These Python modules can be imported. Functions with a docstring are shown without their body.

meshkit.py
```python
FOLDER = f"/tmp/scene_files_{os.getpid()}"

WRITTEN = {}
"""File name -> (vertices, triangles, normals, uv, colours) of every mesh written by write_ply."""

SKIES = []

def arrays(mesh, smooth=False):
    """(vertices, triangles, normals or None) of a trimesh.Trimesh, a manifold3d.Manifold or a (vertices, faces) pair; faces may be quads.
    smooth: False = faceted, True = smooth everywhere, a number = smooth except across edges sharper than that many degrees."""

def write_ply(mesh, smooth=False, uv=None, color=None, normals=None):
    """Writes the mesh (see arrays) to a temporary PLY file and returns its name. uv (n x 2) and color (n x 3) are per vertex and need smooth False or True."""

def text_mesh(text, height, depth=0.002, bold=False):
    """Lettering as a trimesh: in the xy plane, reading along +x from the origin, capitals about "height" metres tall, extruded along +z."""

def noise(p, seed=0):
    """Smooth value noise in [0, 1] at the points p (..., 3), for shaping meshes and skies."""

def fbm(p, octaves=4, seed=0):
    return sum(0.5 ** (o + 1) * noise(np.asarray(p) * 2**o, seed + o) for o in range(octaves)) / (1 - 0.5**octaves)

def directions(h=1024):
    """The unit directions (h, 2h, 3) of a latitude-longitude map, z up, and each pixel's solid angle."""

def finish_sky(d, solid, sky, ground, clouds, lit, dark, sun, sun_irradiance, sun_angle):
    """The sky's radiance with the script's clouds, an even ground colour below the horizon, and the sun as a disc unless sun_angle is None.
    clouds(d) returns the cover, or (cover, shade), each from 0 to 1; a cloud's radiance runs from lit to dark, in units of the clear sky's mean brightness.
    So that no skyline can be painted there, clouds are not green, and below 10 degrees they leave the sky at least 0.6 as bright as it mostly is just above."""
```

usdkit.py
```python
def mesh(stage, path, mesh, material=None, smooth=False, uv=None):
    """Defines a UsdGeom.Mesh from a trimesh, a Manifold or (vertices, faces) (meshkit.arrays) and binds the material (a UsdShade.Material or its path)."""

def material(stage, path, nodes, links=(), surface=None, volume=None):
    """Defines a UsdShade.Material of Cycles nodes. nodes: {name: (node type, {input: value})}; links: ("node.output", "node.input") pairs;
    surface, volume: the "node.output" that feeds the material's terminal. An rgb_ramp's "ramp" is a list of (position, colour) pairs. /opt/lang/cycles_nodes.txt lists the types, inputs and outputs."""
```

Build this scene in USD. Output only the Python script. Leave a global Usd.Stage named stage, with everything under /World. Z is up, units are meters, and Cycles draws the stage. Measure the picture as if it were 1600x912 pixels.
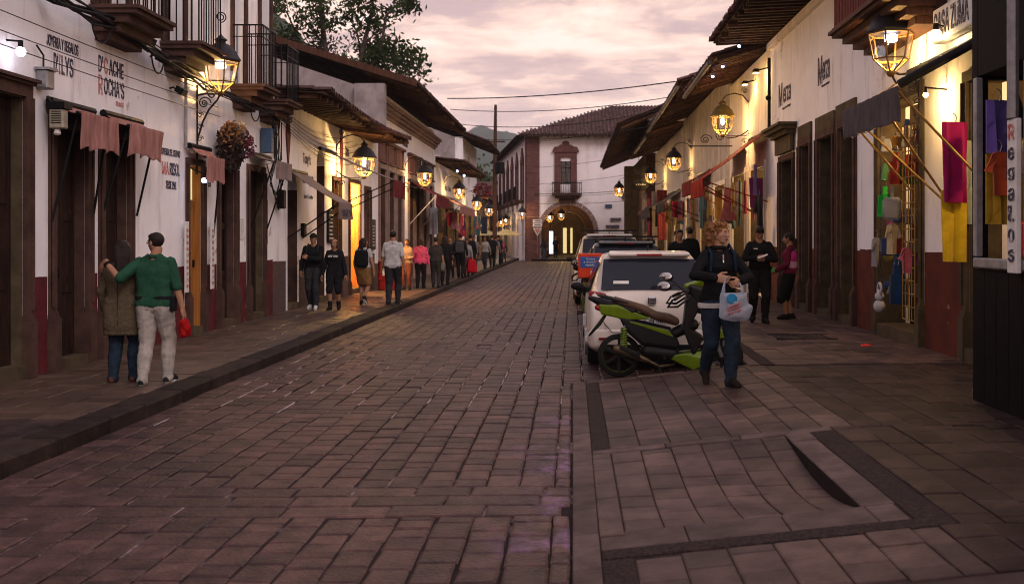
import math, random
import numpy as np, trimesh, manifold3d, shapely
from shapely.geometry import Polygon, box as sbox
from shapely.ops import unary_union
from pxr import Usd, UsdGeom, UsdLux, UsdShade, Sdf, Gf, Vt
import usdkit, meshkit
MF = manifold3d.Manifold

stage = Usd.Stage.CreateInMemory()
UsdGeom.SetStageUpAxis(stage, UsdGeom.Tokens.z)
UsdGeom.SetStageMetersPerUnit(stage, 1.0)
UsdGeom.Xform.Define(stage, '/World')
UsdGeom.Scope.Define(stage, '/World/Looks')

# ---------------------------------------------------------------- camera
EYE = 1.75
cam = UsdGeom.Camera.Define(stage, '/World/camera')
cam.CreateHorizontalApertureAttr(36.0)
cam.CreateVerticalApertureAttr(36.0 * 583 / 1024)
cam.CreateFocalLengthAttr(36.0)
cam.CreateHorizontalApertureOffsetAttr(-36.0 * 95 / 1600)
cam.CreateVerticalApertureOffsetAttr(-36.0 * 86 / 1600)
cam.CreateFStopAttr(2.8)
cam.CreateFocusDistanceAttr(13.5)
cam.CreateExposureAttr(0.22)
_x = UsdGeom.Xformable(cam)
_x.AddTranslateOp().Set(Gf.Vec3d(0, 0, EYE))
_x.AddRotateXOp().Set(90.0)

# ---------------------------------------------------------------- sky and the last light
SUN = np.array([0.42, -0.62, 0.55]); SUN /= np.linalg.norm(SUN)
SKY_STRENGTH = 0.112
usdkit.material(stage, '/World/Looks/sky', {
    "tc": ("texture_coordinate", {}),
    "sep": ("separate_xyz", {}),
    "zc": ("math", {"math_type": "maximum", "value2": 0.0}),
    "za": ("math", {"math_type": "add", "value2": 0.16}),
    "dx": ("math", {"math_type": "divide"}), "dy": ("math", {"math_type": "divide"}),
    "comb": ("combine_xyz", {"z": 3.7}),
    "mp": ("mapping", {"scale": (1.4, 1.9, 1.0), "rotation": (0, 0, 0.25), "location": (0.9, 0.4, 0)}),
    "n": ("noise_texture", {"scale": 1.75, "detail": 8.0, "roughness": 0.60, "distortion": 0.25}),
    "r": ("rgb_ramp", {"ramp": [(0.0, (5.0, 3.5, 3.6)), (0.40, (5.4, 3.75, 3.75)), (0.46, (6.9, 4.75, 4.3)), (0.51, (9.4, 6.5, 5.4)), (0.57, (10.6, 7.9, 6.5)), (0.63, (11.2, 9.1, 7.8)), (1.0, (11.2, 9.1, 7.8))]}),
    "gl": ("map_range", {"from_min": 0.0, "from_max": 0.30, "to_min": 0.55, "to_max": 0.0, "clamp": True}),
    "peach": ("mix", {"mix_type": "mix", "color2": (9.2, 6.1, 5.0)}),
    "zt": ("map_range", {"from_min": 0.26, "from_max": 0.60, "to_min": 0.0, "to_max": 0.9, "clamp": True}),
    "zen": ("mix", {"mix_type": "mix", "color2": (6.0, 5.2, 5.9)}),
    "sky": ("sky_texture", {"sky_type": "single_scattering", "sun_disc": False, "sun_elevation": math.asin(SUN[2]), "sun_rotation": math.atan2(SUN[0], SUN[1]), "altitude": 2100.0}),
    "mx": ("mix", {"mix_type": "mix", "fac": 0.93}),
    "bg": ("background_shader", {"strength": SKY_STRENGTH}),
}, [("tc.generated", "sep.vector"), ("sep.z", "zc.value1"), ("zc.value", "za.value1"),
    ("sep.x", "dx.value1"), ("za.value", "dx.value2"), ("sep.y", "dy.value1"), ("za.value", "dy.value2"),
    ("dx.value", "comb.x"), ("dy.value", "comb.y"), ("comb.vector", "mp.vector"), ("mp.vector", "n.vector"),
    ("n.fac", "r.fac"), ("zc.value", "gl.value"), ("gl.result", "peach.fac"), ("r.color", "peach.color1"),
    ("zc.value", "zt.value"), ("zt.result", "zen.fac"), ("peach.color", "zen.color1"), ("sky.color", "mx.color1"), ("zen.color", "mx.color2"), ("mx.color", "bg.color")], surface="bg.background")
dome = UsdLux.DomeLight.Define(stage, '/World/sky')
UsdShade.MaterialBindingAPI.Apply(dome.GetPrim()).Bind(UsdShade.Material.Get(stage, '/World/Looks/sky'))
dome.GetPrim().SetCustomDataByKey('kind', 'structure')
sun = UsdLux.DistantLight.Define(stage, '/World/sun')
sun.CreateIntensityAttr(0.32); sun.CreateAngleAttr(25.0); sun.CreateNormalizeAttr(True)
sun.CreateColorAttr(Gf.Vec3f(1.0, 0.86, 0.84))
_up = Gf.Rotation(Gf.Vec3d(0, 0, 1), Gf.Vec3d(*map(float, SUN)))
UsdGeom.Xformable(sun).AddTransformOp().Set(Gf.Matrix4d().SetRotate(_up))

# ---------------------------------------------------------------- helpers
USED, BASE = {}, {}
def uniq(parent, name):
    k = parent + '/' + name
    n = USED.get(k, 0); USED[k] = n + 1
    return k if n == 0 else f'{k}_{n:03d}'

def A(m):
    """any mesh -> (v, f)"""
    if hasattr(m, 'to_mesh'):
        q = m.to_mesh(); return np.asarray(q.vert_properties[:, :3], float), np.asarray(q.tri_verts, int)
    if isinstance(m, trimesh.Trimesh): return np.asarray(m.vertices), np.asarray(m.faces)
    v, f = np.asarray(m[0], float), np.asarray(m[1], int)
    if f.shape[1] == 4: f = np.vstack([f[:, [0, 1, 2]], f[:, [0, 2, 3]]])
    return v, f
def cat(ms):
    vs, fs, n = [], [], 0
    for m in ms:
        v, f = A(m); vs.append(v); fs.append(f + n); n += len(v)
    return np.vstack(vs), np.vstack(fs)
def xf(m, M):
    v, f = A(m); M = np.asarray(M, float)
    w = v @ M[:3, :3].T + (M[:3, 3] if M.shape[1] > 3 else 0)
    if np.linalg.det(M[:3, :3]) < 0: f = f[:, ::-1]
    return w, f
def mv(m, x=0, y=0, z=0):
    v, f = A(m); return v + np.array([x, y, z], float), f
def sc(m, sx, sy=None, sz=None):
    sy = sx if sy is None else sy; sz = sx if sz is None else sz
    return xf(m, np.diag([sx, sy, sz]))
def rotm(axis, deg):
    return trimesh.transformations.rotation_matrix(math.radians(deg), axis)[:3, :3]
def rot(m, axis, deg): return xf(m, rotm(axis, deg))

_BF = np.array([[0,3,2,1],[4,5,6,7],[0,1,5,4],[1,2,6,5],[2,3,7,6],[3,0,4,7]])
def bx(x0, x1, y0, y1, z0, z1):
    x0, x1 = min(x0, x1), max(x0, x1); y0, y1 = min(y0, y1), max(y0, y1); z0, z1 = min(z0, z1), max(z0, z1)
    v = np.array([[x0,y0,z0],[x1,y0,z0],[x1,y1,z0],[x0,y1,z0],[x0,y0,z1],[x1,y0,z1],[x1,y1,z1],[x0,y1,z1]], float)
    return A((v, _BF))
def rbx(x0, x1, y0, y1, z0, z1, c=0.01):
    """box with chamfered edges"""
    c = min(c, (x1-x0)*.45, (y1-y0)*.45, (z1-z0)*.45)
    pts = []
    for a in (0, 1):
        for b in (0, 1):
            for d in (0, 1):
                X = (x0, x1)[a]; Y = (y0, y1)[b]; Z = (z0, z1)[d]
                sx = c if a == 0 else -c; sy = c if b == 0 else -c; sz = c if d == 0 else -c
                pts += [(X, Y+sy, Z+sz), (X+sx, Y, Z+sz), (X+sx, Y+sy, Z)]
    return A(MF.hull_points(np.array(pts)))
def hullp(pts): return A(MF.hull_points(np.array(pts, float)))
def tube(p, r, n=6, caps=True):
    """a tube along points p"""
    p = np.asarray(p, float); k = len(p); r = np.broadcast_to(np.asarray(r, float), (k,))
    t = np.gradient(p, axis=0) if k > 2 else np.repeat((p[1]-p[0])[None], k, 0)
    t /= np.maximum(np.linalg.norm(t, axis=1, keepdims=True), 1e-9)
    up = np.array([0, 0, 1.0]) if abs(t[0, 2]) < 0.9 else np.array([1.0, 0, 0])
    vs = []; u = np.cross(up, t[0]); u /= np.linalg.norm(u)
    a = np.arange(n) * 2 * math.pi / n
    for i in range(k):
        u = u - t[i] * (u @ t[i]); u /= max(np.linalg.norm(u), 1e-9); w = np.cross(t[i], u)
        vs.append(p[i] + r[i] * (np.cos(a)[:, None] * u + np.sin(a)[:, None] * w))
    v = np.vstack(vs); f = []
    for i in range(k-1):
        for j in range(n):
            q = (j+1) % n
            f.append([i*n+j, i*n+q, (i+1)*n+q, (i+1)*n+j])
    f = np.array(f); f = np.vstack([f[:, [0,1,2]], f[:, [0,2,3]]])
    if caps:
        f = np.vstack([f] + [[[0, j+1, j]] for j in range(1, n-1)] + [[[(k-1)*n, (k-1)*n+j, (k-1)*n+j+1]] for j in range(1, n-1)])
    return v, f
def bar(a, b, w=0.03, h=None):
    h = w if h is None else h
    a, b = np.array(a, float), np.array(b, float); d = b-a; L = np.linalg.norm(d); d /= L
    up = np.array([0, 0, 1.0]) if abs(d[2]) < 0.95 else np.array([0, 1.0, 0])
    s = np.cross(d, up); s /= np.linalg.norm(s); u = np.cross(s, d)
    v = [a*(1-t)+b*t + s*i*w/2 + u*j*h/2 for t in (0, 1) for i, j in ((-1,-1),(1,-1),(1,1),(-1,1))]
    return A((np.array(v), _BF[:, ::-1]))
def rev(profile, n=16):
    """lathe: profile of (r, z)"""
    pr = np.asarray(profile, float); k = len(pr); a = np.arange(n)*2*math.pi/n
    v = np.concatenate([np.stack([r*np.cos(a), r*np.sin(a), np.full(n, z)], 1) for r, z in pr])
    f = [[i*n+j, i*n+(j+1) % n, (i+1)*n+(j+1) % n, (i+1)*n+j] for i in range(k-1) for j in range(n)]
    return A((v, np.array(f)))
def ball(r, c=(0,0,0), sub=2, s=(1,1,1)):
    m = trimesh.creation.icosphere(sub, r); return np.asarray(m.vertices)*np.array(s)+np.array(c), np.asarray(m.faces)
def ext(poly, d):
    return A(trimesh.creation.extrude_polygon(poly, d, engine='earcut'))

def define(path, m, mat, smooth=False, tone=None, uvs=None):
    if tone is not None:
        v, f = A(m); tone = np.asarray(tone, float)
        p = usdkit.mesh(stage, path, (v, f), mat, False)
        UsdGeom.PrimvarsAPI(p).CreatePrimvar('tone', Sdf.ValueTypeNames.FloatArray, 'vertex').Set(Vt.FloatArray.FromNumpy(np.broadcast_to(tone, (len(v),)).astype(np.float32)))
        return path
    usdkit.mesh(stage, path, A(m), mat, smooth)
    return path
def tag(path, label=None, cat_=None, group=None, kind=None):
    p = stage.GetPrimAtPath(path)
    for k, v in (('label', label), ('category', cat_), ('group', group), ('kind', kind)):
        if v: p.SetCustomDataByKey(k, v)
    return path
def thing(name, label=None, cat_=None, loc=(0,0,0), rz=0.0, group=None, kind=None, scale=None):
    path = uniq('/World', name)
    x = UsdGeom.Xform.Define(stage, path)
    x.AddTranslateOp().Set(Gf.Vec3d(*map(float, loc)))
    if rz: x.AddRotateZOp().Set(float(rz))
    if scale: x.AddScaleOp().Set(Gf.Vec3f(*([float(scale)]*3 if np.ndim(scale) == 0 else map(float, scale))))
    BASE[path] = np.array(loc, float)
    return tag(path, label, cat_, group, kind)
def P(t, name, m, mat, smooth=False, label=None, tone=None, kind=None):
    """a part in its thing's own coordinates"""
    path = uniq(t, name); define(path, m, mat, smooth, tone)
    BASE[path] = np.zeros(3)
    if label or kind: tag(path, label, kind=kind)
    return path
def W(t, name, m, mat, smooth=False, label=None, tone=None, kind=None):
    """a part given in world coordinates under an unrotated thing"""
    v, f = A(m); root = '/'.join(t.split('/')[:3])
    return P(t, name, (v - BASE[root], f), mat, smooth, label, tone, kind)
def struct(name, m, mat, smooth=False, tone=None):
    path = uniq('/World', name); define(path, m, mat, smooth, tone); BASE[path] = np.zeros(3)
    return tag(path, kind='structure')
def one(name, m, mat, label, cat_, smooth=False, group=None, kind=None, loc=None):
    path = uniq('/World', name); v, f = A(m)
    define(path, (v, f), mat, smooth); BASE[path] = np.zeros(3)
    return tag(path, label, cat_, group, kind)
def copy_of(src, name, loc, rz=0, label=None, cat_=None, group=None, scale=None):
    path = uniq('/World', name)
    x = UsdGeom.Xform.Define(stage, path)
    pr = x.GetPrim(); pr.GetReferences().AddInternalReference(Sdf.Path(src)); pr.SetInstanceable(True)
    x.ClearXformOpOrder()
    for a in ('xformOp:translate', 'xformOp:rotateZ', 'xformOp:scale'):
        pass
    M = Gf.Matrix4d(1.0)
    S = Gf.Matrix4d(1.0)
    if scale is not None:
        S.SetScale(Gf.Vec3d(*([float(scale)]*3 if np.ndim(scale) == 0 else map(float, scale))))
    R = Gf.Matrix4d(1.0); R.SetRotate(Gf.Rotation(Gf.Vec3d(0, 0, 1), float(rz)))
    T = Gf.Matrix4d(1.0); T.SetTranslate(Gf.Vec3d(*map(float, loc)))
    x.AddTransformOp().Set(S * R * T)
    BASE[path] = np.array(loc, float)
    return tag(path, label, cat_, group)

# ---------------------------------------------------------------- materials
MATS = {}
def mt(name, c1, c2=None, scale=6.0, rough=0.75, bump=0.0, bscale=60.0, metal=0.0, tone=0.0, spec=0.12, stretch=(1,1,1), lo=0.35, hi=0.65, detail=5.0, world=False, bdist=0.01, dirt=None, peel=None, coat=0.0, sheen=0.0, trans=0.0):
    c1 = tuple(c1); c2 = tuple(c2) if c2 is not None else tuple(x*0.72 for x in c1)
    n = {"tc": ("texture_coordinate", {}), "geo": ("geometry", {}),
         "mp": ("mapping", {"scale": stretch}),
         "n": ("noise_texture", {"scale": scale, "detail": detail, "roughness": 0.6}),
         "r": ("rgb_ramp", {"ramp": [(0, c2), (lo, c2), (hi, c1), (1, c1)]}),
         "p": ("principled_bsdf", {"roughness": rough, "metallic": metal, "specular_ior_level": spec, "coat_weight": coat, "sheen_weight": sheen})}
    src = "geo.position" if world else "tc.object"
    l = [(src, "mp.vector"), ("mp.vector", "n.vector"), ("n.fac", "r.fac")]
    out = "r.color"
    if tone:
        n["at"] = ("attribute", {"attribute": "tone"})
        n["tr"] = ("map_range", {"from_min": 0.0, "from_max": 1.0, "to_min": 1.0-tone, "to_max": 1.0+tone})
        n["tm"] = ("mix", {"mix_type": "multiply", "fac": 1.0})
        l += [("at.fac", "tr.value"), (out, "tm.color1"), ("tr.result", "tm.color2")]; out = "tm.color"
    if dirt:   # (colour, scale, lo, hi, stretch) a second layer of stains
        n["dm"] = ("mapping", {"scale": dirt[4]})
        n["dn"] = ("noise_texture", {"scale": dirt[1], "detail": 6.0, "roughness": 0.65})
        n["dr"] = ("map_range", {"from_min": dirt[2], "from_max": dirt[3], "to_min": 0.0, "to_max": 1.0, "clamp": True})
        n["dx"] = ("mix", {"mix_type": "mix", "color2": dirt[0]})
        l += [(src, "dm.vector"), ("dm.vector", "dn.vector"), ("dn.fac", "dr.value"), ("dr.result", "dx.fac"), (out, "dx.color1")]; out = "dx.color"
    if peel:   # (colour, scale, lo, hi) sharp edged patches where a coat has come off
        n["pn"] = ("noise_texture", {"scale": peel[1], "detail": 9.0, "roughness": 0.7, "distortion": 0.6})
        n["pr"] = ("map_range", {"from_min": peel[2], "from_max": peel[3], "to_min": 0.0, "to_max": 1.0, "clamp": True})
        n["px"] = ("mix", {"mix_type": "mix", "color2": peel[0]})
        l += [("geo.position", "pn.vector"), ("pn.fac", "pr.value"), ("pr.result", "px.fac"), (out, "px.color1")]; out = "px.color"
    l.append((out, "p.base_color"))
    if bump:
        n["bn"] = ("noise_texture", {"scale": bscale, "detail": 5.0})
        n["b"] = ("bump", {"strength": bump, "distance": bdist})
        l += [("mp.vector", "bn.vector"), ("bn.fac", "b.height"), ("b.normal", "p.normal")]
    surf = "p.BSDF"
    if trans:
        n["tl"] = ("translucent_bsdf", {}); n["mxs"] = ("mix_closure", {"fac": trans})
        l += [(out, "tl.color"), ("p.BSDF", "mxs.closure1"), ("tl.BSDF", "mxs.closure2")]; surf = "mxs.closure"
    MATS[name] = usdkit.material(stage, '/World/Looks/' + name, n, l, surface=surf)
    return MATS[name]
def emit(name, c, s):
    MATS[name] = usdkit.material(stage, '/World/Looks/' + name, {"e": ("emission", {"color": c, "strength": s})}, [], surface="e.emission")
def pane(name, tint=(1,1,1), rough=0.05, gloss=(1,1,1), ior=1.5):
    MATS[name] = usdkit.material(stage, '/World/Looks/' + name, {
        "t": ("transparent_bsdf", {"color": tint}), "g": ("glossy_bsdf", {"color": gloss, "roughness": rough}),
        "f": ("fresnel", {"IOR": ior}), "m": ("mix_closure", {})},
        [("f.fac", "m.fac"), ("t.BSDF", "m.closure1"), ("g.BSDF", "m.closure2")], surface="m.closure")

ST = (1, 1, 0.25)
mt('white_plaster', (0.80, 0.775, 0.80), (0.73, 0.70, 0.725), 1.3, 0.9, 0.35, 30, dirt=((0.40, 0.34, 0.33), 1.5, 0.54, 0.80, (2.4, 2.4, 0.40)), spec=0.1, peel=((0.50, 0.42, 0.38), 0.9, 0.635, 0.655))
mt('cream_plaster', (0.76, 0.70, 0.63), (0.68, 0.61, 0.54), 1.5, 0.9, 0.35, 30, dirt=((0.38, 0.31, 0.27), 1.3, 0.52, 0.78, (2.2, 2.2, 0.45)), spec=0.1)
mt('weathered_plaster', (0.50, 0.45, 0.42), (0.36, 0.32, 0.30), 1.4, 0.9, 0.45, 25, dirt=((0.20, 0.165, 0.15), 1.2, 0.48, 0.74, (2, 2, 0.5)), peel=((0.25, 0.2, 0.18), 1.1, 0.60, 0.63))
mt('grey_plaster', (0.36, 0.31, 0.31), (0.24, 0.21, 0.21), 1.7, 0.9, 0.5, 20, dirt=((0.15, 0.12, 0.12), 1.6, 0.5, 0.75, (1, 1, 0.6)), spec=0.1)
mt('red_dado', (0.115, 0.018, 0.024), (0.075, 0.012, 0.017), 3.0, 0.8, 0.5, 50, dirt=((0.04, 0.020, 0.020), 2.2, 0.48, 0.72, (1.2, 1.2, 0.8)), spec=0.1, peel=((0.26, 0.17, 0.16), 1.6, 0.64, 0.66))
mt('brick_red_dado', (0.12, 0.028, 0.016), (0.08, 0.019, 0.012), 3.0, 0.8, 0.4, 50, dirt=((0.05, 0.022, 0.018), 2.0, 0.5, 0.75, (1.2, 1.2, 0.8)), spec=0.1, peel=((0.25, 0.15, 0.12), 1.5, 0.65, 0.67))
mt('granite_dado', (0.13, 0.085, 0.080), (0.045, 0.030, 0.030), 22, 0.7, 0.6, 40, detail=6, spec=0.12)
mt('cantera', (0.080, 0.042, 0.033), (0.045, 0.024, 0.019), 4.0, 0.85, 0.5, 55, dirt=((0.10, 0.06, 0.05), 1.8, 0.55, 0.8, (1.3, 1.3, 0.6)), spec=0.1)
mt('cantera_red', (0.145, 0.066, 0.060), (0.100, 0.046, 0.043), 4.0, 0.85, 0.5, 55, spec=0.1)
mt('khaki_stone', (0.092, 0.068, 0.040), (0.052, 0.038, 0.023), 4.0, 0.85, 0.5, 45, dirt=((0.06, 0.045, 0.03), 1.4, 0.5, 0.8, (1.3, 1.3, 0.5)), spec=0.1)
mt('dark_wood', (0.030, 0.015, 0.011), (0.014, 0.007, 0.006), 5.0, 0.6, 0.4, 40, stretch=(4, 4, 0.4))
mt('brown_wood', (0.085, 0.036, 0.021), (0.042, 0.018, 0.011), 5.0, 0.6, 0.4, 40, stretch=(4, 4, 0.4))
mt('ochre_wood', (0.36, 0.15, 0.035), (0.24, 0.09, 0.02), 4.0, 0.55, 0.3, 40, stretch=(4, 4, 0.4))
mt('rafter_wood', (0.105, 0.052, 0.034), (0.040, 0.020, 0.014), 6.0, 0.8, 0.5, 40, stretch=(0.6, 3, 3), tone=0.45)
mt('board_wood', (0.050, 0.026, 0.018), (0.020, 0.011, 0.008), 6.0, 0.85, 0.5, 40, stretch=(0.6, 3, 3), tone=0.4)
mt('roof_clay', (0.115, 0.060, 0.052), (0.055, 0.033, 0.032), 3.0, 0.9, 0.5, 40, tone=0.4, dirt=((0.05, 0.04, 0.04), 2.5, 0.5, 0.75, (1, 1, 1)), spec=0.1)
mt('cantera_pale', (0.26, 0.175, 0.155), (0.18, 0.12, 0.105), 3.0, 0.85, 0.4, 30)
mt('pale_mortar', (0.46, 0.37, 0.37), (0.20, 0.15, 0.15), 6, 0.9, detail=6)
mt('black_iron', (0.010, 0.009, 0.010), (0.006, 0.005, 0.006), 20, 0.5, 0.2, 80, metal=0.2, spec=.12)
mt('cable_black', (0.016, 0.015, 0.017), None, 20, 0.6)
mt('grey_metal', (0.30, 0.29, 0.30), (0.20, 0.19, 0.20), 10, 0.45, metal=0.6)
mt('green_paint', (0.05, 0.20, 0.05), (0.03, 0.12, 0.03), 5.0, 0.55)
mt('white_paint', (0.62, 0.58, 0.55), (0.48, 0.44, 0.41), 8, 0.6)
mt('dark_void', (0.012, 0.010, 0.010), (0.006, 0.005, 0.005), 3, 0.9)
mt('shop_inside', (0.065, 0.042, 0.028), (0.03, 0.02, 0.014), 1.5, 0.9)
mt('letter_ink', (0.050, 0.040, 0.060), (0.50, 0.46, 0.47), 22, 0.85, lo=0.34, hi=0.46, detail=8)
mt('letter_red', (0.40, 0.11, 0.10), (0.6, 0.45, 0.44), 22, 0.85, lo=.36, hi=.52, detail=8)
mt('awning_rose', (0.44, 0.23, 0.20), (0.28, 0.12, 0.105), 5, 0.85, 0.3, 80, stretch=(3, 3, 0.5), trans=0.25)
mt('awning_wine', (0.17, 0.030, 0.032), (0.10, 0.016, 0.018), 5, 0.85, 0.3, 80, stretch=(3, 3, 0.5), trans=0.2)
mt('awning_grey', (0.125, 0.10, 0.105), (0.075, 0.06, 0.065), 5, 0.85, 0.3, 80, stretch=(3, 3, 0.5), trans=0.15)
mt('awning_taupe', (0.26, 0.19, 0.175), (0.17, 0.12, 0.11), 5, 0.85, 0.3, 80, stretch=(3, 3, 0.5), trans=0.15)
mt('awning_white', (0.55, 0.50, 0.47), (0.42, 0.37, 0.34), 5, 0.85, 0.3, 80, trans=0.2)
mt('awning_red', (0.30, 0.030, 0.022), (0.18, 0.018, 0.014), 5, 0.8, 0.3, 80, trans=0.2)
pane('lamp_glass', (0.97, 0.94, 0.88), 0.02, ior=1.25)
pane('window_glass', (0.55, 0.56, 0.58), 0.03)
pane('car_glass', (0.10, 0.11, 0.13), 0.02, (1, 1, 1), 1.75)
emit('bulb_white', (0.86, 0.84, 1.0), 14.0)
emit('bulb_warm', (1.0, 0.62, 0.22), 10.0)
emit('bulb_blue', (0.45, 0.55, 1.0), 9.0)
emit('screen_lit', (0.75, 0.82, 1.0), 1.6)
emit('panel_lit', (1.0, 0.72, 0.32), 0.8)

def lamp_light(name_parent, p, power, color=(1.0, 0.60, 0.20), r=0.028):
    """the light of a lamp, or an added light with no lamp in view"""
    path = uniq(name_parent, 'lamp_light')
    s = UsdLux.SphereLight.Define(stage, path)
    s.CreateRadiusAttr(r); s.CreateIntensityAttr(float(power)); s.CreateNormalizeAttr(True)
    s.CreateColorAttr(Gf.Vec3f(*color))
    UsdGeom.Xformable(s).AddTranslateOp().Set(Gf.Vec3d(*map(float, p)))
    return path

LW, RW = -6.34, 4.75           # the two house fronts
LZ, RZ = 0.12, 0.26            # pavement levels at the house fronts
def yl(px): return 1600*6.34/(895-px)          # distance along the left front
def yr(px): return 1600*4.75/(px-895)          # ... and along the right one
def zat(py, y): return EYE + (370-py)*y/1600
def fb(s, y0, y1, z0, z1, d0, d1):
    """box on a house front: along the street, height, depth out from the wall; s=-1 left, +1 right"""
    X = LW if s < 0 else RW
    return bx(X - s*d0, X - s*d1, y0, y1, z0, z1)
def fmap(s, m):
    """(y, z, d) mesh -> world on a front"""
    v, f = A(m); X = LW if s < 0 else RW
    w = np.stack([X - s*v[:, 2], v[:, 0], v[:, 1]], 1)
    return (w, f) if s < 0 else (w, f[:, ::-1])

# ================================================================ THE SETTING
rng = np.random.default_rng(7)
mt('earth', (0.10, 0.075, 0.065), (0.06, 0.045, 0.04), 0.4, 0.95)
mt('mortar', (0.42, 0.32, 0.32), (0.020, 0.012, 0.014), 0.55, 0.9, 0.6, 60, detail=6, lo=0.53, hi=0.66, dirt=((0.014, 0.008, 0.010), 6.0, 0.46, 0.60, (1, 1, 1)))
mt('road_stone', (0.076, 0.037, 0.033), (0.027, 0.013, 0.0125), 5.0, 0.52, 0.8, 38, tone=0.42, detail=8, bdist=0.016, dirt=((0.018, 0.010, 0.012), 0.45, 0.5, 0.75, (1.6, 0.5, 1)), spec=0.2)
mt('pave_shaded', (0.045, 0.026, 0.022), (0.020, 0.0115, 0.010), 4.0, 0.56, 0.7, 45, tone=0.35, detail=7, bdist=0.008, dirt=((0.012, 0.007, 0.007), 0.6, 0.5, 0.75, (1, 1, 1)), spec=0.1)  # darker tiles by the shops; shade there is put into their colour
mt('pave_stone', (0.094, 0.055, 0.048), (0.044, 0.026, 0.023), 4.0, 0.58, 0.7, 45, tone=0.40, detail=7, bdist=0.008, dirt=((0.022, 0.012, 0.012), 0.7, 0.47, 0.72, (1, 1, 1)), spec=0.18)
mt('left_pave_stone', (0.088, 0.054, 0.040), (0.042, 0.026, 0.020), 4.0, 0.42, 0.6, 45, tone=0.28, detail=7, bdist=0.006, dirt=((0.05, 0.032, 0.028), 0.8, 0.5, 0.75, (1, 1, 1)), spec=0.3)
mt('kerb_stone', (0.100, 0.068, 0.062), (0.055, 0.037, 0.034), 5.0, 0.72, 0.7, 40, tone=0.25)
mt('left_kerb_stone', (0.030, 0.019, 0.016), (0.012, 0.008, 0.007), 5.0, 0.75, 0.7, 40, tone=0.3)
mt('pebble_strip', (0.040, 0.025, 0.023), (0.012, 0.008, 0.008), 45.0, 0.8, 1.0, 55, detail=3, bdist=0.02)
mt('joint_dark', (0.050, 0.033, 0.030), (0.014, 0.009, 0.009), 3.0, 0.9, 0.5, 60, detail=7)
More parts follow.
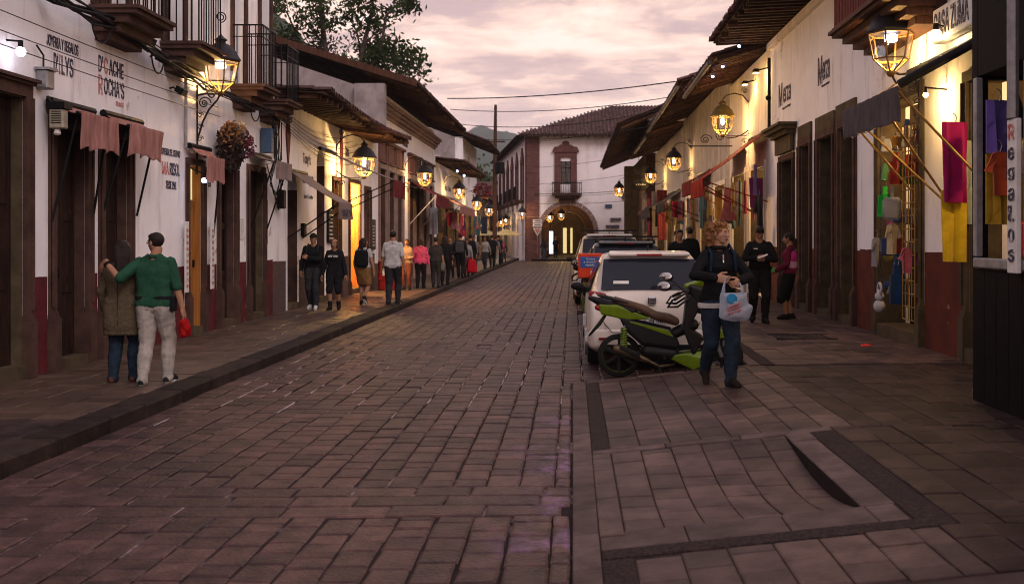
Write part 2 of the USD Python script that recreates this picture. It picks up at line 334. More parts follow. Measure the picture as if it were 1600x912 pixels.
# purple paint spilled on the stones at the gutter
_p = '/World/Looks/road_stone'
def stain_mat(path, base):
    n = UsdShade.Shader(stage.GetPrimAtPath(path + '/p'))
    def sh(nm, kind, **kw):
        s = UsdShade.Shader.Define(stage, path + '/' + nm); s.CreateIdAttr('cycles_' + kind)
        for k, v in kw.items():
            T = Sdf.ValueTypeNames
            s.CreateInput(k, T.Token if isinstance(v, str) else T.Bool if isinstance(v, bool) else T.Float if np.ndim(v) == 0 else T.Float3).Set(v if np.ndim(v) == 0 else Gf.Vec3f(*v))
        return s
    def con(a, ao, b, bi): b.CreateInput(bi, Sdf.ValueTypeNames.Token).ConnectToSource(a.CreateOutput(ao, Sdf.ValueTypeNames.Token))
    geo = UsdShade.Shader(stage.GetPrimAtPath(path + '/geo'))
    sep = sh('ssep', 'separate_xyz'); con(geo, 'position', sep, 'vector')
    no = sh('sno', 'noise_texture', scale=9.0, detail=6.0, roughness=0.7); con(geo, 'position', no, 'vector')
    big = sh('sbig', 'noise_texture', scale=1.6, detail=3.0); con(geo, 'position', big, 'vector')
    xr = sh('sxr', 'map_range', from_min=-0.55, from_max=-0.10, to_min=0.0, to_max=1.0, clamp=True); con(sep, 'x', xr, 'value')
    yr_ = sh('syr', 'map_range', from_min=11.2, from_max=8.6, to_min=0.0, to_max=1.0, clamp=True); con(sep, 'y', yr_, 'value')
    m1 = sh('sm1', 'math', math_type='multiply'); con(xr, 'result', m1, 'value1'); con(yr_, 'result', m1, 'value2')
    a1 = sh('sa1', 'math', math_type='add'); con(no, 'fac', a1, 'value1'); con(big, 'fac', a1, 'value2')
    t1 = sh('st1', 'map_range', from_min=0.98, from_max=1.22, to_min=0.0, to_max=0.6, clamp=True); con(a1, 'value', t1, 'value')
    m2 = sh('sm2', 'math', math_type='multiply'); con(m1, 'value', m2, 'value1'); con(t1, 'result', m2, 'value2')
    mx = sh('smx', 'mix', mix_type='mix', color2=(0.235, 0.12, 0.25))
    src = n.GetInput('base_color').GetConnectedSources()[0][0]
    mx.CreateInput('color1', Sdf.ValueTypeNames.Token).ConnectToSource(src.source.GetOutput(src.sourceName))
    con(m2, 'value', mx, 'fac')
    n.GetInput('base_color').ConnectToSource(mx.CreateOutput('color', Sdf.ValueTypeNames.Token))
stain_mat(_p, None)

def sheet(x0, x1, y0, y1, z): return np.array([[x0,y0,z],[x1,y0,z],[x1,y1,z],[x0,y1,z]], float), np.array([[0,1,2],[0,2,3]])
struct('ground', sheet(-1500, 1500, -500, 1900, -0.30), MATS['earth'])

def stone(x0, x1, y0, y1, zf, ch=0.012, th=0.05, jit=0.0, sub=1):
    """one paving stone: chamfered top that follows the surface zf(x, y)"""
    c = min(ch, (x1-x0)*.3, (y1-y0)*.3)
    o = [(x0,y0),(x1,y0),(x1,y1),(x0,y1)]
    i = [(x0+c,y0+c),(x1-c,y0+c),(x1-c,y1-c),(x0+c,y1-c)]
    if jit:
        j = rng.normal(0, jit, (4, 2)); o = [(a+d[0], b+d[1]) for (a, b), d in zip(o, j)]; i = [(a+d[0], b+d[1]) for (a, b), d in zip(i, j)]
    dz = rng.normal(0, 0.0025)
    v = [(a, b, zf(a, b)-th) for a, b in o] + [(a, b, zf(a, b)-c*0.55+dz) for a, b in o] + [(a, b, zf(a, b)+dz) for a, b in i]
    f = []
    for k in range(4):
        q = (k+1) % 4
        f += [[k, q, 4+q, 4+k], [4+k, 4+q, 8+q, 8+k]]
    f.append([8, 9, 10, 11])
    return A((np.array(v, float), np.array(f)))
def lay(parent, name, items, mat, zf, limit=300, **kw):
    """items (x0,x1,y0,y1) nearest first: the largest in view are parts, the rest one joined part"""
    items = sorted(items, key=lambda r: r[2])
    for r in items[:limit]:
        m = stone(*r, zf, **kw); P(parent, name, m, mat, tone=rng.random())
    rest = items[limit:]
    if rest:
        ms = [stone(*r, zf, **kw) for r in rest]
        tn = np.concatenate([np.full(len(m[0]), rng.random()) for m in ms])
        P(parent, name, cat(ms), mat, tone=tn, kind='stuff')

# --- the road of long cobble courses
road = thing('road', kind='structure')
P(road, 'mortar_bed', sheet(-4.16, 2.12, 2.5, 76, -0.013), MATS['mortar'])
cols, x = [], -4.14
while x < 2.06:
    w = 0.235*rng.uniform(0.93, 1.07); cols.append((x, min(x+w, 2.08))); x += w
# the columns stop at the gutter where the pavement bulges out
items = []
def near_road(x): return x <= 0.0
bands = [(6.42, 7.18), (24.0, 24.7), (44, 44.8)]
for a, b in cols:
    y = 3.2 + rng.uniform(0, 0.2)
    while y < 75:
        L = rng.uniform(0.17, 0.36) if y < 32 else rng.uniform(0.3, 0.6)
        y1 = y + L
        for b0, b1 in bands:
            if y < b1 and y1 > b0: y1 = b0 if y < b0 - 0.08 else y; 
        if y1 <= y + 0.05:
            y = max(bb[1] for bb in bands if y < bb[1] and y + L > bb[0]) ; continue
        bb, aa = b, a
        if y < 12.3:
            if a > -0.05: y = y1; continue
            bb = min(b, -0.012)
        g = 0.006; gx = 0.014 if y < 30 else 0.02
        if bb - aa > 0.08: items.append((aa+gx*.5, bb-gx*.5, y+g*.5, y1-g*.5))
        y = y1
for b0, b1 in bands:
    k = 3; h = (b1-b0)/k
    for r in range(k):
        x = -4.14 - rng.uniform(0, .3)
        xe = -0.012 if b0 < 12 else 2.08
        while x < xe:
            L = rng.uniform(0.38, 0.72); x1 = min(x+L, xe)
            if x1 - max(x, -4.14) > 0.06: items.append((max(x, -4.14)+.005, x1-.005, b0+r*h+.005, b0+(r+1)*h-.005))
            x = x1
def zroad(x, y): return 0.004*math.sin(x*2.1+y*0.35) + 0.003*math.sin(y*1.3-x)
items = [i for i in items if i[2] > 4.7]
lay(road, 'paving_stone', items, MATS['road_stone'], zroad, jit=0.004, ch=0.016, th=0.04)

# pale worn mortar standing in some of the long joints
ms = []
for a, b in cols[1:]:
    for _ in range(26):
        y = rng.choice([rng.uniform(11.5, 17), rng.uniform(9.5, 26)], p=[.8, .2]); L = rng.uniform(.12, .7)
        if (a < -.05 or y > 12.3) and (y > 10 or a < -1.5 or rng.random() < .3): ms.append(bx(a-.006+rng.normal(0, .002), a+.006, y, y+L, -.013, -.0035))
P(road, 'worn_mortar', cat(ms), MATS['pale_mortar'], kind='stuff')

# --- left pavement with its dark kerb
lp = thing('left_pavement', kind='structure')
P(lp, 'joint_bed', bx(LW-0.3, -4.20, 2.5, 80, -0.2, LZ-0.010), MATS['joint_dark'])
items = []
y = 6.5
while y < 78:
    L = 0.30 if y < 40 else 0.6
    x = LW + rng.uniform(-0.25, 0)
    while x < -4.50:
        x1 = min(x + 0.40, -4.47)
        if x1 - max(x, LW-.05) > .06: items.append((max(x, LW-.05)+.003, x1-.003, y+.003, y+L-.003))
        x = x1
    y += L
lay(lp, 'paving_tile', [i for i in items if i[2] > 9.0], MATS['left_pave_stone'], lambda x, y: LZ + 0.003*math.sin(x*3+y), ch=0.006, th=0.03)
y = 4.0; kerbs = []
while y < 78:
    L = rng.uniform(0.7, 1.0); kerbs.append((y, y+L)); y += L
for y0, y1 in kerbs:
    P(lp, 'kerb_stone', mv(rbx(-4.47, -4.15, y0+.004, y1-.004, -0.1, LZ+0.006, 0.018), rng.normal(0, .003), 0, rng.normal(0, .003)), MATS['left_kerb_stone'], tone=rng.random())

# --- right pavement: bulges into the road as a ramp, with a sunken cart crossing
def zR(x, y):
    t = min(max(x/2.1, 0), 1); z = 0.015 + 0.215*t
    return z if x < 2.1 else 0.23 + 0.03*(x-2.1)/2.65
TX0, TX1, TY0, TY1 = 0.30, 1.67, 5.83, 8.08
def zT(x, y):
    t = min(max((y-TY0)/(TY1-TY0), 0), 1); q = math.sin(math.pi*t**.85)**1.3
    return zR(x, y) * (1 - q*0.58) + 0.002
rp = thing('right_pavement', kind='structure')
def zgrid(x0, x1, y0, y1, zf, nx, ny, off, skirt=None):
    xs, ys = np.linspace(x0, x1, nx+1), np.linspace(y0, y1, ny+1)
    v = np.array([[x, y, zf(x, y)+off] for y in ys for x in xs])
    f = [[j*(nx+1)+i, j*(nx+1)+i+1, (j+1)*(nx+1)+i+1, (j+1)*(nx+1)+i] for j in range(ny) for i in range(nx)]
    return A((v, np.array(f)))
bed = [zgrid(0.0, TX0, 2.5, 12.2, zR, 2, 20, -0.012), zgrid(TX1, 5.1, 2.5, 12.2, zR, 8, 20, -0.012), zgrid(TX0, TX1, 2.5, TY0, zR, 5, 4, -0.012),
       zgrid(TX0, TX1, TY1, 12.2, zR, 5, 8, -0.012), zgrid(TX0, TX1, TY0, TY1, zT, 6, 16, -0.012), zgrid(2.1, 5.1, 12.2, 78, zR, 4, 6, -0.012)]
P(rp, 'joint_bed', cat(bed), MATS['joint_dark'])
# side of the sunken crossing, and kerb faces
wall_v, wall_f = [], []
N = 24
for k in range(N+1):
    y = TY0 + (TY1-TY0)*k/N
    wall_v += [(TX1+.002, y, zT(TX1, y)-.03), (TX1+.002, y, zR(TX1, y)-.004)]
for k in range(N): wall_f.append([2*k, 2*k+1, 2*k+3, 2*k+2])
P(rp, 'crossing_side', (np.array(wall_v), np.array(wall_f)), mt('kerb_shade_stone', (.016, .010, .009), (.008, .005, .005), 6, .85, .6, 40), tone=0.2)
items, titems, ditems, ritems = [], [], [], []
def zone(x0, x1, y0, y1, w, L, out, stag=True):
    x = x0
    while x < x1 - .03:
        xe = min(x+w, x1); xe = x1 if x1-xe < .08 else xe
        y = y0 - (rng.uniform(0, L) if stag else 0)
        while y < y1:
            l = L*rng.uniform(.72, 1.2); ye = min(y+l, y1)
            if ye-max(y, y0) > .05: out.append((x+.0045, xe-.0045, max(y, y0)+.0045, ye-.0045))
            y = ye
        x = xe
zone(0.30, 2.26, 8.24, 12.05, 0.245, 0.36, items)
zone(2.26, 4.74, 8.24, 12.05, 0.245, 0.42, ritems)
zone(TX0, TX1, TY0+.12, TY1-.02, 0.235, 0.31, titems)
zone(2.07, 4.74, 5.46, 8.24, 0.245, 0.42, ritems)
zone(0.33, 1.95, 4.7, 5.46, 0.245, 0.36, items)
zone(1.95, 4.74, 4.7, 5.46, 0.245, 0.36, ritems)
zone(2.42, 4.74, 12.2, 60, 0.33, 0.42, ditems)
lay(rp, 'paving_tile', items, MATS['pave_stone'], zR, limit=120, ch=0.009, th=0.03)
lay(rp, 'paving_tile', ritems, MATS['pave_shaded'], zR, limit=120, ch=0.009, th=0.03)
lay(rp, 'paving_tile', titems, MATS['pave_stone'], zT, limit=60, ch=0.009, th=0.03)
lay(rp, 'paving_tile', ditems, MATS['pave_stone'], zR, limit=0, ch=0.009, th=0.03)
def strip(x0, x1, y0, y1, name, mat, zf=zR, step=0.62, along='y', lift=0.003):
    a, b = (y0, y1) if along == 'y' else (x0, x1)
    t = a
    while t < b - .02:
        e = min(t + step*rng.uniform(.85, 1.15), b); e = b if b-e < .1 else e
        r = (x0, x1, t+.004, e-.004) if along == 'y' else (t+.004, e-.004, y0, y1)
        P(rp, name, stone(*r, lambda x, y: zf(x, y)+lift, ch=0.008, th=0.16), mat, tone=rng.random()); t = e
strip(0.0, 0.15, 4.7, 12.2, 'kerb_stone', MATS['kerb_stone'])
strip(0.155, 0.295, 8.24, 12.05, 'pebble_strip', MATS['pebble_strip'], step=3)
strip(0.155, 0.295, TY0+.02, TY1, 'kerb_tile', MATS['pave_stone'], step=.42)
strip(0.155, 0.325, 4.7, 5.46, 'pebble_strip', MATS['pebble_strip'], step=3)
strip(0.155, 2.06, 5.47, 5.62, 'pebble_strip', MATS['pebble_strip'], along='x', step=3)
strip(0.155, 1.86, 5.63, TY0+.11, 'kerb_stone', MATS['kerb_stone'], along='x', step=.55)
strip(1.88, 2.06, 5.63, 8.2, 'pebble_strip', MATS['pebble_strip'], step=3)
strip(TX1+.005, 1.87, TY0+.12, 8.1, 'kerb_stone', MATS['kerb_stone'])
strip(0.155, 2.06, 8.11, 8.235, 'kerb_stone', MATS['kerb_stone'], along='x', step=.6)
strip(0.155, 2.1, 12.055, 12.2, 'kerb_stone', MATS['kerb_stone'], along='x', step=.6)
strip(2.1, 2.24, 12.2, 60, 'kerb_stone', MATS['kerb_stone'], step=0.8)
strip(2.245, 2.415, 12.2, 60, 'pebble_strip', MATS['pebble_strip'], step=6)
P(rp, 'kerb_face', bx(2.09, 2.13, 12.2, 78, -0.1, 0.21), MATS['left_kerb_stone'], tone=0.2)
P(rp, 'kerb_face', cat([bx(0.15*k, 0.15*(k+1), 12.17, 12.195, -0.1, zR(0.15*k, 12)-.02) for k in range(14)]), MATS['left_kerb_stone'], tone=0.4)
# grating let into the pavement
g = one('drain_grate', cat([bx(3.05+.09*k, 3.10+.09*k, 15.1, 15.75, 0.2, zR(3.3, 15)+.009) for k in range(9)] + [bx(3.0, 3.9, 15.05, 15.09, .2, .256), bx(3.0, 3.9, 15.76, 15.8, .2, .256)]), MATS['black_iron'], 'long dark drain grate let into the right pavement', 'drain')
lit = one('red_wrapper', hullp([(3.95,14.0,.258),(4.12,14.05,.258),(4.1,14.2,.265),(3.97,14.18,.258),(4.04,14.1,.285)]), mt('wrapper_red', (0.6,0.04,0.03)), 'crumpled red wrapper lying on the right pavement by the shops', 'litter')

# --- far hills
def hill(x0, x1, y0, y1, hf, nx, ny):
    xs, ys = np.linspace(x0, x1, nx+1), np.linspace(y0, y1, ny+1)
    X, Y = np.meshgrid(xs, ys); Z = hf(X, Y)
    v = np.stack([X.ravel(), Y.ravel(), Z.ravel()], 1)
    f = np.array([[j*(nx+1)+i, j*(nx+1)+i+1, (j+1)*(nx+1)+i+1, (j+1)*(nx+1)+i] for j in range(ny) for i in range(nx)])
    return A((v, f))
mt('hill_green', (0.055, 0.075, 0.040), (0.022, 0.034, 0.022), 0.09, 0.95, world=True, detail=8)
def hf1(X, Y):
    base = 165*np.exp(-((X+125)/150)**2) * np.clip((Y-800)/800, 0, 1)**0.8
    p = np.stack([X*.02, Y*.02, X*0], -1)
    return base*(0.9+0.2*meshkit.fbm(p, 3, 5)) + 9*meshkit.fbm(np.stack([X*.12, Y*.12, X*0], -1), 3, 9)*(base > 8) - 0.5
HZ = 1
struct('hills', hill(-900, 700, 800, 1650, hf1, 260, 90), MATS['hill_green'], smooth=True)
def hf2(X, Y):
    base = 100*np.exp(-((X+150)/75)**2) * np.clip((Y-170)/150, 0, 1)
    return base*(0.88+0.24*meshkit.fbm(np.stack([X*.05, Y*.05, X*0], -1), 3, 3)) + 6*meshkit.fbm(np.stack([X*.35, Y*.35, X*0], -1), 3, 8)*(base > 3) - 0.5
struct('hillside', hill(-330, -50, 170, 420, hf2, 200, 120), MATS['hill_green'], smooth=True)

# --- the evening air
usdkit.material(stage, '/World/Looks/haze_air', {"v": ("principled_volume", {"color": (.80, .84, .95), "density": .00020, "anisotropy": .2})}, [], volume="v.volume")
one('haze', bx(-1520, 1520, -520, 1920, -6.0, 215), '/World/Looks/haze_air', 'thin bluish evening haze filling the air of the whole street', 'haze', kind='stuff')

# ================================================================ THE HOUSES
def door_leaf(h, s, y0, y1, z0, z1, mat, d=-0.34, leaves=2, glass=False, ajar=False):
    n = leaves
    for k in range(n):
        a = y0 + (y1-y0)*k/n; b = y0 + (y1-y0)*(k+1)/n
        w = b-a; st = min(.09, w*.16)
        ms = [fb(s, a+.004, a+st, z0, z1, d-.05, d), fb(s, b-st, b-.004, z0, z1, d-.05, d)]
        zs = np.linspace(z0, z1, 4); zs = [z0, z0+(z1-z0)*.30, z0+(z1-z0)*.62, z1]
        for z in zs:
            q = min(max(z, z0+.06), z1-.06); ms.append(fb(s, a+st-.002, b-st+.002, q-.06, q+.06, d-.048, d-.002))
        dr = W(h, 'door', cat(ms), mat)
        for z, zz in zip(zs[:-1], zs[1:]):
            g = glass and z > z0+.1
            W(dr, 'pane' if g else 'panel', fb(s, a+st-.01, b-st+.01, z+.05, zz-.05, d-.035, d-.022 if g else d-.016), MATS['window_glass'] if g else mat)
        if k == 0:
            W(dr, 'handle', fb(s, b-.07, b-.035, z0+1.0, z0+1.12, d-.002, d+.03), MATS['black_iron'])
def frame(h, s, y0, y1, z0, z1, fw=.15, mat='cantera', dep=-.38, base=.72, proud=.05, hood=True, reveal='khaki_stone'):
    M, R = MATS[mat], MATS[reveal]
    for a, b in ((y0-fw, y0), (y1, y1+fw)):
        fr = W(h, 'door_jamb', fb(s, a, b, z0+base, z1, .001, proud), M)
        W(fr, 'jamb_edge', fb(s, a if a < y0 else b-.035, a+.035 if a < y0 else b, z0+base+.06, z1-.002, proud-.01, proud+.022), M)
        W(fr, 'jamb_base', cat([fb(s, a-.02, b+.02, z0, z0+base-.08, .001, proud+.045), fb(s, a-.012, b+.012, z0+base-.08, z0+base-.04, .001, proud+.03), fb(s, a-.004, b+.004, z0+base-.04, z0+base+.001, .001, proud+.015)]), M)
    W(h, 'reveal', cat([fb(s, y0-.03, y0+.012, z0, z1, dep, -.001), fb(s, y1-.012, y1+.03, z0, z1, dep, -.001), fb(s, y0-.02, y1+.02, z1-.012, z1+.03, dep, -.001)]), R)
    ms = [fb(s, y0-fw, y1+fw, z1+.001, z1+fw, .001, proud)]
    if hood: ms += [fb(s, y0-fw-.02, y1+fw+.02, z1+fw+.001, z1+fw+.035, .001, proud+.035), fb(s, y0-fw-.05, y1+fw+.05, z1+fw+.036, z1+fw+.075, .001, proud+.075)]
    W(h, 'lintel', cat(ms), M)
def step(h, s, y0, y1, z0, hgt=.14, mat='khaki_stone', d=.06):
    W(h, 'doorstep', fb(s, y0+.013, y1-.013, z0-.05, z0+hgt, -.36, d), MATS[mat])

def arch_poly(y0, y1, z0, z1):
    r = (y1-y0)/2; c = (y0+y1)/2
    return Polygon([(y0, z0), (y1, z0)] + [(c+r*math.cos(t), z1-r+r*math.sin(t)) for t in np.linspace(0, math.pi, 13)])

def house(name, label, s, y0, y1, zb, ztop, ops, wall='white_plaster', dado=None, dado_z=1.27, dado_spans=None, depth=8.0, thick=.45, gable=None):
    """ops: dicts y0,y1,z0,z1,(arch) cut through the front"""
    X = LW if s < 0 else RW
    h = thing(name, label, 'house', (X, y0, 0))
    front = Polygon([(y0, -.3), (y1, -.3), (y1, ztop), (y0, ztop)])
    holes = [arch_poly(o['y0'], o['y1'], o['z0'], o['z1']) if o.get('arch') else sbox(o['y0'], o['z0'], o['y1'], o['z1']) for o in ops]
    w = front.difference(unary_union(holes)) if holes else front
    geoms = getattr(w, 'geoms', [w])
    W(h, 'wall', mv_front(s, cat([ext(g, thick) for g in geoms]), -thick), MATS[wall])
    # sides and back
    ms = []
    for a, b in ((y0, y0+.3), (y1-.3, y1)):
        if gable:
            zr, dr = gable     # ridge height and its depth behind the front
            pts = [(-thick, -.3), (-thick, ztop), (-dr, zr), (-depth, ztop), (-depth, -.3)]
            g = ext(Polygon(pts), b-a); v, f = g
            ms.append((np.stack([X - s*v[:, 0], a + v[:, 2], v[:, 1]], 1), f if s > 0 else f[:, ::-1]))
        else: ms.append(fb(s, a, b, -.3, ztop, -depth, -thick-.001))
    ms.append(fb(s, y0+.3, y1-.3, -.3, ztop, -depth, -depth+.3))
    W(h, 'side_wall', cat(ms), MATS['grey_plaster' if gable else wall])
    W(h, 'inner_ceiling', fb(s, y0+.3, y1-.3, ztop-.6, ztop-.4, -depth+.3, -thick-.001), MATS['dark_void'])
    if dado:
        dp = sbox(y0, -.1, y1, dado_z).difference(unary_union([q.buffer(.17, join_style=2) for q in holes])) if holes else sbox(y0, -.1, y1, dado_z)
        for g in getattr(dp, 'geoms', [dp]):
            if g.area > .02:
                g = shapely.segmentize(g, .22)
                q = np.array(g.exterior.coords); up = q[:, 1] > dado_z-.01
                q[:, 1] += np.where(up, .034*(meshkit.fbm(np.stack([q[:, 0]*2.3, q[:, 1]*0+dado_z, q[:, 0]*0+s*3.], 1), 3, 4)-.5), 0)
                g = Polygon(q)
                a, _, b, _ = g.bounds; m = dado
                if dado_spans:
                    for (ya, yb, mm) in dado_spans:
                        if ya <= (a+b)/2 < yb: m = mm
                W(h, 'dado', mv_front(s, ext(g, .012), 0.0), MATS[m])
    return h
def mv_front(s, m, d):
    v, f = m; return fmap(s, (v + np.array([0, 0, d]), f))

def half_tile(n=4, r=.085, L=.42, th=.014):
    a = np.linspace(0, math.pi, n+1); v = []
    for y in (0, L):
        rr = r*(1.0 if y == 0 else .86)
        v += [(rr*math.cos(t), y, rr*math.sin(t)*.85) for t in a] + [((rr-th)*math.cos(t), y, (rr-th)*math.sin(t)*.85) for t in a]
    k = n+1; f = []
    for i in range(n):
        f += [[i, i+1, 2*k+i+1, 2*k+i], [k+i+1, k+i, 3*k+i, 3*k+i+1], [i+1, i, k+i, k+i+1]]
    return A((np.array(v), np.array(f)))
TILE = half_tile()
def tile_field(o, u, w, nu, nw, du=.20, dw=.36, seed=1, keep=None):
    """barrel tiles: origin o at the eave, u along the eave, w up the slope (unit vectors)"""
    r = np.random.default_rng(seed); o, u, w = (np.asarray(q, float) for q in (o, u, w)); n = np.cross(u, w)
    if n[2] < 0: n = -n
    vs, fs, ts, k = [], [], [], 0
    tv, tf = TILE
    for i in range(nu):
        for j in range(nw):
            pu, pw = (i+.5)*du + r.normal(0, .008), j*dw + r.normal(0, .012)
            if keep and not keep(pu, pw): continue
            p = o + u*pu + w*pw + n*(.02 + .012*(j % 2))
            v = tv[:, [0]]*u + tv[:, [1]]*w*1.0 + tv[:, [2]]*n + p
            vs.append(v); fs.append(tf+k); ts.append(np.full(len(v), r.random())); k += len(v)
            # the channel tile between
            p2 = p + u*du*.5 - n*.005
            v = tv[:, [0]]*u*.8 + tv[:, [1]]*w - tv[:, [2]]*n*.55 + p2
            vs.append(v); fs.append(tf[:, ::-1]+k); ts.append(np.full(len(v), r.random())); k += len(v)
    return (np.vstack(vs), np.vstack(fs)), np.concatenate(ts)

def eave(h, s, y0, y1, z_edge, over, slope, run, seed=1, rafter=.42, boards=True, dz=0.0, fascia=True, droop=0.0, nwmax=None, raf_mat='rafter_wood'):
    """a tiled roof that overhangs the street: rafters, boards over them, tiles on top. z_edge: underside of the tiles at the edge"""
    X = LW if s < 0 else RW; r = np.random.default_rng(seed)
    c, sn = math.cos(slope), math.sin(slope)
    def pt(d, y, off=0.0):     # d out from the wall (positive to the street)
        z = z_edge + (over-d)*math.tan(slope) + off + droop*math.sin(math.pi*(y-y0)/(y1-y0))*(d/over if d > 0 else 0)
        return np.array([X - s*d, y, z])
    y = y0 + .1; ln = over + .5
    while y < y1 - .05:
        rr = r.normal(0, .018)
        W(h, 'rafter', bar(pt(over-.10+r.normal(0, .05), y+rr, -.10), pt(-.35, y+rr*.3, -.10), .085*r.uniform(.85, 1.2), .10), MATS[raf_mat], tone=r.random())
        y += rafter*r.uniform(.92, 1.08)
    if boards:
        nb = max(3, int((over+.35)/.19)); e = np.linspace(over-.02, -.35, nb+1)
        for k in range(nb):
            o = .01*r.random()
            v = [pt(e[k], y0, -.048-o), pt(e[k+1]+.012, y0, -.048-o), pt(e[k+1]+.012, y1, -.048-o), pt(e[k], y1, -.048-o)]
            v2 = [q + np.array([0, 0, .03]) for q in v]
            W(h, 'roof_board', hullp(v+v2), MATS['board_wood'], tone=r.random())
    nu = int((y1-y0)/.20); L = run/c; nw = int(L/.36)+1
    if nwmax: nw = min(nw, nwmax)
    m, t = tile_field(pt(over+.08, y0, .015), (0, 1, 0), (s*c, 0, sn), nu, nw, du=(y1-y0)/nu, seed=seed)
    if droop:
        v = m[0]; d = np.clip((X - v[:, 0])*s if s > 0 else (v[:, 0]-X), 0, None); v[:, 2] += droop*np.sin(math.pi*np.clip((v[:, 1]-y0)/(y1-y0), 0, 1))*np.clip(d/over, 0, 1.1)
    W(h, 'roof_tile', m, MATS['roof_clay'], tone=t, kind='stuff')
    # solid roof deck behind so that no sky shows
    q = [pt(over-.05, y0, .0), pt(over-run, y0, .0), pt(over-run, y1, 0), pt(over-.05, y1, 0)]
    W(h, 'roof_deck', cat([hullp([a for a in q] + [a + np.array([0, 0, .018]) for a in q])]), MATS['board_wood'], tone=.3)

# ------------------------------------------------ LEFT SIDE
Z = LZ
opsA = [dict(y0=9.9, y1=11.80, z0=Z, z1=3.36), dict(y0=12.50, y1=13.30, z0=Z, z1=3.10), dict(y0=13.80, y1=14.55, z0=Z, z1=3.12),
        dict(y0=16.85, y1=17.45, z0=Z, z1=2.95), dict(y0=18.35, y1=19.15, z0=Z, z1=3.0), dict(y0=20.0, y1=20.9, z0=Z, z1=3.05)]
balc = [(13.45, 14.65, 4.80), (15.75, 16.75, 4.76), (18.95, 19.85, 4.58), (20.6, 21.5, 4.52)]
for a, b, z in balc: opsA.append(dict(y0=a+.12, y1=b-.12, z0=z+.02, z1=7.15))
hA = house('balcony_house', 'white two storey house with shop names painted between its dark doorways', -1, 7.0, 21.6, Z, 8.8, opsA, 'white_plaster', 'red_dado', 1.27)
for i, o in enumerate(opsA[:6]):
    fw = [.14, .13, .13, .10, .13, .12][i]
    frame(hA, -1, o['y0'], o['y1'], o['z0'], o['z1'], fw, 'cantera', hood=i in (0, 1, 2), dep=-.18, reveal=['khaki_stone','cantera','cantera','ochre_wood','cantera','khaki_stone'][i])
    step(hA, -1, o['y0'], o['y1'], Z, .12 if i else .16)
door_leaf(hA, -1, 9.9, 11.8, Z+.16, 3.36, MATS['dark_wood'], d=-.13)
door_leaf(hA, -1, 12.5, 13.3, Z+.12, 3.10, MATS['dark_wood'], d=-.13)
door_leaf(hA, -1, 13.8, 14.55, Z+.12, 3.12, MATS['dark_wood'], d=-.13)
door_leaf(hA, -1, 16.85, 17.45, Z+.12, 2.35, MATS['ochre_wood'], leaves=1, glass=True, d=-.12)
W(hA, 'transom_panel', fb(-1, 16.87, 17.43, 2.38, 2.92, -.2, -.14), MATS['panel_lit'])
door_leaf(hA, -1, 18.35, 19.15, Z+.12, 3.0, MATS['dark_wood'], leaves=2, glass=True, d=-.13)
door_leaf(hA, -1, 20.0, 20.9, Z+.12, 3.05, MATS['dark_wood'], d=-.13)
for a, b, z in balc:
    door_leaf(hA, -1, a+.12, b-.12, z+.03, 7.15, MATS['brown_wood'], d=-.2, glass=True)
    for q, w_ in ((a+.0, a+.12), (b-.12, b)):
        W(hA, 'window_jamb', fb(-1, q, w_, z+.02, 7.15, .001, .05), MATS['cantera'])
    W(hA, 'window_lintel', fb(-1, a-.05, b+.05, 7.151, 7.33, .001, .07), MATS['cantera'])
    bal = W(hA, 'balcony', cat([fb(-1, a-.02+i*.05, b+.02-i*.05, z-.11*(i+1), z-.11*i-.002, .001, .62-.13*i*(1.0 if i < 3 else 1)) for i in range(4)] +
                               [fb(-1, a-.045, b+.045, z-.05, z-.001, .001, .66)]), MATS['cantera'])
    bars = []
    for yy in (a+.02, b-.02):
        for d in np.linspace(.12, .58, 5): bars.append(fb(-1, yy-.008, yy+.008, z, z+1.08, d-.008, d+.008))
        bars.append(fb(-1, yy-.012, yy+.012, z+1.08, z+1.105, .0, .60)); bars.append(fb(-1, yy-.012, yy+.012, z+.87, z+.885, .0, .60))
    for yy in np.linspace(a+.02, b-.02, 10): bars.append(fb(-1, yy-.008, yy+.008, z, z+1.08, .575, .591))
    bars += [fb(-1, a+.01, b-.01, z+1.081, z+1.108, .57, .60), fb(-1, a+.01, b-.01, z+.871, z+.886, .574, .592)]
    W(bal, 'railing', cat(bars), MATS['black_iron'])
W(hA, 'cornice', cat([fb(-1, 6.95, 21.65, 8.3+.1*k, 8.4+.1*k-.002, .001, .08+.08*k) for k in range(4)]), MATS['cantera'])
W(hA, 'downpipe', cat([tube([(LW+.06, 16.62, 4.5), (LW+.06, 16.62, 3.2)], .025, 6)]), MATS['grey_metal'])

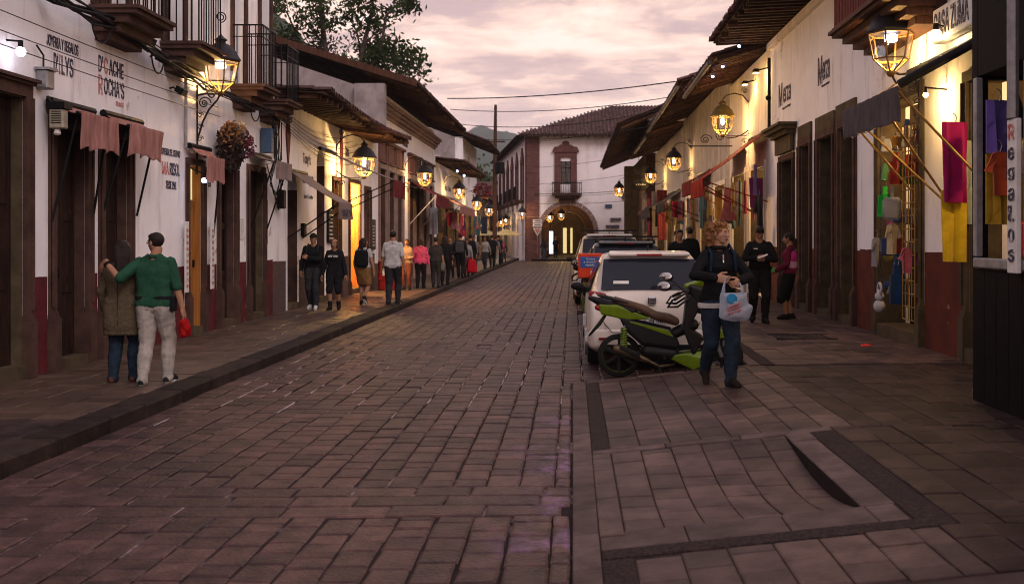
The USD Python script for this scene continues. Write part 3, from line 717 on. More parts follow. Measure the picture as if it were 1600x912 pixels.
Z = LZ
opsB = [dict(y0=22.75, y1=23.55, z0=Z, z1=3.22, arch=1), dict(y0=25.35, y1=26.15, z0=Z, z1=3.95, arch=1), dict(y0=27.05, y1=27.75, z0=Z, z1=3.25), dict(y0=29.0, y1=30.3, z0=Z, z1=3.3), dict(y0=31.2, y1=31.9, z0=Z, z1=3.2)]
hB = house('low_eaved_house', 'low white house with arched doorways under a sagging dark wooden eave', -1, 21.6, 32.7, Z, 5.0, opsB, 'white_plaster', 'granite_dado', 1.22)
for i, o in enumerate(opsB):
    if not o.get('arch'): frame(hB, -1, o['y0'], o['y1'], o['z0'], o['z1'], .10, 'cantera', hood=False, base=.4, reveal='ochre_wood' if i == 3 else 'cantera')
    else:
        W(hB, 'reveal', cat([fb(-1, o['y0']-.03, o['y0']+.012, Z, o['z1']-.4, -.38, -.001), fb(-1, o['y1']-.012, o['y1']+.03, Z, o['z1']-.4, -.38, -.001)]), MATS['cantera'])
    step(hB, -1, o['y0'], o['y1'], Z, .14)
    door_leaf(hB, -1, o['y0'], o['y1'], Z+.14, o['z1'], MATS[['dark_wood', 'dark_wood', 'green_paint', 'ochre_wood', 'dark_wood'][i]], d=-.36, leaves=1 if i in (0, 2, 4) else 2) if i != 3 else None
W(hB, 'lit_room', cat([fb(-1, 28.6, 30.7, Z, 3.5, -2.6, -2.5), fb(-1, 28.6, 28.65, Z, 3.5, -2.5, -.46), fb(-1, 30.65, 30.7, Z, 3.5, -2.5, -.46), fb(-1, 28.6, 30.7, 3.5, 3.55, -2.6, -.46), fb(-1, 28.6, 30.7, Z-.05, Z+.02, -2.6, -.46)]), MATS['ochre_wood'])
lamp_light('/World', (LW-.55, 29.6, 3.0), 420, (1.0, .56, .18), .06)  # unseen lamp added in the room to spill warm light outside
eave(hB, -1, 21.65, 32.6, 4.84, 1.12, math.radians(2), 5.5, seed=3, rafter=.30, droop=-.14, nwmax=16)
W(hB, 'wall_ornament', mv_front(-1, cat([ext(Polygon([(22.75+dx*.16, 3.95+t) for dx, t in ((0, -.62), (.55, -.3), (1, .05), (.6, .42), (0, .62), (-.6, .42), (-1, .05), (-.55, -.3))]), .03)]), .001), MATS['red_dado'])
W(hB, 'wall_ornament', mv_front(-1, cat([ext(Polygon([(28.0+dx*.16, 4.05+t) for dx, t in ((0, -.8), (.55, -.4), (1, .05), (.6, .5), (0, .72), (-.6, .5), (-1, .05), (-.55, -.4))]), .03)]), .001), MATS['red_dado'])

opsC = []
for a in (33.5, 35.15, 36.8, 39.5, 41.2, 43.2, 45.0): opsC.append(dict(y0=a, y1=a+1.15, z0=Z, z1=4.0))
hC = house('corniced_house', 'tall house with a row of stone framed doorways and a moulded cornice', -1, 32.7, 47.0, Z, 6.55, opsC, 'white_plaster', 'granite_dado', .9, depth=9, gable=(8.6, 6.5))
for i, o in enumerate(opsC):
    frame(hC, -1, o['y0'], o['y1'], o['z0'], o['z1'],   .16, 'cantera_pale', base=.9, hood=False, reveal='cantera', proud=.06)
    W(hC, 'frieze_panel', cat([fb(-1, o['y0']-.16, o['y1']+.16, 4.2, 4.26, .001, .12), fb(-1, o['y0']+.05, o['y1']-.05, 4.3, 4.85, .001, .03), fb(-1, o['y0']-.16, o['y0']+.02, 4.27, 4.88, .001, .06), fb(-1, o['y1']-.02, o['y1']+.16, 4.27, 4.88, .001, .06), fb(-1, o['y0']-.2, o['y1']+.2, 4.89, 4.98, .001, .14)]), MATS['cantera_red' if i < 4 else 'cantera'])
    door_leaf(hC, -1, o['y0'], o['y1'], Z+.02, o['z1'], MATS['ochre_wood' if i == 3 else 'dark_wood'], glass=i != 3, d=-.3)
W(hC, 'cornice', cat([fb(-1, 32.72, 46.98, 5.75+.11*k, 5.75+.11*(k+1)-.002, .001, .07+.09*k) for k in range(4)]), MATS['cantera_pale'])
W(hC, 'chimney_stub', cat([bx(-6.9, -5.95, 32.35, 32.68, 5.0, 6.6)]), MATS['grey_plaster'])
eave(hC, -1, 32.4, 47.2, 6.62, 1.35, math.atan(.31), 7.8, seed=4, rafter=.42)
W(hC, 'verge_board', cat([hullp([(LW+1.4, 32.36, 6.5), (LW+1.4, 32.36, 6.72), (LW-6.3, 32.36, 6.5+7.7*.31), (LW-6.3, 32.36, 6.72+7.7*.31), (LW+1.4, 32.42, 6.5), (LW+1.4, 32.42, 6.72), (LW-6.3, 32.42, 6.5+7.7*.31), (LW-6.3, 32.42, 6.72+7.7*.31)])]), MATS['brown_wood'])

opsD = [dict(y0=47.8, y1=50.6, z0=Z, z1=3.2), dict(y0=51.4, y1=54.2, z0=Z, z1=3.1), dict(y0=55.2, y1=57.8, z0=Z, z1=3.1)]
hD = house('clothes_shop_house', 'low white house whose open shopfronts are hung with clothes, blue bulbs under its eave', -1, 47.0, 59.0, Z, 5.6, opsD, 'white_plaster', 'granite_dado', .8, depth=3.2)
eave(hD, -1, 47.2, 59.0, 5.22, 1.3, math.radians(6), 4.3, seed=5, rafter=.5)
opsE = [dict(y0=60, y1=62.2, z0=Z, z1=3.1), dict(y0=63.2, y1=65.6, z0=Z, z1=3.1), dict(y0=62, y1=63, z0=4.6, z1=6.6)]
hE = house('high_eaved_house', 'tall white house with a deep plain eave ending the left row', -1, 59.0, 67.5, Z, 7.5, opsE, 'white_plaster', 'granite_dado', .8, depth=9, gable=(9.4, 5.5))
eave(hE, -1, 58.7, 67.6, 7.2, 1.5, math.radians(21), 7, seed=6, rafter=.5)
for h, ops in ((hD, opsD), (hE, opsE[:2])):
    for o in ops:
        frame(h, -1, o['y0'], o['y1'], o['z0'], o['z1'], .14, 'cantera', hood=False, base=.5)
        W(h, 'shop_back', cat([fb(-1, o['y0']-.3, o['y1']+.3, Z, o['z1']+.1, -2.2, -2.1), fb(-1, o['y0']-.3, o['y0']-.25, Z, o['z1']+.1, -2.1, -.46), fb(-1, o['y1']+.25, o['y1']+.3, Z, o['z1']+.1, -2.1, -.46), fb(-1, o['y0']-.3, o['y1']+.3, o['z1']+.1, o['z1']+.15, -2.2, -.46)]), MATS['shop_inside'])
door_leaf(hE, -1, 62, 63, 4.6, 6.6, MATS['dark_wood'], d=-.2, glass=True)

# ------------------------------------------------ RIGHT SIDE
Z = RZ
opsRA = [dict(y0=10.15, y1=12.25, z0=Z, z1=3.6), dict(y0=13.95, y1=15.8, z0=Z, z1=3.75)]
hRA = house('open_shop_house', 'white and brown house with open shop bays and a wooden balcony on its upper floor', 1, 9.55, 16.9, Z, 8.0, opsRA, 'white_plaster', 'brick_red_dado', 1.55)
for o in opsRA:
    frame(hRA, 1, o['y0'], o['y1'], o['z0'], o['z1'], .13, 'khaki_stone', hood=False, base=.6, reveal='khaki_stone')
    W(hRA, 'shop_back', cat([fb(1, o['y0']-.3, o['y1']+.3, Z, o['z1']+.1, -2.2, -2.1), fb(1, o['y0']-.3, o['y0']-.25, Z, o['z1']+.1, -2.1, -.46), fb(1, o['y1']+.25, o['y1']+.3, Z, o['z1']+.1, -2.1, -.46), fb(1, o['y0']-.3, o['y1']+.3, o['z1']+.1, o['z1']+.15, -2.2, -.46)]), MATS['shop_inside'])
    W(hRA, 'doorstep', fb(1, o['y0']+.013, o['y1']-.013, Z-.1, Z+.17, -.4, .08), MATS['khaki_stone'])
zb, ya, yb = 4.88, 12.9, 15.7
bal = W(hRA, 'balcony', cat([fb(1, ya+.08*i, yb-.08*i, zb-.1*(i+1), zb-.1*i-.002, .001, .78-.14*i) for i in range(4)] + [fb(1, ya-.04, yb+.04, zb-.05, zb-.001, .001, .83)]), MATS['brown_wood'])
bars = []
for yy in np.arange(ya+.03, yb, .085): bars.append(fb(1, yy-.018, yy+.018, zb+.05, zb+1.0, .73, .75))
for yy in (ya+.02, yb-.02):
    for d in np.arange(.05, .74, .085): bars.append(fb(1, yy-.01, yy+.01, zb+.05, zb+1.0, d-.018, d+.018))
bars += [fb(1, ya, yb, zb+1.0, zb+1.06, .70, .78), fb(1, ya, yb, zb, zb+.05, .70, .78), fb(1, ya, ya+.05, zb+1.001, zb+1.058, 0, .70), fb(1, yb-.05, yb, zb+1.001, zb+1.058, 0, .70)]
W(bal, 'railing', cat(bars), mt('balcony_red', (0.15, 0.035, 0.022), (0.09, 0.02, 0.014), 6, 0.6, stretch=(4, 4, .5)))

opsRB = [dict(y0=17.25, y1=18.2, z0=Z, z1=3.66), dict(y0=18.65, y1=19.75, z0=Z, z1=3.62), dict(y0=20.45, y1=21.3, z0=Z, z1=3.62), dict(y0=22.0, y1=23.35, z0=Z, z1=3.45)]
hRB = house('painted_name_house', 'white house with a faded name painted twice above its narrow stone doorways', 1, 16.9, 24.6, Z, 6.42, opsRB, 'white_plaster', 'brick_red_dado', 1.52)
for i, o in enumerate(opsRB):
    frame(hRB, 1, o['y0'], o['y1'], o['z0'], o['z1'], .15 if i < 3 else .12, 'cantera', base=.62, hood=False, reveal='khaki_stone', dep=-.44)
    if i < 3: W(hRB, 'lintel', fb(1, o['y0']-.15, o['y1']+.15, o['z1']+.152, o['z1']+.42, .001, .045), MATS['khaki_stone'])
    step(hRB, 1, o['y0'], o['y1'], Z, .13, d=.05)
    door_leaf(hRB, 1, o['y0'], o['y1'], Z+.13, o['z1'], MATS['dark_wood' if i % 2 else 'brown_wood'], d=-.40)
W(hRB, 'door_hood', cat([fb(1, 21.85, 23.5, 3.60, 3.95, .051, .12), fb(1, 21.8, 23.55, 3.951, 4.05, .001, .22), fb(1, 21.72, 23.63, 4.051, 4.13, .001, .33), fb(1, 21.66, 23.69, 4.131, 4.19, .001, .40)]), MATS['khaki_stone'])
W(hRB, 'downpipe', cat([tube([(RW-.08, 24.35, 6.0), (RW-.08, 24.35, 4.1)], .04, 8), ball(.07, (RW-.1, 24.35, 5.05), 1)]), MATS['black_iron'])
eave(hRB, 1, 16.9, 24.7, 6.46, 1.38, math.radians(3), 6, seed=11, rafter=.30)
W(hRB, 'eave_beam', fb(1, 16.92, 24.58, 6.2, 6.36, .001, .1), MATS['cream_plaster'])

opsRC1 = [dict(y0=25.3, y1=27.3, z0=Z, z1=3.5), dict(y0=28.1, y1=30.2, z0=Z, z1=3.5)]
opsRC2 = [dict(y0=31.8, y1=34.2, z0=Z, z1=3.4), dict(y0=35.2, y1=37.8, z0=Z, z1=3.4), dict(y0=39.0, y1=42.6, z0=Z, z1=3.3)]
opsRC3 = [dict(y0=44.8, y1=47.5, z0=Z, z1=3.3), dict(y0=48.6, y1=51.5, z0=Z, z1=3.3), dict(y0=52.6, y1=57.5, z0=Z, z1=3.3)]
hR1 = house('lamplit_shop_house', 'cream house washed yellow by lamps, red shop awning folded out from its front', 1, 24.6, 31.0, Z, 6.3, opsRC1, 'cream_plaster', 'brick_red_dado', 1.2)
hR2 = house('grey_fronted_shop_house', 'weathered grey white shop house with patched plaster past the second lantern on the right', 1, 31.0, 44.0, Z, 6.7, opsRC2, 'weathered_plaster', 'brick_red_dado', 1.2)
hR3 = house('curtained_shop_house', 'far shop house on the right with striped cloths hanging before it', 1, 44.0, 59.0, Z, 6.5, opsRC3, 'cream_plaster', 'brick_red_dado', 1.2)
eave(hR1, 1, 24.7, 31.0, 6.12, 1.30, math.radians(17), 6, seed=12, rafter=.34)
eave(hR2, 1, 31.0, 44.0, 6.5, 1.45, math.radians(17), 6, seed=13, rafter=.38, droop=-.12)
eave(hR3, 1, 44.0, 59.0, 6.3, 1.5, math.radians(17), 6, seed=14, rafter=.5, droop=-.1)
for h, ops in ((hR1, opsRC1), (hR2, opsRC2), (hR3, opsRC3)):
    for o in ops:
        frame(h, 1, o['y0'], o['y1'], o['z0'], o['z1'], .14, 'cream_plaster', hood=False, base=.5)
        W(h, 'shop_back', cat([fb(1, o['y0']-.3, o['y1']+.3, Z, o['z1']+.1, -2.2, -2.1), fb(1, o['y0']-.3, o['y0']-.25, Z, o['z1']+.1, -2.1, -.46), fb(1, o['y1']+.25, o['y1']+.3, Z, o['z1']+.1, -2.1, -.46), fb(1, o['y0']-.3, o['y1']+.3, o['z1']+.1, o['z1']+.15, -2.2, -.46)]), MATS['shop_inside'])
# gutters under the right eaves
for i, (h, y0, y1, z) in enumerate(((hR1, 24.9, 30.6, 6.02), (hR2, 31.2, 37.0, 6.34), (hR2, 37.4, 43.5, 6.30), (hR3, 44.3, 52, 6.1))):
    X = RW - (1.42, 1.56, 1.56, 1.6)[i]
    W(h, 'gutter', tube([(X, y0, z-.04), (X, y1, z-.10)], .06, 10), mt('gutter_zinc', (.13, .12, .12), (.06, .055, .055), 3, .5, metal=.4), smooth=40)

# the last house on the right: its deep dark eave oversails the pavement from y = 43 on
XD = 4.2
hRD = thing('deep_eaved_house', 'brown stone house with one broad dark eave reaching far over the street', 'house', (XD, 59, 0))
W(hRD, 'wall', cat([bx(XD, 14, 59.1, 71, -.3, 6.6)]), MATS['cantera'])
W(hRD, 'corner_pier', cat([bx(3.35, 4.19, 66.0, 67.0, -.1, 6.3), bx(3.28, 4.24, 65.94, 67.06, -.1, 1.1)]), MATS['khaki_stone'])
for k, (a, b) in enumerate(((60, 62), (63, 65), (68, 70))):
    W(hRD, 'door', bx(XD-.03, XD+.1, a, b, .2, 3.1), MATS['dark_wood'])
    W(hRD, 'lintel', bx(XD-.08, XD+.1, a-.15, b+.15, 3.1, 3.35), MATS['cantera_red'])
e0, zE, sl, yn, yf_ = 1.95, 6.45, .40, 43.2, 70.5
W(hRD, 'gable_wall', hullp([(3.2, yn+.5, 6.72), (10, yn+.5, 6.72), (10, yn+.5, zE+(10-e0)*sl-.1), (3.2, yn+.5, zE+(3.2-e0)*sl-.1), (3.2, yn+.8, 6.72), (10, yn+.8, 6.72), (10, yn+.8, zE+(10-e0)*sl-.1), (3.2, yn+.8, zE+(3.2-e0)*sl-.1)]), MATS['cream_plaster'])
r_ = np.random.default_rng(5)
W(hRD, 'roof_deck', hullp([(e0, y, zE+o) for y in (yn, yf_) for o in (0, .05)] + [(10.5, y, zE+(10.5-e0)*sl+o) for y in (yn, yf_) for o in (0, .05)]), MATS['board_wood'], tone=.3)
L = math.hypot(8, 8*sl); w = np.array([8, 0, 8*sl])/L
m, t = tile_field((e0-.06, yn, zE+.07), (0, 1, 0), w, 120, 12, du=(yf_-yn)/120, seed=8)
W(hRD, 'roof_tile', m, MATS['roof_clay'], tone=t, kind='stuff')
for y in np.arange(yn+.25, yf_, .5): W(hRD, 'rafter', bar((e0+.1, y, zE-.06), (4.9, y, zE-.06+(4.9-e0-.1)*sl), .1, .12), MATS['rafter_wood'], tone=r_.random())

# ------------------------------------------------ THE HOUSE AT THE END, WITH ITS ARCH
YF = 76.0
mt('pink_plaster', (0.80, 0.74, 0.76), (0.70, 0.64, 0.66), .8, .9, .3, 12, dirt=((0.36, 0.27, 0.27), .6, .55, .8, (1, 1, .5)), spec=.2)
def zf(py): return EYE + (370-py)*YF/1600
def xf_(px): return (px-895)*YF/1600
hF = thing('arched_corner_house', 'white corner house with a tiled hip roof, ornate window and lamplit arch closing the street', 'house', (0, YF, 0))
x0, x1, zt = xf_(824), 13.5, zf(208)
ac, ar, az = xf_(887), 2.0, 0.0
archp = Polygon([(ac-ar, -.5), (ac+ar, -.5)] + [(ac+ar*math.cos(t), 2.0+2.15*math.sin(t)) for t in np.linspace(0, math.pi, 25)])
win = sbox(xf_(876), zf(288), xf_(892), zf(252))
front = sbox(x0, -.3, x1, zt).difference(archp).difference(win)
def ffront(m, d=0.0):    # (x, z, depth towards the camera) -> world
    v, f = m; return np.stack([v[:, 0], YF - d - v[:, 2], v[:, 1]], 1), f
W(hF, 'wall', ffront(ext(front, .6), -.6), MATS['pink_plaster'])
# side front along the street that bends away to the left
DX, DY = -7.6-x0, 104-YF; LS = math.hypot(DX, DY); ux, uy = DX/LS, DY/LS; nx_, ny_ = uy*-1, ux   # outward normal to the left
def fside(m, d=0.0):     # (distance along, z, depth out)
    v, f = m; q = v[:, 2]+d
    return np.stack([x0 + ux*v[:, 0] + nx_*q, YF + uy*v[:, 0] + ny_*q, v[:, 1]], 1), f[:, ::-1]
sops = []
for k in range(6): sops.append(sbox(2.6+4.3*k, 4.75, 4.0+4.3*k, 7.4)); sops.append(sbox(2.5+4.3*k, .1, 4.1+4.3*k, 3.2))
W(hF, 'wall', fside(ext(sbox(0, -.3, LS, zt).difference(unary_union(sops)), .5), -.5), MATS['pink_plaster'])
W(hF, 'back_wall', cat([fside(ext(sbox(.6, -.3, LS, zt), .1), -1.2), fside(ext(sbox(LS-.3, -.3, LS, zt), 14), -14.0)]), MATS['dark_void'])
W(hF, 'corner_pilaster', ffront(cat([ext(sbox(x0-.04, z_, x0+xf_(843)-xf_(824), z_+.52), .10) for z_ in np.arange(.0, zt-.5, .54)]), .002), MATS['cantera_red'])
W(hF, 'corner_pilaster', fside(cat([ext(sbox(-.02, z_, .8, z_+.52), .10) for z_ in np.arange(.0, zt-.5, .54)]), .002), MATS['cantera_red'])
W(hF, 'arch_stones', ffront(cat([ext(Polygon([(ac+(ar+a)*math.cos(t), 2.0+(2.15+a)*math.sin(t)) for t, a in ((t0+.012, -.03), (t0+.012, .30), (t0+math.pi/15-.012, .30), (t0+math.pi/15-.012, -.03))]), .5) for t0 in np.arange(0, math.pi-.01, math.pi/15)] + [ext(sbox(ac+sg*(ar+.2)-.24, z_, ac+sg*(ar+.2)+.24, z_+.48), .5) for sg in (-1, 1) for z_ in (0., .5, 1.0, 1.5)]), -.42), MATS['cantera_pale'])
wx0, wx1 = xf_(876), xf_(892)
fr_ = [ext(sbox(wx0-.45, zf(300), wx0, zf(246)), .12), ext(sbox(wx1, zf(300), wx1+.45, zf(246)), .12), ext(sbox(wx0-.45, zf(246), wx1+.45, zf(238)), .14), ext(sbox(wx0-.6, zf(238), wx1+.6, zf(235)), .22)]
cx = (wx0+wx1)/2
top = Polygon([(cx-.95, zf(235)+.01), (cx+.95, zf(235)+.01), (cx+.85, zf(235)+.25), (cx+.55, zf(235)+.28), (cx+.4, zf(235)+.42), (cx+.28, zf(235)+.38), (cx+.25, zf(235)+.6), (cx, zf(235)+.72), (cx-.25, zf(235)+.6), (cx-.28, zf(235)+.38), (cx-.4, zf(235)+.42), (cx-.55, zf(235)+.28), (cx-.85, zf(235)+.25)])
wf = W(hF, 'window_frame', ffront(cat(fr_ + [ext(top, .12)]), .002), MATS['cantera_red'])
W(hF, 'window', ffront(cat([ext(sbox(wx0, zf(288), wx1, zf(252)), .03)]), -.3), MATS['window_glass'])
W(hF, 'window_sash', ffront(cat([ext(sbox(cx-.04, zf(288), cx+.04, zf(252)), .04), ext(sbox(wx0, zf(262)-.04, wx1, zf(262)+.04), .04), ext(sbox(wx0-.01, zf(288), wx0+.06, zf(252)), .04), ext(sbox(wx1-.06, zf(288), wx1+.01, zf(252)), .04)]), -.26), MATS['brown_wood'])
b0, b1 = xf_(863), xf_(909)
bl = W(hF, 'balcony', ffront(cat([ext(sbox(b0, zf(306), b1, zf(302)), .8), ext(sbox(b0+.2, zf(310), b1-.2, zf(306)-.005), .6), ext(sbox(b0+.5, zf(315), b1-.5, zf(310)-.005), .35)]), .002), MATS['cantera'])
W(bl, 'railing', ffront(cat([ext(sbox(x_-.02, zf(302), x_+.02, zf(287)), .03) for x_ in np.linspace(b0+.03, b1-.03, 17)] + [ext(sbox(b0, zf(287), b1, zf(285.6)), .05)]), .74), MATS['black_iron'])
W(bl, 'railing', cat([bx(xx-.02, xx+.02, YF-.74, YF, z_, z_+.06) for xx in (b0+.03, b1-.03) for z_ in (zf(286), zf(295))]), MATS['black_iron'])
# passage behind the arch
W(hF, 'passage_wall', cat([bx(ac-2.6, ac-2.3, YF+.61, YF+22, -.2, 5), bx(ac+2.3, ac+2.6, YF+.61, YF+22, -.2, 5), bx(ac-2.6, ac+2.6, YF+.61, YF+22, 5.0, 5.2)]), MATS['cream_plaster'])
for k in range(3):
    yy = YF + 5 + 5*k
    inner = Polygon([(ac-2.29, -.1), (ac-2.29, 4.98), (ac+2.29, 4.98), (ac+2.29, -.1), (ac+1.5, -.1)] + [(ac+1.5*math.cos(t), 2.3+1.6*math.sin(t)) for t in np.linspace(0, math.pi, 17)] + [(ac-1.5, -.1)])
    v, f = ext(inner, .5); W(hF, 'passage_arch', (np.stack([v[:, 0], yy + v[:, 2], v[:, 1]], 1), f[:, ::-1]), MATS['cantera'])
W(hF, 'passage_end', bx(ac-2.6, ac+2.6, YF+22, YF+22.3, -.2, 5.2), MATS['shop_inside'])
W(hF, 'passage_floor', bx(ac-2.6, 13, YF-2.2, YF+22, -.3, .13), MATS['left_kerb_stone'], tone=.7)
W(hF, 'lit_screen', cat([bx(ac-1.9, ac-1.2, YF+6.0, YF+6.15, .4, 2.2)]), MATS['screen_lit'])
W(hF, 'lit_doorway', cat([bx(ac-.55, ac-.2, YF+21.85, YF+21.95, .2, 2.6), bx(ac+.15, ac+.35, YF+21.85, YF+21.95, .2, 2.6)]), MATS['panel_lit'])
# the hip roof
zE, ov = zt+.02, .85
P0 = np.array([x0-ov*.9, YF-ov, zE-.25]); P1 = np.array([13.5, YF-ov, zE-.25])
rx0, ry, rz_ = xf_(960)*1.06, YF+8.0, zE+3.0
Q0 = np.array([rx0, ry, rz_]); Q1 = np.array([13.5, ry, rz_])
P2 = np.array([x0+ux*LS+nx_*.85, YF+uy*LS, zE-.25]); Q2 = np.array([x0+ux*LS+7, YF+uy*LS, rz_])
dk = [[P0, P1, Q1, Q0], [P0, Q0, Q2, P2]]
W(hF, 'roof_deck', cat([hullp([tuple(a) for a in q] + [tuple(a+np.array([0, 0, -.06])) for a in q]) for q in dk]), MATS['board_wood'], tone=.4)
w = Q0 - P0; wy = np.array([0, 8.85, rz_-P0[2]]); Lw = np.linalg.norm(wy); wy /= Lw
m, t = tile_field(P0+np.array([0, 0, .03]), (1, 0, 0), wy, 62, int(Lw/.42), du=.29, dw=.42, seed=21, keep=lambda u, q: u > (rx0-P0[0])*q/Lw)
W(hF, 'roof_tile', m, MATS['roof_clay'], tone=t, kind='stuff')
for x_ in np.arange(P0[0]+.3, 9, .5): W(hF, 'rafter', bar((x_, YF-ov+.05, zE-.36), (x_, YF+.2, zE+.0), .09, .11), MATS['rafter_wood'], tone=.3)
for d_ in np.arange(.4, LS, .8):
    pA = (x0+ux*d_+nx_*.8, YF+uy*d_+ny_*.8, zE-.33); pB = (x0+ux*d_-nx_*.2, YF+uy*d_-ny_*.2, zE+.0)
    W(hF, 'rafter', bar(pA, pB, .1, .12), MATS['rafter_wood'], tone=.3)
for k in range(6):
    a = 2.6+4.3*k
    W(hF, 'window_frame', fside(cat([ext(sbox(a-.25, 4.6, a, 7.7), .12), ext(sbox(a+1.4, 4.6, a+1.65, 7.7), .12), ext(sbox(a-.25, 7.4, a+1.65, 7.75), .14), ext(Polygon([(a-.3, 7.76), (a+1.7, 7.76), (a+.9, 8.4), (a+.7, 8.6), (a+.5, 8.4)]), .12)]), .002), MATS['cantera_red'])
    W(hF, 'balcony', fside(cat([ext(sbox(a-.4, 4.35, a+1.8, 4.58), .7)]), .002), MATS['cantera'])
    W(hF, 'railing', fside(cat([ext(sbox(a-.4+q, 4.6, a-.37+q, 5.55), .03) for q in np.arange(0, 2.2, .16)] + [ext(sbox(a-.4, 5.55, a+1.8, 5.6), .04)]), .66), MATS['black_iron'])
    W(hF, 'door', fside(ext(sbox(a-.1, .1, a+1.5, 3.2), .05), -.35), MATS['dark_wood'])
    W(hF, 'shutter', fside(ext(sbox(a, 4.75, a+1.4, 7.4), .05), -.3), MATS['dark_wood'])
# more house fronts along the bend to the left
hG = thing('far_side_street_house', 'small white house seen far down the bend between the left row and the arched house', 'house', (-14, 112, 0))
W(hG, 'wall', bx(-22, -7.2, 112, 120, -.2, 6.2), MATS['white_plaster'])
W(hG, 'roof', hullp([(-22.6, 111.2, 6.2), (-6.6, 111.2, 6.2), (-6.6, 121, 6.2), (-22.6, 121, 6.2), (-20, 116, 8.0), (-9, 116, 8.0)]), MATS['roof_clay'], tone=.5)
W(hG, 'window', cat([bx(-10.5, -9.4, 111.95, 112.05, 3.6, 5.2)]), MATS['dark_wood'])
W(hG, 'door', cat([bx(-9.9, -8.6, 111.95, 112.05, .1, 2.6)]), MATS['brown_wood'])
hH = thing('far_dark_house', 'dim house with a shaded front on the far left of the bend', 'house', (-9, 82, 0))
W(hH, 'wall', bx(-20, -8.1, 84, 110, -.2, 5.2), MATS['grey_plaster'])
W(hH, 'roof', hullp([(-21, 83.5, 5.2), (-7.3, 83.5, 5.1), (-7.3, 111, 5.1), (-21, 111, 5.2), (-14, 84, 7.2), (-14, 110, 7.2)]), MATS['roof_clay'], tone=.4)
for k in range(4): W(hH, 'door', bx(-8.14, -8.0, 86+5*k, 88+5*k, .1, 2.9), MATS['dark_wood'])

# ================================================================ LETTERING
def letters(t, s, text, y0, y1, z0, z1, mat, d=.002, bold=True, name='lettering', X=None, th=.006):
    m = meshkit.text_mesh(text, 0.3, 0.02, bold=bold); v, f = A(m); lo, hi = v.min(0), v.max(0)
    u = (v[:, 0]-lo[0])/(hi[0]-lo[0]); w = (v[:, 1]-lo[1])/(hi[1]-lo[1]); q = (v[:, 2]-lo[2])/(hi[2]-lo[2])
    X = (LW if s < 0 else RW) if X is None else X
    yy = y0 + u*(y1-y0) if s < 0 else y1 - u*(y1-y0)
    W(t, name, (np.stack([X - s*(d+q*th), yy, z0 + w*(z1-z0)], 1), f), mat)
I, R_ = MATS['letter_ink'], MATS['letter_red']
letters(hA, -1, 'JOYERIA Y REGALOS', 12.33, 13.12, 4.06, 4.20, I)
letters(hA, -1, "D'", 12.50, 12.60, 3.76, 4.0, I); letters(hA, -1, 'I', 12.625, 12.66, 3.76, 4.0, R_); letters(hA, -1, 'LYS', 12.69, 12.99, 3.76, 4.0, I)
letters(hA, -1, "D'", 13.68, 13.81, 3.96, 4.18, I); letters(hA, -1, 'C', 13.84, 13.95, 3.96, 4.18, R_); letters(hA, -1, 'ACHE', 13.99, 14.44, 3.96, 4.18, I)
letters(hA, -1, 'R', 13.68, 13.80, 3.66, 3.92, R_); letters(hA, -1, "OCHA'S", 13.84, 14.46, 3.68, 3.91, I); letters(hA, -1, 'RELOJES', 14.2, 14.44, 3.57, 3.63, R_)
letters(hA, -1, '37-A', 13.40, 13.58, 2.86, 2.98, I)
letters(hA, -1, 'JOYERIA DEL CENTRO', 15.76, 16.52, 3.02, 3.13, I)
letters(hA, -1, 'MA', 15.80, 16.06, 2.72, 2.92, R_); letters(hA, -1, 'RISOL', 16.10, 16.50, 2.72, 2.92, I); letters(hA, -1, 'DESDE 1961', 15.95, 16.36, 2.50, 2.63, I)
letters(hA, -1, '35', 17.78, 17.92, 2.62, 2.74, I)
letters(hB, -1, 'Shaya', 24.05, 25.0, 2.95, 3.28, I); letters(hB, -1, 'bar & cafe', 24.15, 24.95, 2.66, 2.76, I)
letters(hB, -1, "Tony's", 24.05, 24.75, 3.42, 3.72, I)
letters(hB, -1, 'Casa', 28.5, 29.0, 4.0, 4.3, I)
letters(hC, -1, 'Artesanias', 38.0, 39.3, 5.15, 5.45, I); letters(hD, -1, 'Ropa Tipica', 50.7, 53.2, 4.0, 4.35, I)
letters(hRB, 1, 'M', 19.48, 19.82, 4.66, 5.20, I); letters(hRB, 1, 'erza', 18.92, 19.44, 4.70, 5.06, I); letters(hRB, 1, 'Todo para el hogar', 18.92, 19.55, 4.58, 4.64, I)
letters(hRB, 1, 'M', 23.2, 23.6, 4.72, 5.24, I); letters(hRB, 1, 'erza', 22.3, 23.1, 4.75, 5.10, I); letters(hRB, 1, 'Todo para el hogar', 22.3, 23.2, 4.6, 4.67, I)

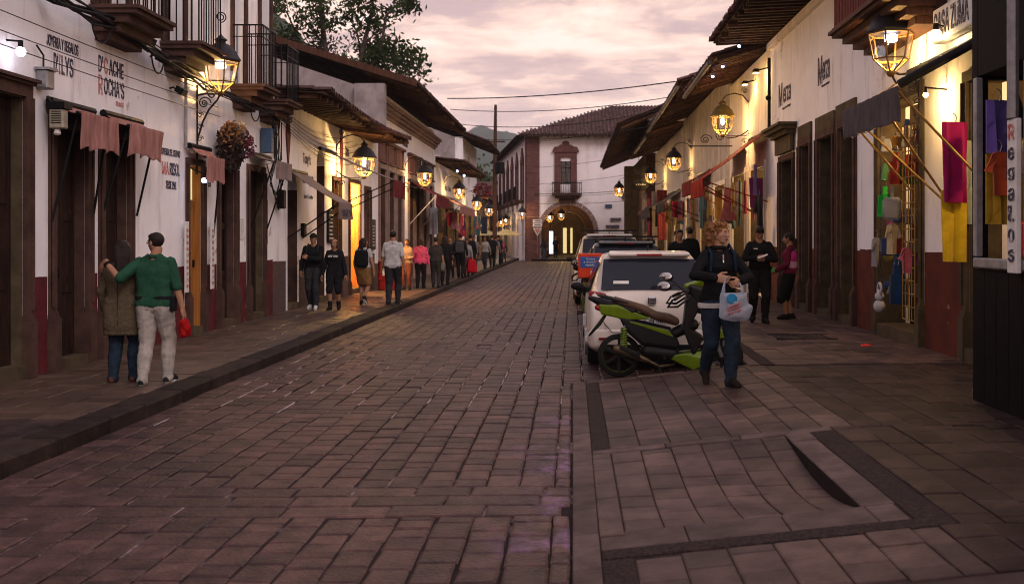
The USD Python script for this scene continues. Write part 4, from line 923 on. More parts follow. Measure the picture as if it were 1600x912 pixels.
# ================================================================ STREET LANTERNS
mt('lantern_black', (0.030, 0.026, 0.030), (0.018, 0.015, 0.018), 14, 0.45, 0.2, 60, metal=.2)
mt('lantern_olive', (0.115, 0.085, 0.022), (0.07, 0.05, 0.015), 9, 0.5, 0.2, 60, metal=.3)
mt('lantern_brass', (0.16, 0.095, 0.03), (0.09, 0.055, 0.02), 9, 0.5, 0.2, 60, metal=.3)
mt('brass_rod', (0.36, 0.22, 0.06), (0.22, 0.13, 0.04), 9, 0.45, 0.2, 60, metal=.4)
def lantern(kind, label, loc, rz, group=None):
    t = thing('street_lantern', label, 'street lamp', loc, rz, group)
    hexa = lambda r, z, k: (r*math.cos(k*math.pi/3), r*math.sin(k*math.pi/3), z)
    fr = []
    lv = [(.305, .14), (.235, -.20), (.055, -.36)] if kind == 'six' else [(.27, .14), (.29, -.02), (.24, -.20), (.10, -.33)]
    for k in range(6):
        fr.append(tube([hexa(r, z, k) for r, z in lv], .013, 5))
        for r, z in lv[:-1] if kind == 'six' else (lv[0], lv[2]): fr.append(tube([hexa(r, z, k), hexa(r, z, k+1)], .012, 5))
    fr.append(ball(.06, (0, 0, lv[-1][1]-.02), 1))
    P(t, 'frame', cat(fr), MATS['lantern_brass'], smooth=30)
    for k in range(6):
        for a, b in zip(lv[:-1], lv[1:]):
            P(t, 'pane', (np.array([hexa(a[0]-.006, a[1]-.01, k), hexa(b[0]-.006, b[1], k), hexa(b[0]-.006, b[1], k+1), hexa(a[0]-.006, a[1]-.01, k+1)]), np.array([[0, 1, 2, 3]])), MATS['lamp_glass'])
    prof = [(.0, .155), (.335, .150), (.34, .175), (.30, .235), (.255, .32), (.16, .42), (.085, .455), (.085, .50), (.12, .51), (.05, .56), (.018, .60), (.0, .66)]
    P(t, 'hood', rev(prof, 6 if kind == 'six' else 18), MATS['lantern_olive' if kind == 'olive' else 'lantern_black'], smooth=35)
    P(t, 'bulb', rev([(0, .13), (.085, .125), (.09, .05), (.05, .03), (0, .025)], 10) if kind == 'six' else rev([(0, .13), (.03, .12), (.045, .06), (.04, -.06), (0, -.09)], 10), MATS['bulb_white'], smooth=True)
    br = []
    if kind == 'six':
        wd = -.41
        br.append(tube([(0, 0, -.36), (-.12, 0, -.40), (wd*.6, 0, -.39), (wd, 0, -.42)], .018, 6))
        a = np.linspace(0, 4.4*math.pi, 34); r = .12*np.exp(-a/7)
        br.append(tube(np.stack([wd+.13 + r*np.cos(a), a*0, -.55 + r*np.sin(a)], 1), .011, 5))
        br.append(tube([(0, 0, -.38), (-.06, 0, -.50), (-.20, 0, -.66), (-.30, 0, -.86), (wd+.02, 0, -1.15)], .016, 6))
        for q in range(5):
            a = np.linspace(0, 2.6*math.pi, 16); r = .055*np.exp(-a/9); z = -.75-.2*q
            br.append(tube(np.stack([wd+.06 + r*np.cos(a), .03*np.sin(a*2), z + r*np.sin(a)], 1), .008, 5))
        br.append(tube([(0, 0, .62), (0, 0, .80)], .012, 5)); a = np.linspace(-.5*math.pi, 2.6*math.pi, 26); r = .085*(1-a/14)
        br.append(tube(np.stack([r*np.cos(a), a*0, .90+r*np.sin(a)], 1), .010, 5))
        br.append(bar((wd+.005, 0, -1.75), (wd+.005, 0, -.25), .04, .014))
    else:
        a = np.linspace(-.05*math.pi, .62*math.pi, 16)
        br.append(tube(np.stack([-.76+.76*np.cos(a[::-1])*1.0, a*0, -.02+.64*np.sin(a[::-1])], 1) if False else [(-.76, 0, .30), (-.72, 0, .52), (-.55, 0, .72), (-.32, 0, .78), (-.10, 0, .72), (0, 0, .60)], .016, 6))
        br.append(tube([(-.76, 0, -.18), (-.55, 0, -.33), (-.35, 0, -.41), (-.15, 0, -.43), (0, 0, -.36)], .018, 6))
        br.append(tube([(-.76, 0, -.36), (.02, 0, -.38)], .010, 5))
        a = np.linspace(0, 4*math.pi, 30); r = .10*np.exp(-a/7)
        br.append(tube(np.stack([-.62+r*np.cos(a), a*0, -.52+r*np.sin(a)], 1), .010, 5))
        br.append(tube(np.stack([-.60+r*np.cos(a), a*0, .84+r*np.sin(a)], 1), .010, 5))
        br.append(bar((-.765, 0, -.65), (-.765, 0, .6), .05, .014))
    P(t, 'bracket', cat(br), MATS['lantern_black'], smooth=40)
    return t
LAMP = 28.0
far_l = 'lamps receding along the left house fronts'; far_r = 'lamps receding along the right house fronts'
lamps = [('six', 'large six sided black lantern on the balcony house between wreath and small pink awning', (-5.93, 17.25, 4.55), 0, None, .8),
         ('round', 'round black hooded lantern glowing beside the orange lit door under the sagging eave', (-5.58, 27.4, 3.70), 0, None, 2.6),
         ('round', 'dark round lantern on the corniced house, third along the left', (-5.58, 38.6, 4.0), 0, None, 1.0),
         ('round', 'lantern above the clothes shops on the left, beneath the blue bulbs', (-5.58, 50.3, 3.95), 0, None, 1.0),
         ('round', 'lantern at the near side of the high eaved house on the left', (-5.58, 59.6, 3.65), 0, None, .9),
         ('round', 'lantern at the far corner of the left house row', (-5.5, 67.3, 3.45), 0, None, .9),
         ('six', 'largest lantern, six sided and black, in front of the wooden balcony on the right', (4.27, 13.75, 4.33), 180, None, .8),
         ('olive', 'olive hooded lantern on the yellow lit wall above the red awning', (4.05, 27.7, 4.85), 180, None, 1.2),
         ('round', 'lantern on the grey fronted shop house on the right beyond the olive one', (4.05, 41.0, 4.75), 180, None, 1.0),
         ('round', 'lantern beside the black hanging signs on the right', (4.0, 52.6, 4.85), 180, None, 1.0),
         ('round', 'lantern hanging on the dark corner house at the end of the right row', (2.80, 62.0, 4.55), 180, None, .95)]
for k, l, p, rz, g, pw in lamps:
    lantern(k, l, p, rz, g)
    lamp_light('/World', (p[0], p[1], p[2]-.15), LAMP*pw)
lantern('round', 'lantern on the corner pilaster left of the lamplit arch', (xf_(817), 74.9, 3.4), 90); lamp_light('/World', (xf_(817), 74.9, 3.25), 16)
lantern('round', 'left lantern of the two inside the arch', (xf_(858), 77.6, 3.2), 0); lamp_light('/World', (xf_(858), 77.6, 3.05), 30)
lantern('round', 'right lantern of the two inside the arch', (xf_(876), 80.0, 3.4), 0); lamp_light('/World', (xf_(876), 80., 3.25), 30)
for j, (px, py, yy) in enumerate(((790, 345, 84), (783, 348, 90), (774, 351, 98))):
    lantern('round', ['nearest', 'middle', 'farthest'][j] + ' of three small lanterns down the bend behind the umbrellas', ((px-895)*yy/1600, yy, EYE+(370-py)*yy/1600), 180)
    lamp_light('/World', ((px-895)*yy/1600, yy, EYE+(370-py)*yy/1600-.15), 14)
lamp_light('/World', (xf_(884), 88, 3.6), 60); lamp_light('/World', (xf_(884), 94, 3.6), 40)

# small bulbs and floodlights
def bulb(label, p, wall, mat, power, col, r=.05, name='wall_bulb', drawn=True):
    t = thing(name, label, 'bulb', p)
    P(t, 'globe', ball(r, (0, 0, 0), 2), MATS[mat], smooth=True)
    P(t, 'socket', tube([(0, 0, r*.8), (0, 0, r+.07)], r*.5, 8), MATS['black_iron'])
    P(t, 'arm', tube([(0, 0, r+.06), tuple(np.array(wall)-np.array(p))], .012, 5), MATS['black_iron'])
    if power: lamp_light('/World', (p[0], p[1], p[2]-r-.02), power, col, .03)
bulb('round white bulb over the wide doorway at the left edge', (LW+.16, 11.46, 3.82), (LW, 11.46, 3.95), 'bulb_white', .16, (.95, .9, 1.0), .055)
bulb('bluish white bulb in the lit jeweller doorway under the small pink awning', (LW+.25, 16.92, 2.68), (LW, 16.9, 2.9), 'bulb_blue', .5, (.8, .85, 1.0), .045)
for j, (x, y, z) in enumerate(((3.9, 24.0, 6.33), (3.75, 25.6, 6.12), (3.72, 27.2, 6.12))):
    bulb(['bluish spot bulb under the boarded eave of the painted name house', 'nearer bluish bulb under the eave with gutters', 'farther bluish bulb under the eave with gutters'][j], (x, y, z-.12), (x+.2, y, z+.1), 'bulb_blue', .5, (.7, .75, 1.0), .036, 'eave_bulb')
for j, (x, y, z) in enumerate(((-5.55, 49.2, 4.9), (-5.5, 51.8, 4.85))):
    bulb(['nearer', 'farther'][j] + ' blue bulb under the eave of the clothes shops', (x, y, z), (x-.3, y, z+.4), 'bulb_blue', .6, (.6, .7, 1.0), .055, 'eave_bulb')
bulb('bright warm bulb glaring in front of the white shop sign', (4.45, 12.55, 4.22), (RW, 12.6, 4.3), 'bulb_warm', 5.0, (1., .72, .33), .07)
bulb('small unseen warm bulb added under the big grey awning', (4.48, 13.0, 3.55), (RW, 13.0, 3.62), 'bulb_warm', 14.0, (1., .62, .22), .035)  # hidden bulb added to light the pillar and pavement below the awning
# wall washing lamps of the cream house
for j, (y, z) in enumerate(((25.0, 5.75), (26.6, 5.7))):
    t = thing('flood_lamp', ['nearer', 'farther'][j] + ' small flood lamp washing the cream wall yellow under the eave', 'lamp', (RW-.28, y, z))
    P(t, 'housing', cat([rbx(-.07, .07, -.1, .1, 0, .09, .02), bar((0, 0, .05), (.28, 0, .12), .03)]), MATS['black_iron'])
    P(t, 'lens', bx(-.06, .06, -.09, .09, -.012, -.002), MATS['bulb_warm'])
    lamp_light('/World', (RW-.28, y, z-.07), 8, (1., .60, .20), .04)
for (y, z, lab) in ((15.35, 4.42, 'small black flood light below the cables, left of the lantern'), (16.1, 4.05, 'second black flood light beside the jeweller lettering'), (14.9, 4.62, 'black flood light fixed just under the second balcony'), (12.05, 4.62, 'iron hook lamp on the wall above the jewellery lettering')):
    t = thing('flood_light', lab, 'lamp', (LW+.12, y, z))
    P(t, 'housing', hullp([(-.02, -.08, -.02), (.10, -.09, -.09), (.10, .09, -.09), (-.02, .08, -.02), (.02, -.08, .07), (.14, -.09, 0.), (.14, .09, 0.), (.02, .08, .07)]), MATS['black_iron'])
    P(t, 'arm', tube([(0, 0, 0), (-.06, 0, .05), (-.12, 0, .03)], .014, 5), MATS['black_iron'])
t = thing('alarm_siren', 'white louvred loudspeaker box on a black arm beside the first pink awning', 'loudspeaker', (LW+.20, 12.2, 3.05), scale=.6)
P(t, 'box', rbx(-.12, .16, -.10, .12, -.02, .36, .02), mt('siren_beige', (.34, .30, .23), (.24, .21, .16), 8, .6))
for k in range(6): P(t, 'louvre', bx(-.08, .12, -.112, -.10, .08+.045*k, .095+.045*k), MATS['black_iron'])
P(t, 'horn', rev([(.0, -.02), (.05, -.03), (.07, -.12), (.04, -.15), (0, -.15)], 10), MATS['white_paint'])
P(t, 'hood', bx(-.16, .20, -.13, .2, .37, .50), MATS['black_iron'])
P(t, 'arm', tube([(-.05, 0, .4), (-.2, 0, .62)], .03, 6), MATS['black_iron'])
t = thing('meter_box', 'small grey electric box on the wall above the wide left doorway', 'electric box', (LW+.01, 12.15, 3.5))
P(t, 'box', cat([rbx(0, .14, -.09, .09, 0, .22, .015), bx(0, .17, -.11, .11, .22, .25)]), MATS['grey_metal']); P(t, 'pipe', tube([(.05, 0, .25), (.05, 0, .4), (.03, -.12, .5)], .012, 5), MATS['cable_black'])

# ================================================================ AWNINGS
def wavy_sheet(p00, p10, p11, p01, amp, waves, nu=28, nv=8, th=.012, scal=0.0, seed=0, sag=0.0):
    """cloth between four corners (u from p00 to p10, v down to p01); waves along u growing down v; scallops at the lower edge"""
    p00, p10, p11, p01 = [np.array(q, float) for q in (p00, p10, p11, p01)]
    r = np.random.default_rng(seed); ph = r.uniform(0, 6.28, 3)
    n = np.cross(p10-p00, p01-p00); n /= np.linalg.norm(n); up = (p00-p01)/np.linalg.norm(p00-p01)
    g = []
    for j in range(nv+1):
        v = j/nv
        for i in range(nu+1):
            u = i/nu; q = (p00*(1-u)+p10*u)*(1-v) + (p01*(1-u)+p11*u)*v
            w = amp*(0.25+0.75*v)*(math.sin(u*waves*6.283+ph[0])+.5*math.sin(u*waves*10.1+ph[1]+v*1.5)+.3*math.sin(v*4+ph[2]+u*3))
            q = q + n*w + np.array([0, 0, -sag*math.sin(math.pi*v)*1.0])
            if scal and j == nv: q = q + up*scal*abs(math.sin(u*waves*3.1416*1.5))
            g.append(q)
    g = np.array(g); k = (nu+1)*(nv+1); g2 = np.vstack([g + n*th/2, g - n*th/2])
    f = []
    for j in range(nv):
        for i in range(nu):
            a = j*(nu+1)+i; f.append([a, a+1, a+nu+2, a+nu+1]); f.append([k+a, k+a+nu+1, k+a+nu+2, k+a+1])
    for i in range(nu): f.append([i, k+i, k+i+1, i+1]); a = nv*(nu+1)+i; f.append([a, a+1, k+a+1, k+a])
    for j in range(nv):
        a = j*(nu+1); f.append([a, a+nu+1, k+a+nu+1, k+a]); a += nu; f.append([a, k+a, k+a+nu+1, a+nu+1])
    return A((g2, np.array(f)))
def awning(s, label, y0, y1, zt, zb, db, mat, val, rods=(), dt=.10, scal=.03, name='shop_awning', front_bar=True, seed=1, roll=True, rodmat='black_iron', waves=None, val_mat=None):
    X = LW if s < 0 else RW
    t = thing(name, label, 'awning', (X, y0, zb))
    q = lambda d, y, z: (X - s*d, y, z)
    wv = waves or max(3, (y1-y0)*3)
    W(t, 'cloth', wavy_sheet(q(dt, y0, zt), q(dt, y1, zt), q(db, y1, zb), q(db, y0, zb), .008, wv*.5, 20, 8, sag=.03, seed=seed), MATS[mat], smooth=True)
    W(t, 'valance', wavy_sheet(q(db+.012, y0, zb+.02), q(db+.012, y1, zb+.02), q(db+.0, y1, zb-val), q(db+.0, y0, zb-val), .032, wv, 44, 8, scal=scal, seed=seed+5), MATS[val_mat or mat], smooth=True)
    if front_bar: W(t, 'front_bar', tube([q(db-.02, y0-.03, zb), q(db-.02, y1+.03, zb)], .02, 7), MATS[rodmat])
    if roll: W(t, 'roller', tube([q(dt-.02, y0-.05, zt+.02), q(dt-.02, y1+.05, zt+.02)], .05, 8), MATS['black_iron'])
    for (a, b) in rods: W(t, 'arm', tube([q(*a), q(*b)], .016, 6), MATS[rodmat])
    return t
A_ = awning
A_(-1, 'first faded pink awning on the balcony house, below the jewellery lettering', 12.30, 13.32, 3.36, 3.24, .42, 'awning_rose', .44, [((.34, 13.22, 3.2), (.06, 13.42, 2.05)), ((.34, 12.4, 3.2), (.06, 12.35, 1.95))], scal=.05, seed=2, waves=2)
A_(-1, 'second pink awning, darker at its lower edge, left of the lantern', 13.70, 14.80, 3.38, 3.24, .42, 'awning_rose', .42, [((.34, 14.7, 3.2), (.06, 14.75, 2.05)), ((.34, 13.8, 3.2), (.06, 13.7, 2.1))], scal=.06, seed=3, val_mat='awning_rose', waves=2)
A_(-1, 'small pink scalloped awning over the lit jeweller doorway', 16.75, 17.6, 3.22, 3.06, .34, 'awning_rose', .42, [((.3, 17.55, 3.0), (.06, 17.9, 1.75))], scal=.07, seed=4)
A_(-1, 'short grey brown awning with fringe beside the dried wreath', 20.0, 21.1, 3.35, 3.22, .55, 'awning_taupe', .34, [((.5, 20.0, 3.2), (.05, 20.0, 1.9)), ((.5, 21.0, 3.2), (.05, 21.0, 1.85))], scal=.02, seed=5)
t = A_(-1, 'long taupe awning of the arched doorway with lettering on its valance', 22.6, 24.0, 3.20, 2.50, 1.18, 'awning_taupe', .36, [((1.15, 22.7, 2.5), (.03, 22.65, 1.72)), ((1.15, 23.9, 2.5), (.03, 23.9, 1.72))], scal=.01, seed=6)
letters(t, -1, 'SHAYA', 22.75, 23.85, 2.22, 2.38, MATS['letter_ink'], d=1.215)
A_(-1, 'longest taupe awning with wine striped valance reaching over the left pavement', 25.4, 27.0, 3.92, 3.15, 1.9, 'awning_taupe', .42, [((1.85, 25.5, 3.12), (.03, 25.4, 2.3)), ((1.85, 26.9, 3.12), (.03, 26.9, 2.3))], scal=.02, seed=7, val_mat='awning_wine')
A_(-1, 'wine red awning beside the third left lantern', 39.3, 43.2, 3.9, 3.35, 1.1, 'awning_wine', .45, [((1.05, 39.4, 3.3), (.03, 39.4, 2.2)), ((1.05, 43.1, 3.3), (.03, 43.1, 2.2))], scal=.03, seed=8, rodmat='white_paint')
A_(-1, 'faded rose awning over the left clothes shops', 47.6, 54.5, 3.7, 3.2, 1.1, 'awning_rose', .4, [((1.05, 47.8, 3.2), (.03, 47.8, 2.2))], scal=.05, seed=9)
# right
A_(1, 'large grey awning folded out beneath the biggest lantern on the right', 11.75, 14.15, 4.0, 3.46, 1.02, 'awning_grey', .40, [((1.0, 11.8, 3.42), (.03, 11.7, 2.35)), ((1.0, 14.05, 3.42), (.03, 14.3, 2.4)), ((.98, 12.4, 3.3), (.03, 12.9, 2.2)), ((.98, 13.6, 3.3), (.03, 13.0, 2.2))], scal=.03, seed=10, rodmat='brass_rod')
W('/World/shop_awning_008', 'side_bar', tube([(RW-.05, 11.68, 4.03), (RW-1.02, 11.68, 3.49)], .055, 10), MATS['black_iron'], smooth=40)
A_(1, 'bright red awning arm reaching far out from the yellow lit wall', 24.75, 27.0, 4.28, 3.15, 1.6, 'awning_red', .42, [((1.55, 24.85, 3.1), (.03, 24.8, 2.6)), ((1.55, 26.9, 3.1), (.03, 26.9, 2.4)), ((1.5, 25.9, 3.1), (.03, 25.9, 2.3))], scal=.03, seed=11, rodmat='awning_red')
A_(1, 'dark red awning behind the bright red one', 28.0, 30.4, 4.1, 3.3, 1.5, 'awning_wine', .4, [((1.45, 28.1, 3.3), (.03, 28.1, 2.4)), ((1.45, 30.3, 3.3), (.03, 30.3, 2.4))], seed=12, rodmat='awning_red')
A_(1, 'black awning on thin struts farther along the right shops', 35.0, 38.2, 4.0, 2.95, 1.6, 'cable_black', .35, [((1.55, 35.1, 2.9), (.03, 35.1, 2.3)), ((1.55, 38.1, 2.9), (.03, 38.1, 2.3)), ((1.55, 36.6, 2.9), (.03, 36.6, 2.2))], seed=13)
A_(1, 'dim grey awning at the far end of the right shops', 45.0, 50.0, 3.8, 3.0, 1.4, 'awning_grey', .4, [((1.35, 45.1, 3.0), (.03, 45.1, 2.3))], seed=14)

# ================================================================ HANGING GOODS
GM = {}
def gm(c):
    k = 'cloth_%d_%d_%d' % tuple(int(x*255) for x in c)
    if k not in MATS: mt(k, c, tuple(x*.7 for x in c), 5, .8, .2, 120, sheen=.2, trans=.12)
    return MATS[k]
SHP = {'shirt': [(-.1, 1), (.1, 1), (.32, .92), (.5, .55), (.36, .5), (.3, .66), (.29, 0), (-.29, 0), (-.3, .66), (-.36, .5), (-.5, .55), (-.32, .92)],
       'dress': [(-.1, 1), (.1, 1), (.2, .95), (.18, .62), (.46, 0), (-.46, 0), (-.18, .62), (-.2, .95)],
       'cloth': [(-.5, 1), (.5, 1), (.48, .5), (.5, 0), (-.44, .01), (-.47, .5)],
       'trousers': [(-.3, 1), (.3, 1), (.38, 0), (.08, 0), (0, .6), (-.08, 0), (-.38, 0)],
       'bag': [(-.36, .72), (-.2, .74), (-.18, 1), (.18, 1), (.2, .74), (.36, .72), (.42, 0), (-.42, 0)]}
def garment(label, shape, c, x, y, z0, z1, w, ang=90, seed=0, group=None, cat_='clothing', name=None, hanger=True, mat=None):
    """hanging goods; ang turns the width direction: 90 = along the street"""
    H = z1-z0; pts = np.array(SHP[shape])*[w, H]
    pg = Polygon(pts); v, f = ext(pg, .02)
    m = trimesh.Trimesh(v, f); m = m.subdivide_to_size(max(.12, w*.25)); v, f = np.asarray(m.vertices).copy(), np.asarray(m.faces)
    r = np.random.default_rng(seed); p1, p2 = r.uniform(0, 6, 2)
    fall = 1 - v[:, 1]/H
    v[:, 2] += (.03*np.sin(v[:, 0]/w*11+p1)+.018*np.sin(v[:, 0]/w*21+p2))*(.35+.65*fall)
    a = math.radians(ang); u = np.array([math.cos(a), math.sin(a), 0]); n = np.array([-u[1], u[0], 0])
    wv = v[:, [0]]*u + v[:, [1]]*np.array([0, 0, 1.]) + v[:, [2]]*n
    t = thing(name or ('hanging_' + shape), label, cat_, (x, y, z0), group=group)
    P(t, 'fabric', (wv, f), mat or gm(c), smooth=40)
    if hanger:
        P(t, 'hook', tube([u*(-.18*w), u*.0+np.array([0, 0, .06]), u*(.18*w)], .006, 4) if False else tube([np.array([0, 0, H-.01]), np.array([0, 0, H+.05])+u*.02, np.array([0, 0, H+.09]), np.array([0, 0, H+.1])-u*.03], .006, 5), MATS['grey_metal'])
    return t
G = garment
G('bright magenta cloth hanging over the yellow one beside the lit pillar', 'cloth', (.42, .005, .13), 4.50, 12.05, 2.15, 3.10, .33, 12, 1)
G('bright yellow cloth hanging lowest beside the lit pillar', 'cloth', (.80, .55, .015), 4.53, 12.15, 1.45, 2.3, .34, 12, 2)
G('pale green printed cloth edge behind the magenta cloth', 'cloth', (.45, .5, .36), 4.66, 12.22, 1.9, 2.9, .22, 15, 3)
G('bright green plastic mesh bag hanging in the shop bay', 'bag', (.02, .55, .06), 4.66, 15.25, 2.05, 2.50, .26, 20, 4, cat_='bag', name='hanging_bag')
G('dark red bag hanging in the shadow of the shop bay', 'bag', (.25, .02, .02), 4.62, 14.6, 2.5, 2.95, .26, 20, 5, cat_='bag', name='hanging_bag')
G('deep blue bag hanging low in the shop bay', 'bag', (.01, .06, .22), 4.62, 14.55, .80, 1.36, .40, 25, 6, cat_='bag', name='hanging_bag')
G('second blue patterned bag beside the deep blue one', 'bag', (.02, .10, .26), 4.74, 14.85, 1.0, 1.5, .34, 30, 7, cat_='bag', name='hanging_bag')
G('pink and white cloth doll hanging by the wire grid', 'shirt', (.55, .12, .2), 4.60, 14.12, 1.25, 1.6, .24, 20, 8, cat_='toy', name='hanging_toy')
G('grey and white small apron hanging by the shop step', 'shirt', (.35, .33, .36), 4.62, 15.55, 1.30, 1.75, .2, 20, 9)
G('pale beige knitted top hanging in the shop bay', 'shirt', (.5, .42, .3), 4.60, 14.7, 1.5, 1.95, .26, 20, 10)
G('purple and blue patterned bag inside the black showcase', 'cloth', (.16, .10, .42), 3.84, 9.22, 2.5, 2.98, .24, 10, 11, cat_='bag', name='hanging_bag')
G('orange patterned bag below the purple one in the showcase', 'shirt', (.62, .10, .03), 3.83, 9.18, 2.12, 2.52, .26, 10, 12, cat_='bag', name='hanging_bag')
G('ochre yellow cloth behind the orange bag in the showcase', 'cloth', (.5, .30, .02), 3.86, 9.28, 1.86, 2.5, .24, 10, 13)
G('dark grey shirt hanging at the near side of the showcase', 'shirt', (.03, .025, .03), 3.92, 9.05, 2.25, 3.0, .2, 10, 14)
# translucent dipper
t = thing('plastic_dipper', 'translucent white plastic scoop hanging beside the green bag', 'scoop', (4.60, 14.75, 1.98), 60)
P(t, 'bowl', mv(rbx(-.08, .08, -.13, .13, 0, .34, .05), 0, 0, 0), mt('milky_plastic', (.36, .36, .38), (.3, .3, .32), 5, .35, trans=.4), smooth=40); P(t, 'handle', tube([(0, 0, .33), (0, 0, .5)], .022, 7), MATS['milky_plastic'])
# plush toy
t = thing('plush_toy', 'pale grey plush toy with looped arms hanging low by the shop step', 'toy', (4.58, 15.3, .72), scale=.55)
P(t, 'body', A(MF.batch_boolean([MF.sphere(.16, 16).scale((1, 1, 1.1)), MF.sphere(.13, 16).translate((0, -.02, .26)), MF.sphere(.05, 10).translate((0, -.1, .38)), MF.sphere(.05, 10).translate((0, .08, .38))], manifold3d.OpType.Add)), mt('plush_grey', (.5, .5, .55), (.38, .38, .42), 20, .95, .6, 90), smooth=50)
a = np.linspace(0, 2*math.pi, 20); P(t, 'arm', tube(np.stack([a*0, -.02+.15*np.cos(a), .45+.17*np.sin(a)], 1), .035, 7), MATS['plush_grey'], smooth=True)
# wire display grid
t = thing('wire_grid', 'brass coloured wire display grid at the far edge of the lit pillar', 'display rack', (4.66, 13.95, .6))
P(t, 'wires', cat([tube([(0, y, 0), (0, y, 2.7)], .009, 4) for y in (0, .13, .26, .39, .52)] + [tube([(0, 0, z), (0, .52, z)], .009, 4) for z in np.arange(0, 2.75, .18)]), MATS['brass_rod'])
def hs_trink(r):
    w, h = r.uniform(.04, .10), r.uniform(.06, .14)
    return [MF.batch_hull([MF.sphere(.02, 8).translate((a*w, 0, b*h)) for a in (-1, 1) for b in (-1, 1)]), MF.sphere(w*.9, 10).scale((1, .4, 1.3)), MF.batch_hull([MF.sphere(.015, 8).translate((a*w*.5, 0, h)) for a in (-1, 1)] + [MF.sphere(.02, 8).translate((a*w*1.2, 0, -h)) for a in (-1, 1)])][r.integers(3)]
# small things pinned on the bay's racks
cs = [(.5, .4, .1), (.1, .3, .12), (.5, .05, .05), (.5, .5, .5), (.05, .1, .3), (.45, .1, .3), (.3, .25, .2), (.6, .3, .05)]
nm = ['mustard', 'green', 'red', 'white', 'navy', 'pink', 'brown', 'orange']
r_ = np.random.default_rng(44)
ordn = ['first', 'second', 'third', 'fourth', 'fifth', 'sixth', 'seventh']; rown = ['top', 'second', 'middle', 'fourth', 'bottom']; nm2 = ['yellow', 'green', 'red', 'white', 'navy', 'pink', 'brown', 'orange']
for rw_ in range(5):
    for cl in range(7):
        y = 14.22 + .22*cl + r_.uniform(-.05, .05); z = 3.2 - .55*rw_ + r_.uniform(-.12, .12); k = r_.integers(8); c = tuple(q*.7 for q in cs[k])
        one('shop_trinket', mv(A(hs_trink(r_)), 4.66+.16*r_.random(), y, z), gm(c), f'{nm2[k]} trinket on the open bay rack, {rown[rw_]} row, {ordn[cl]} from the pillar', 'trinket', group='trinkets on the rack of the open shop bay')
for k in range(9):
    y = 10.5 + 1.5*r_.random(); c = cs[(k*3) % 8]
    one('shop_trinket', mv(rbx(-.03, .03, -.12, .12, -.2, .2, .03), 4.95+.2*r_.random(), y, 3.1-.23*k), gm(c), f'{nm[(k*3) % 8]} item deep in the bay behind the magenta cloth, {["highest", "second", "third", "fourth", "fifth", "sixth", "seventh", "eighth", "lowest"][k]} from the top', 'trinket', group='goods in the bay behind the magenta cloth')
# clothes outside the far shops
def row(s, y0, y1, n, z, side, sd, grp, X=None, dmax=.5):
    r = np.random.default_rng(sd)
    pal = [(tuple(.6*q for q in a_), b_) for a_, b_ in [((.5, .02, .08), 'crimson'), ((.6, .5, .45), 'cream'), ((.04, .04, .07), 'black'), ((.35, .05, .25), 'purple'), ((.6, .2, .25), 'rose'), ((.06, .14, .16), 'teal'), ((.5, .28, .04), 'mustard'), ((.55, .55, .6), 'white'), ((.1, .05, .03), 'brown')]]
    for k in range(n):
        y = y0 + (y1-y0)*(k+.5)/n; c, cn = pal[(k*5+sd) % 9]; sh = ['shirt', 'dress', 'trousers', 'cloth', 'dress'][(k+sd) % 5]
        d = r.uniform(.12, dmax); X_ = (LW if s < 0 else RW) - s*d; h = r.uniform(.6, 1.2)
        G(f'{cn} {sh} hanging {side}', sh, c, X_, y, z-h, z, r.uniform(.35, .6), r.choice([90, 75, 105, 20]), sd*10+k, grp)
row(1, 25.1, 27.4, 7, 3.2, 'before the cream lamplit shop on the right', 3, 'clothes before the cream lamplit shop')
row(1, 27.9, 30.4, 6, 3.1, 'below the dark red awning on the right', 4, 'clothes below the dark red awning')
row(1, 31.8, 43, 13, 3.1, 'before the grey fronted shops on the right', 5, 'clothes before the grey fronted shops', dmax=.8)
row(1, 45, 58, 9, 3.2, 'before the far right shop house', 6, 'clothes before the far right shop house', dmax=.9)
row(-1, 43.6, 46.4, 4, 3.0, 'beside the wine red awning on the left', 7, 'clothes beside the wine red awning')
row(-1, 47.6, 58.5, 13, 2.95, 'outside the left clothes shops', 8, 'clothes outside the left clothes shops', dmax=.8)
row(-1, 60, 65.5, 6, 3.0, 'outside the last shops of the left row', 9, 'clothes outside the last left shops', dmax=.8)
for k in range(4):
    G(['wide red striped', 'wide cream', 'wide wine red', 'wide grey'][k] + ' curtain cloth hung long before the far right shop', 'cloth', [(.3, .05, .05), (.55, .48, .42), (.2, .03, .05), (.3, .28, .3)][k], 4.1-.12*k, 47+1.6*k, 1.6, 3.9, .55, 30, 60+k)
G('black shirt hanging by a white shirt near the policeman', 'shirt', (.02, .02, .025), 4.35, 23.9, 1.9, 2.75, .55, 60, 91)
G('violet scarf hanging high at the edge of the cream shop', 'cloth', (.22, .13, .35), 4.45, 24.9, 2.75, 3.5, .3, 70, 92)
G('dark blue trousers hanging beside the black shirt near the policeman', 'trousers', (.02, .05, .10), 4.45, 24.3, 1.2, 2.0, .4, 60, 93)

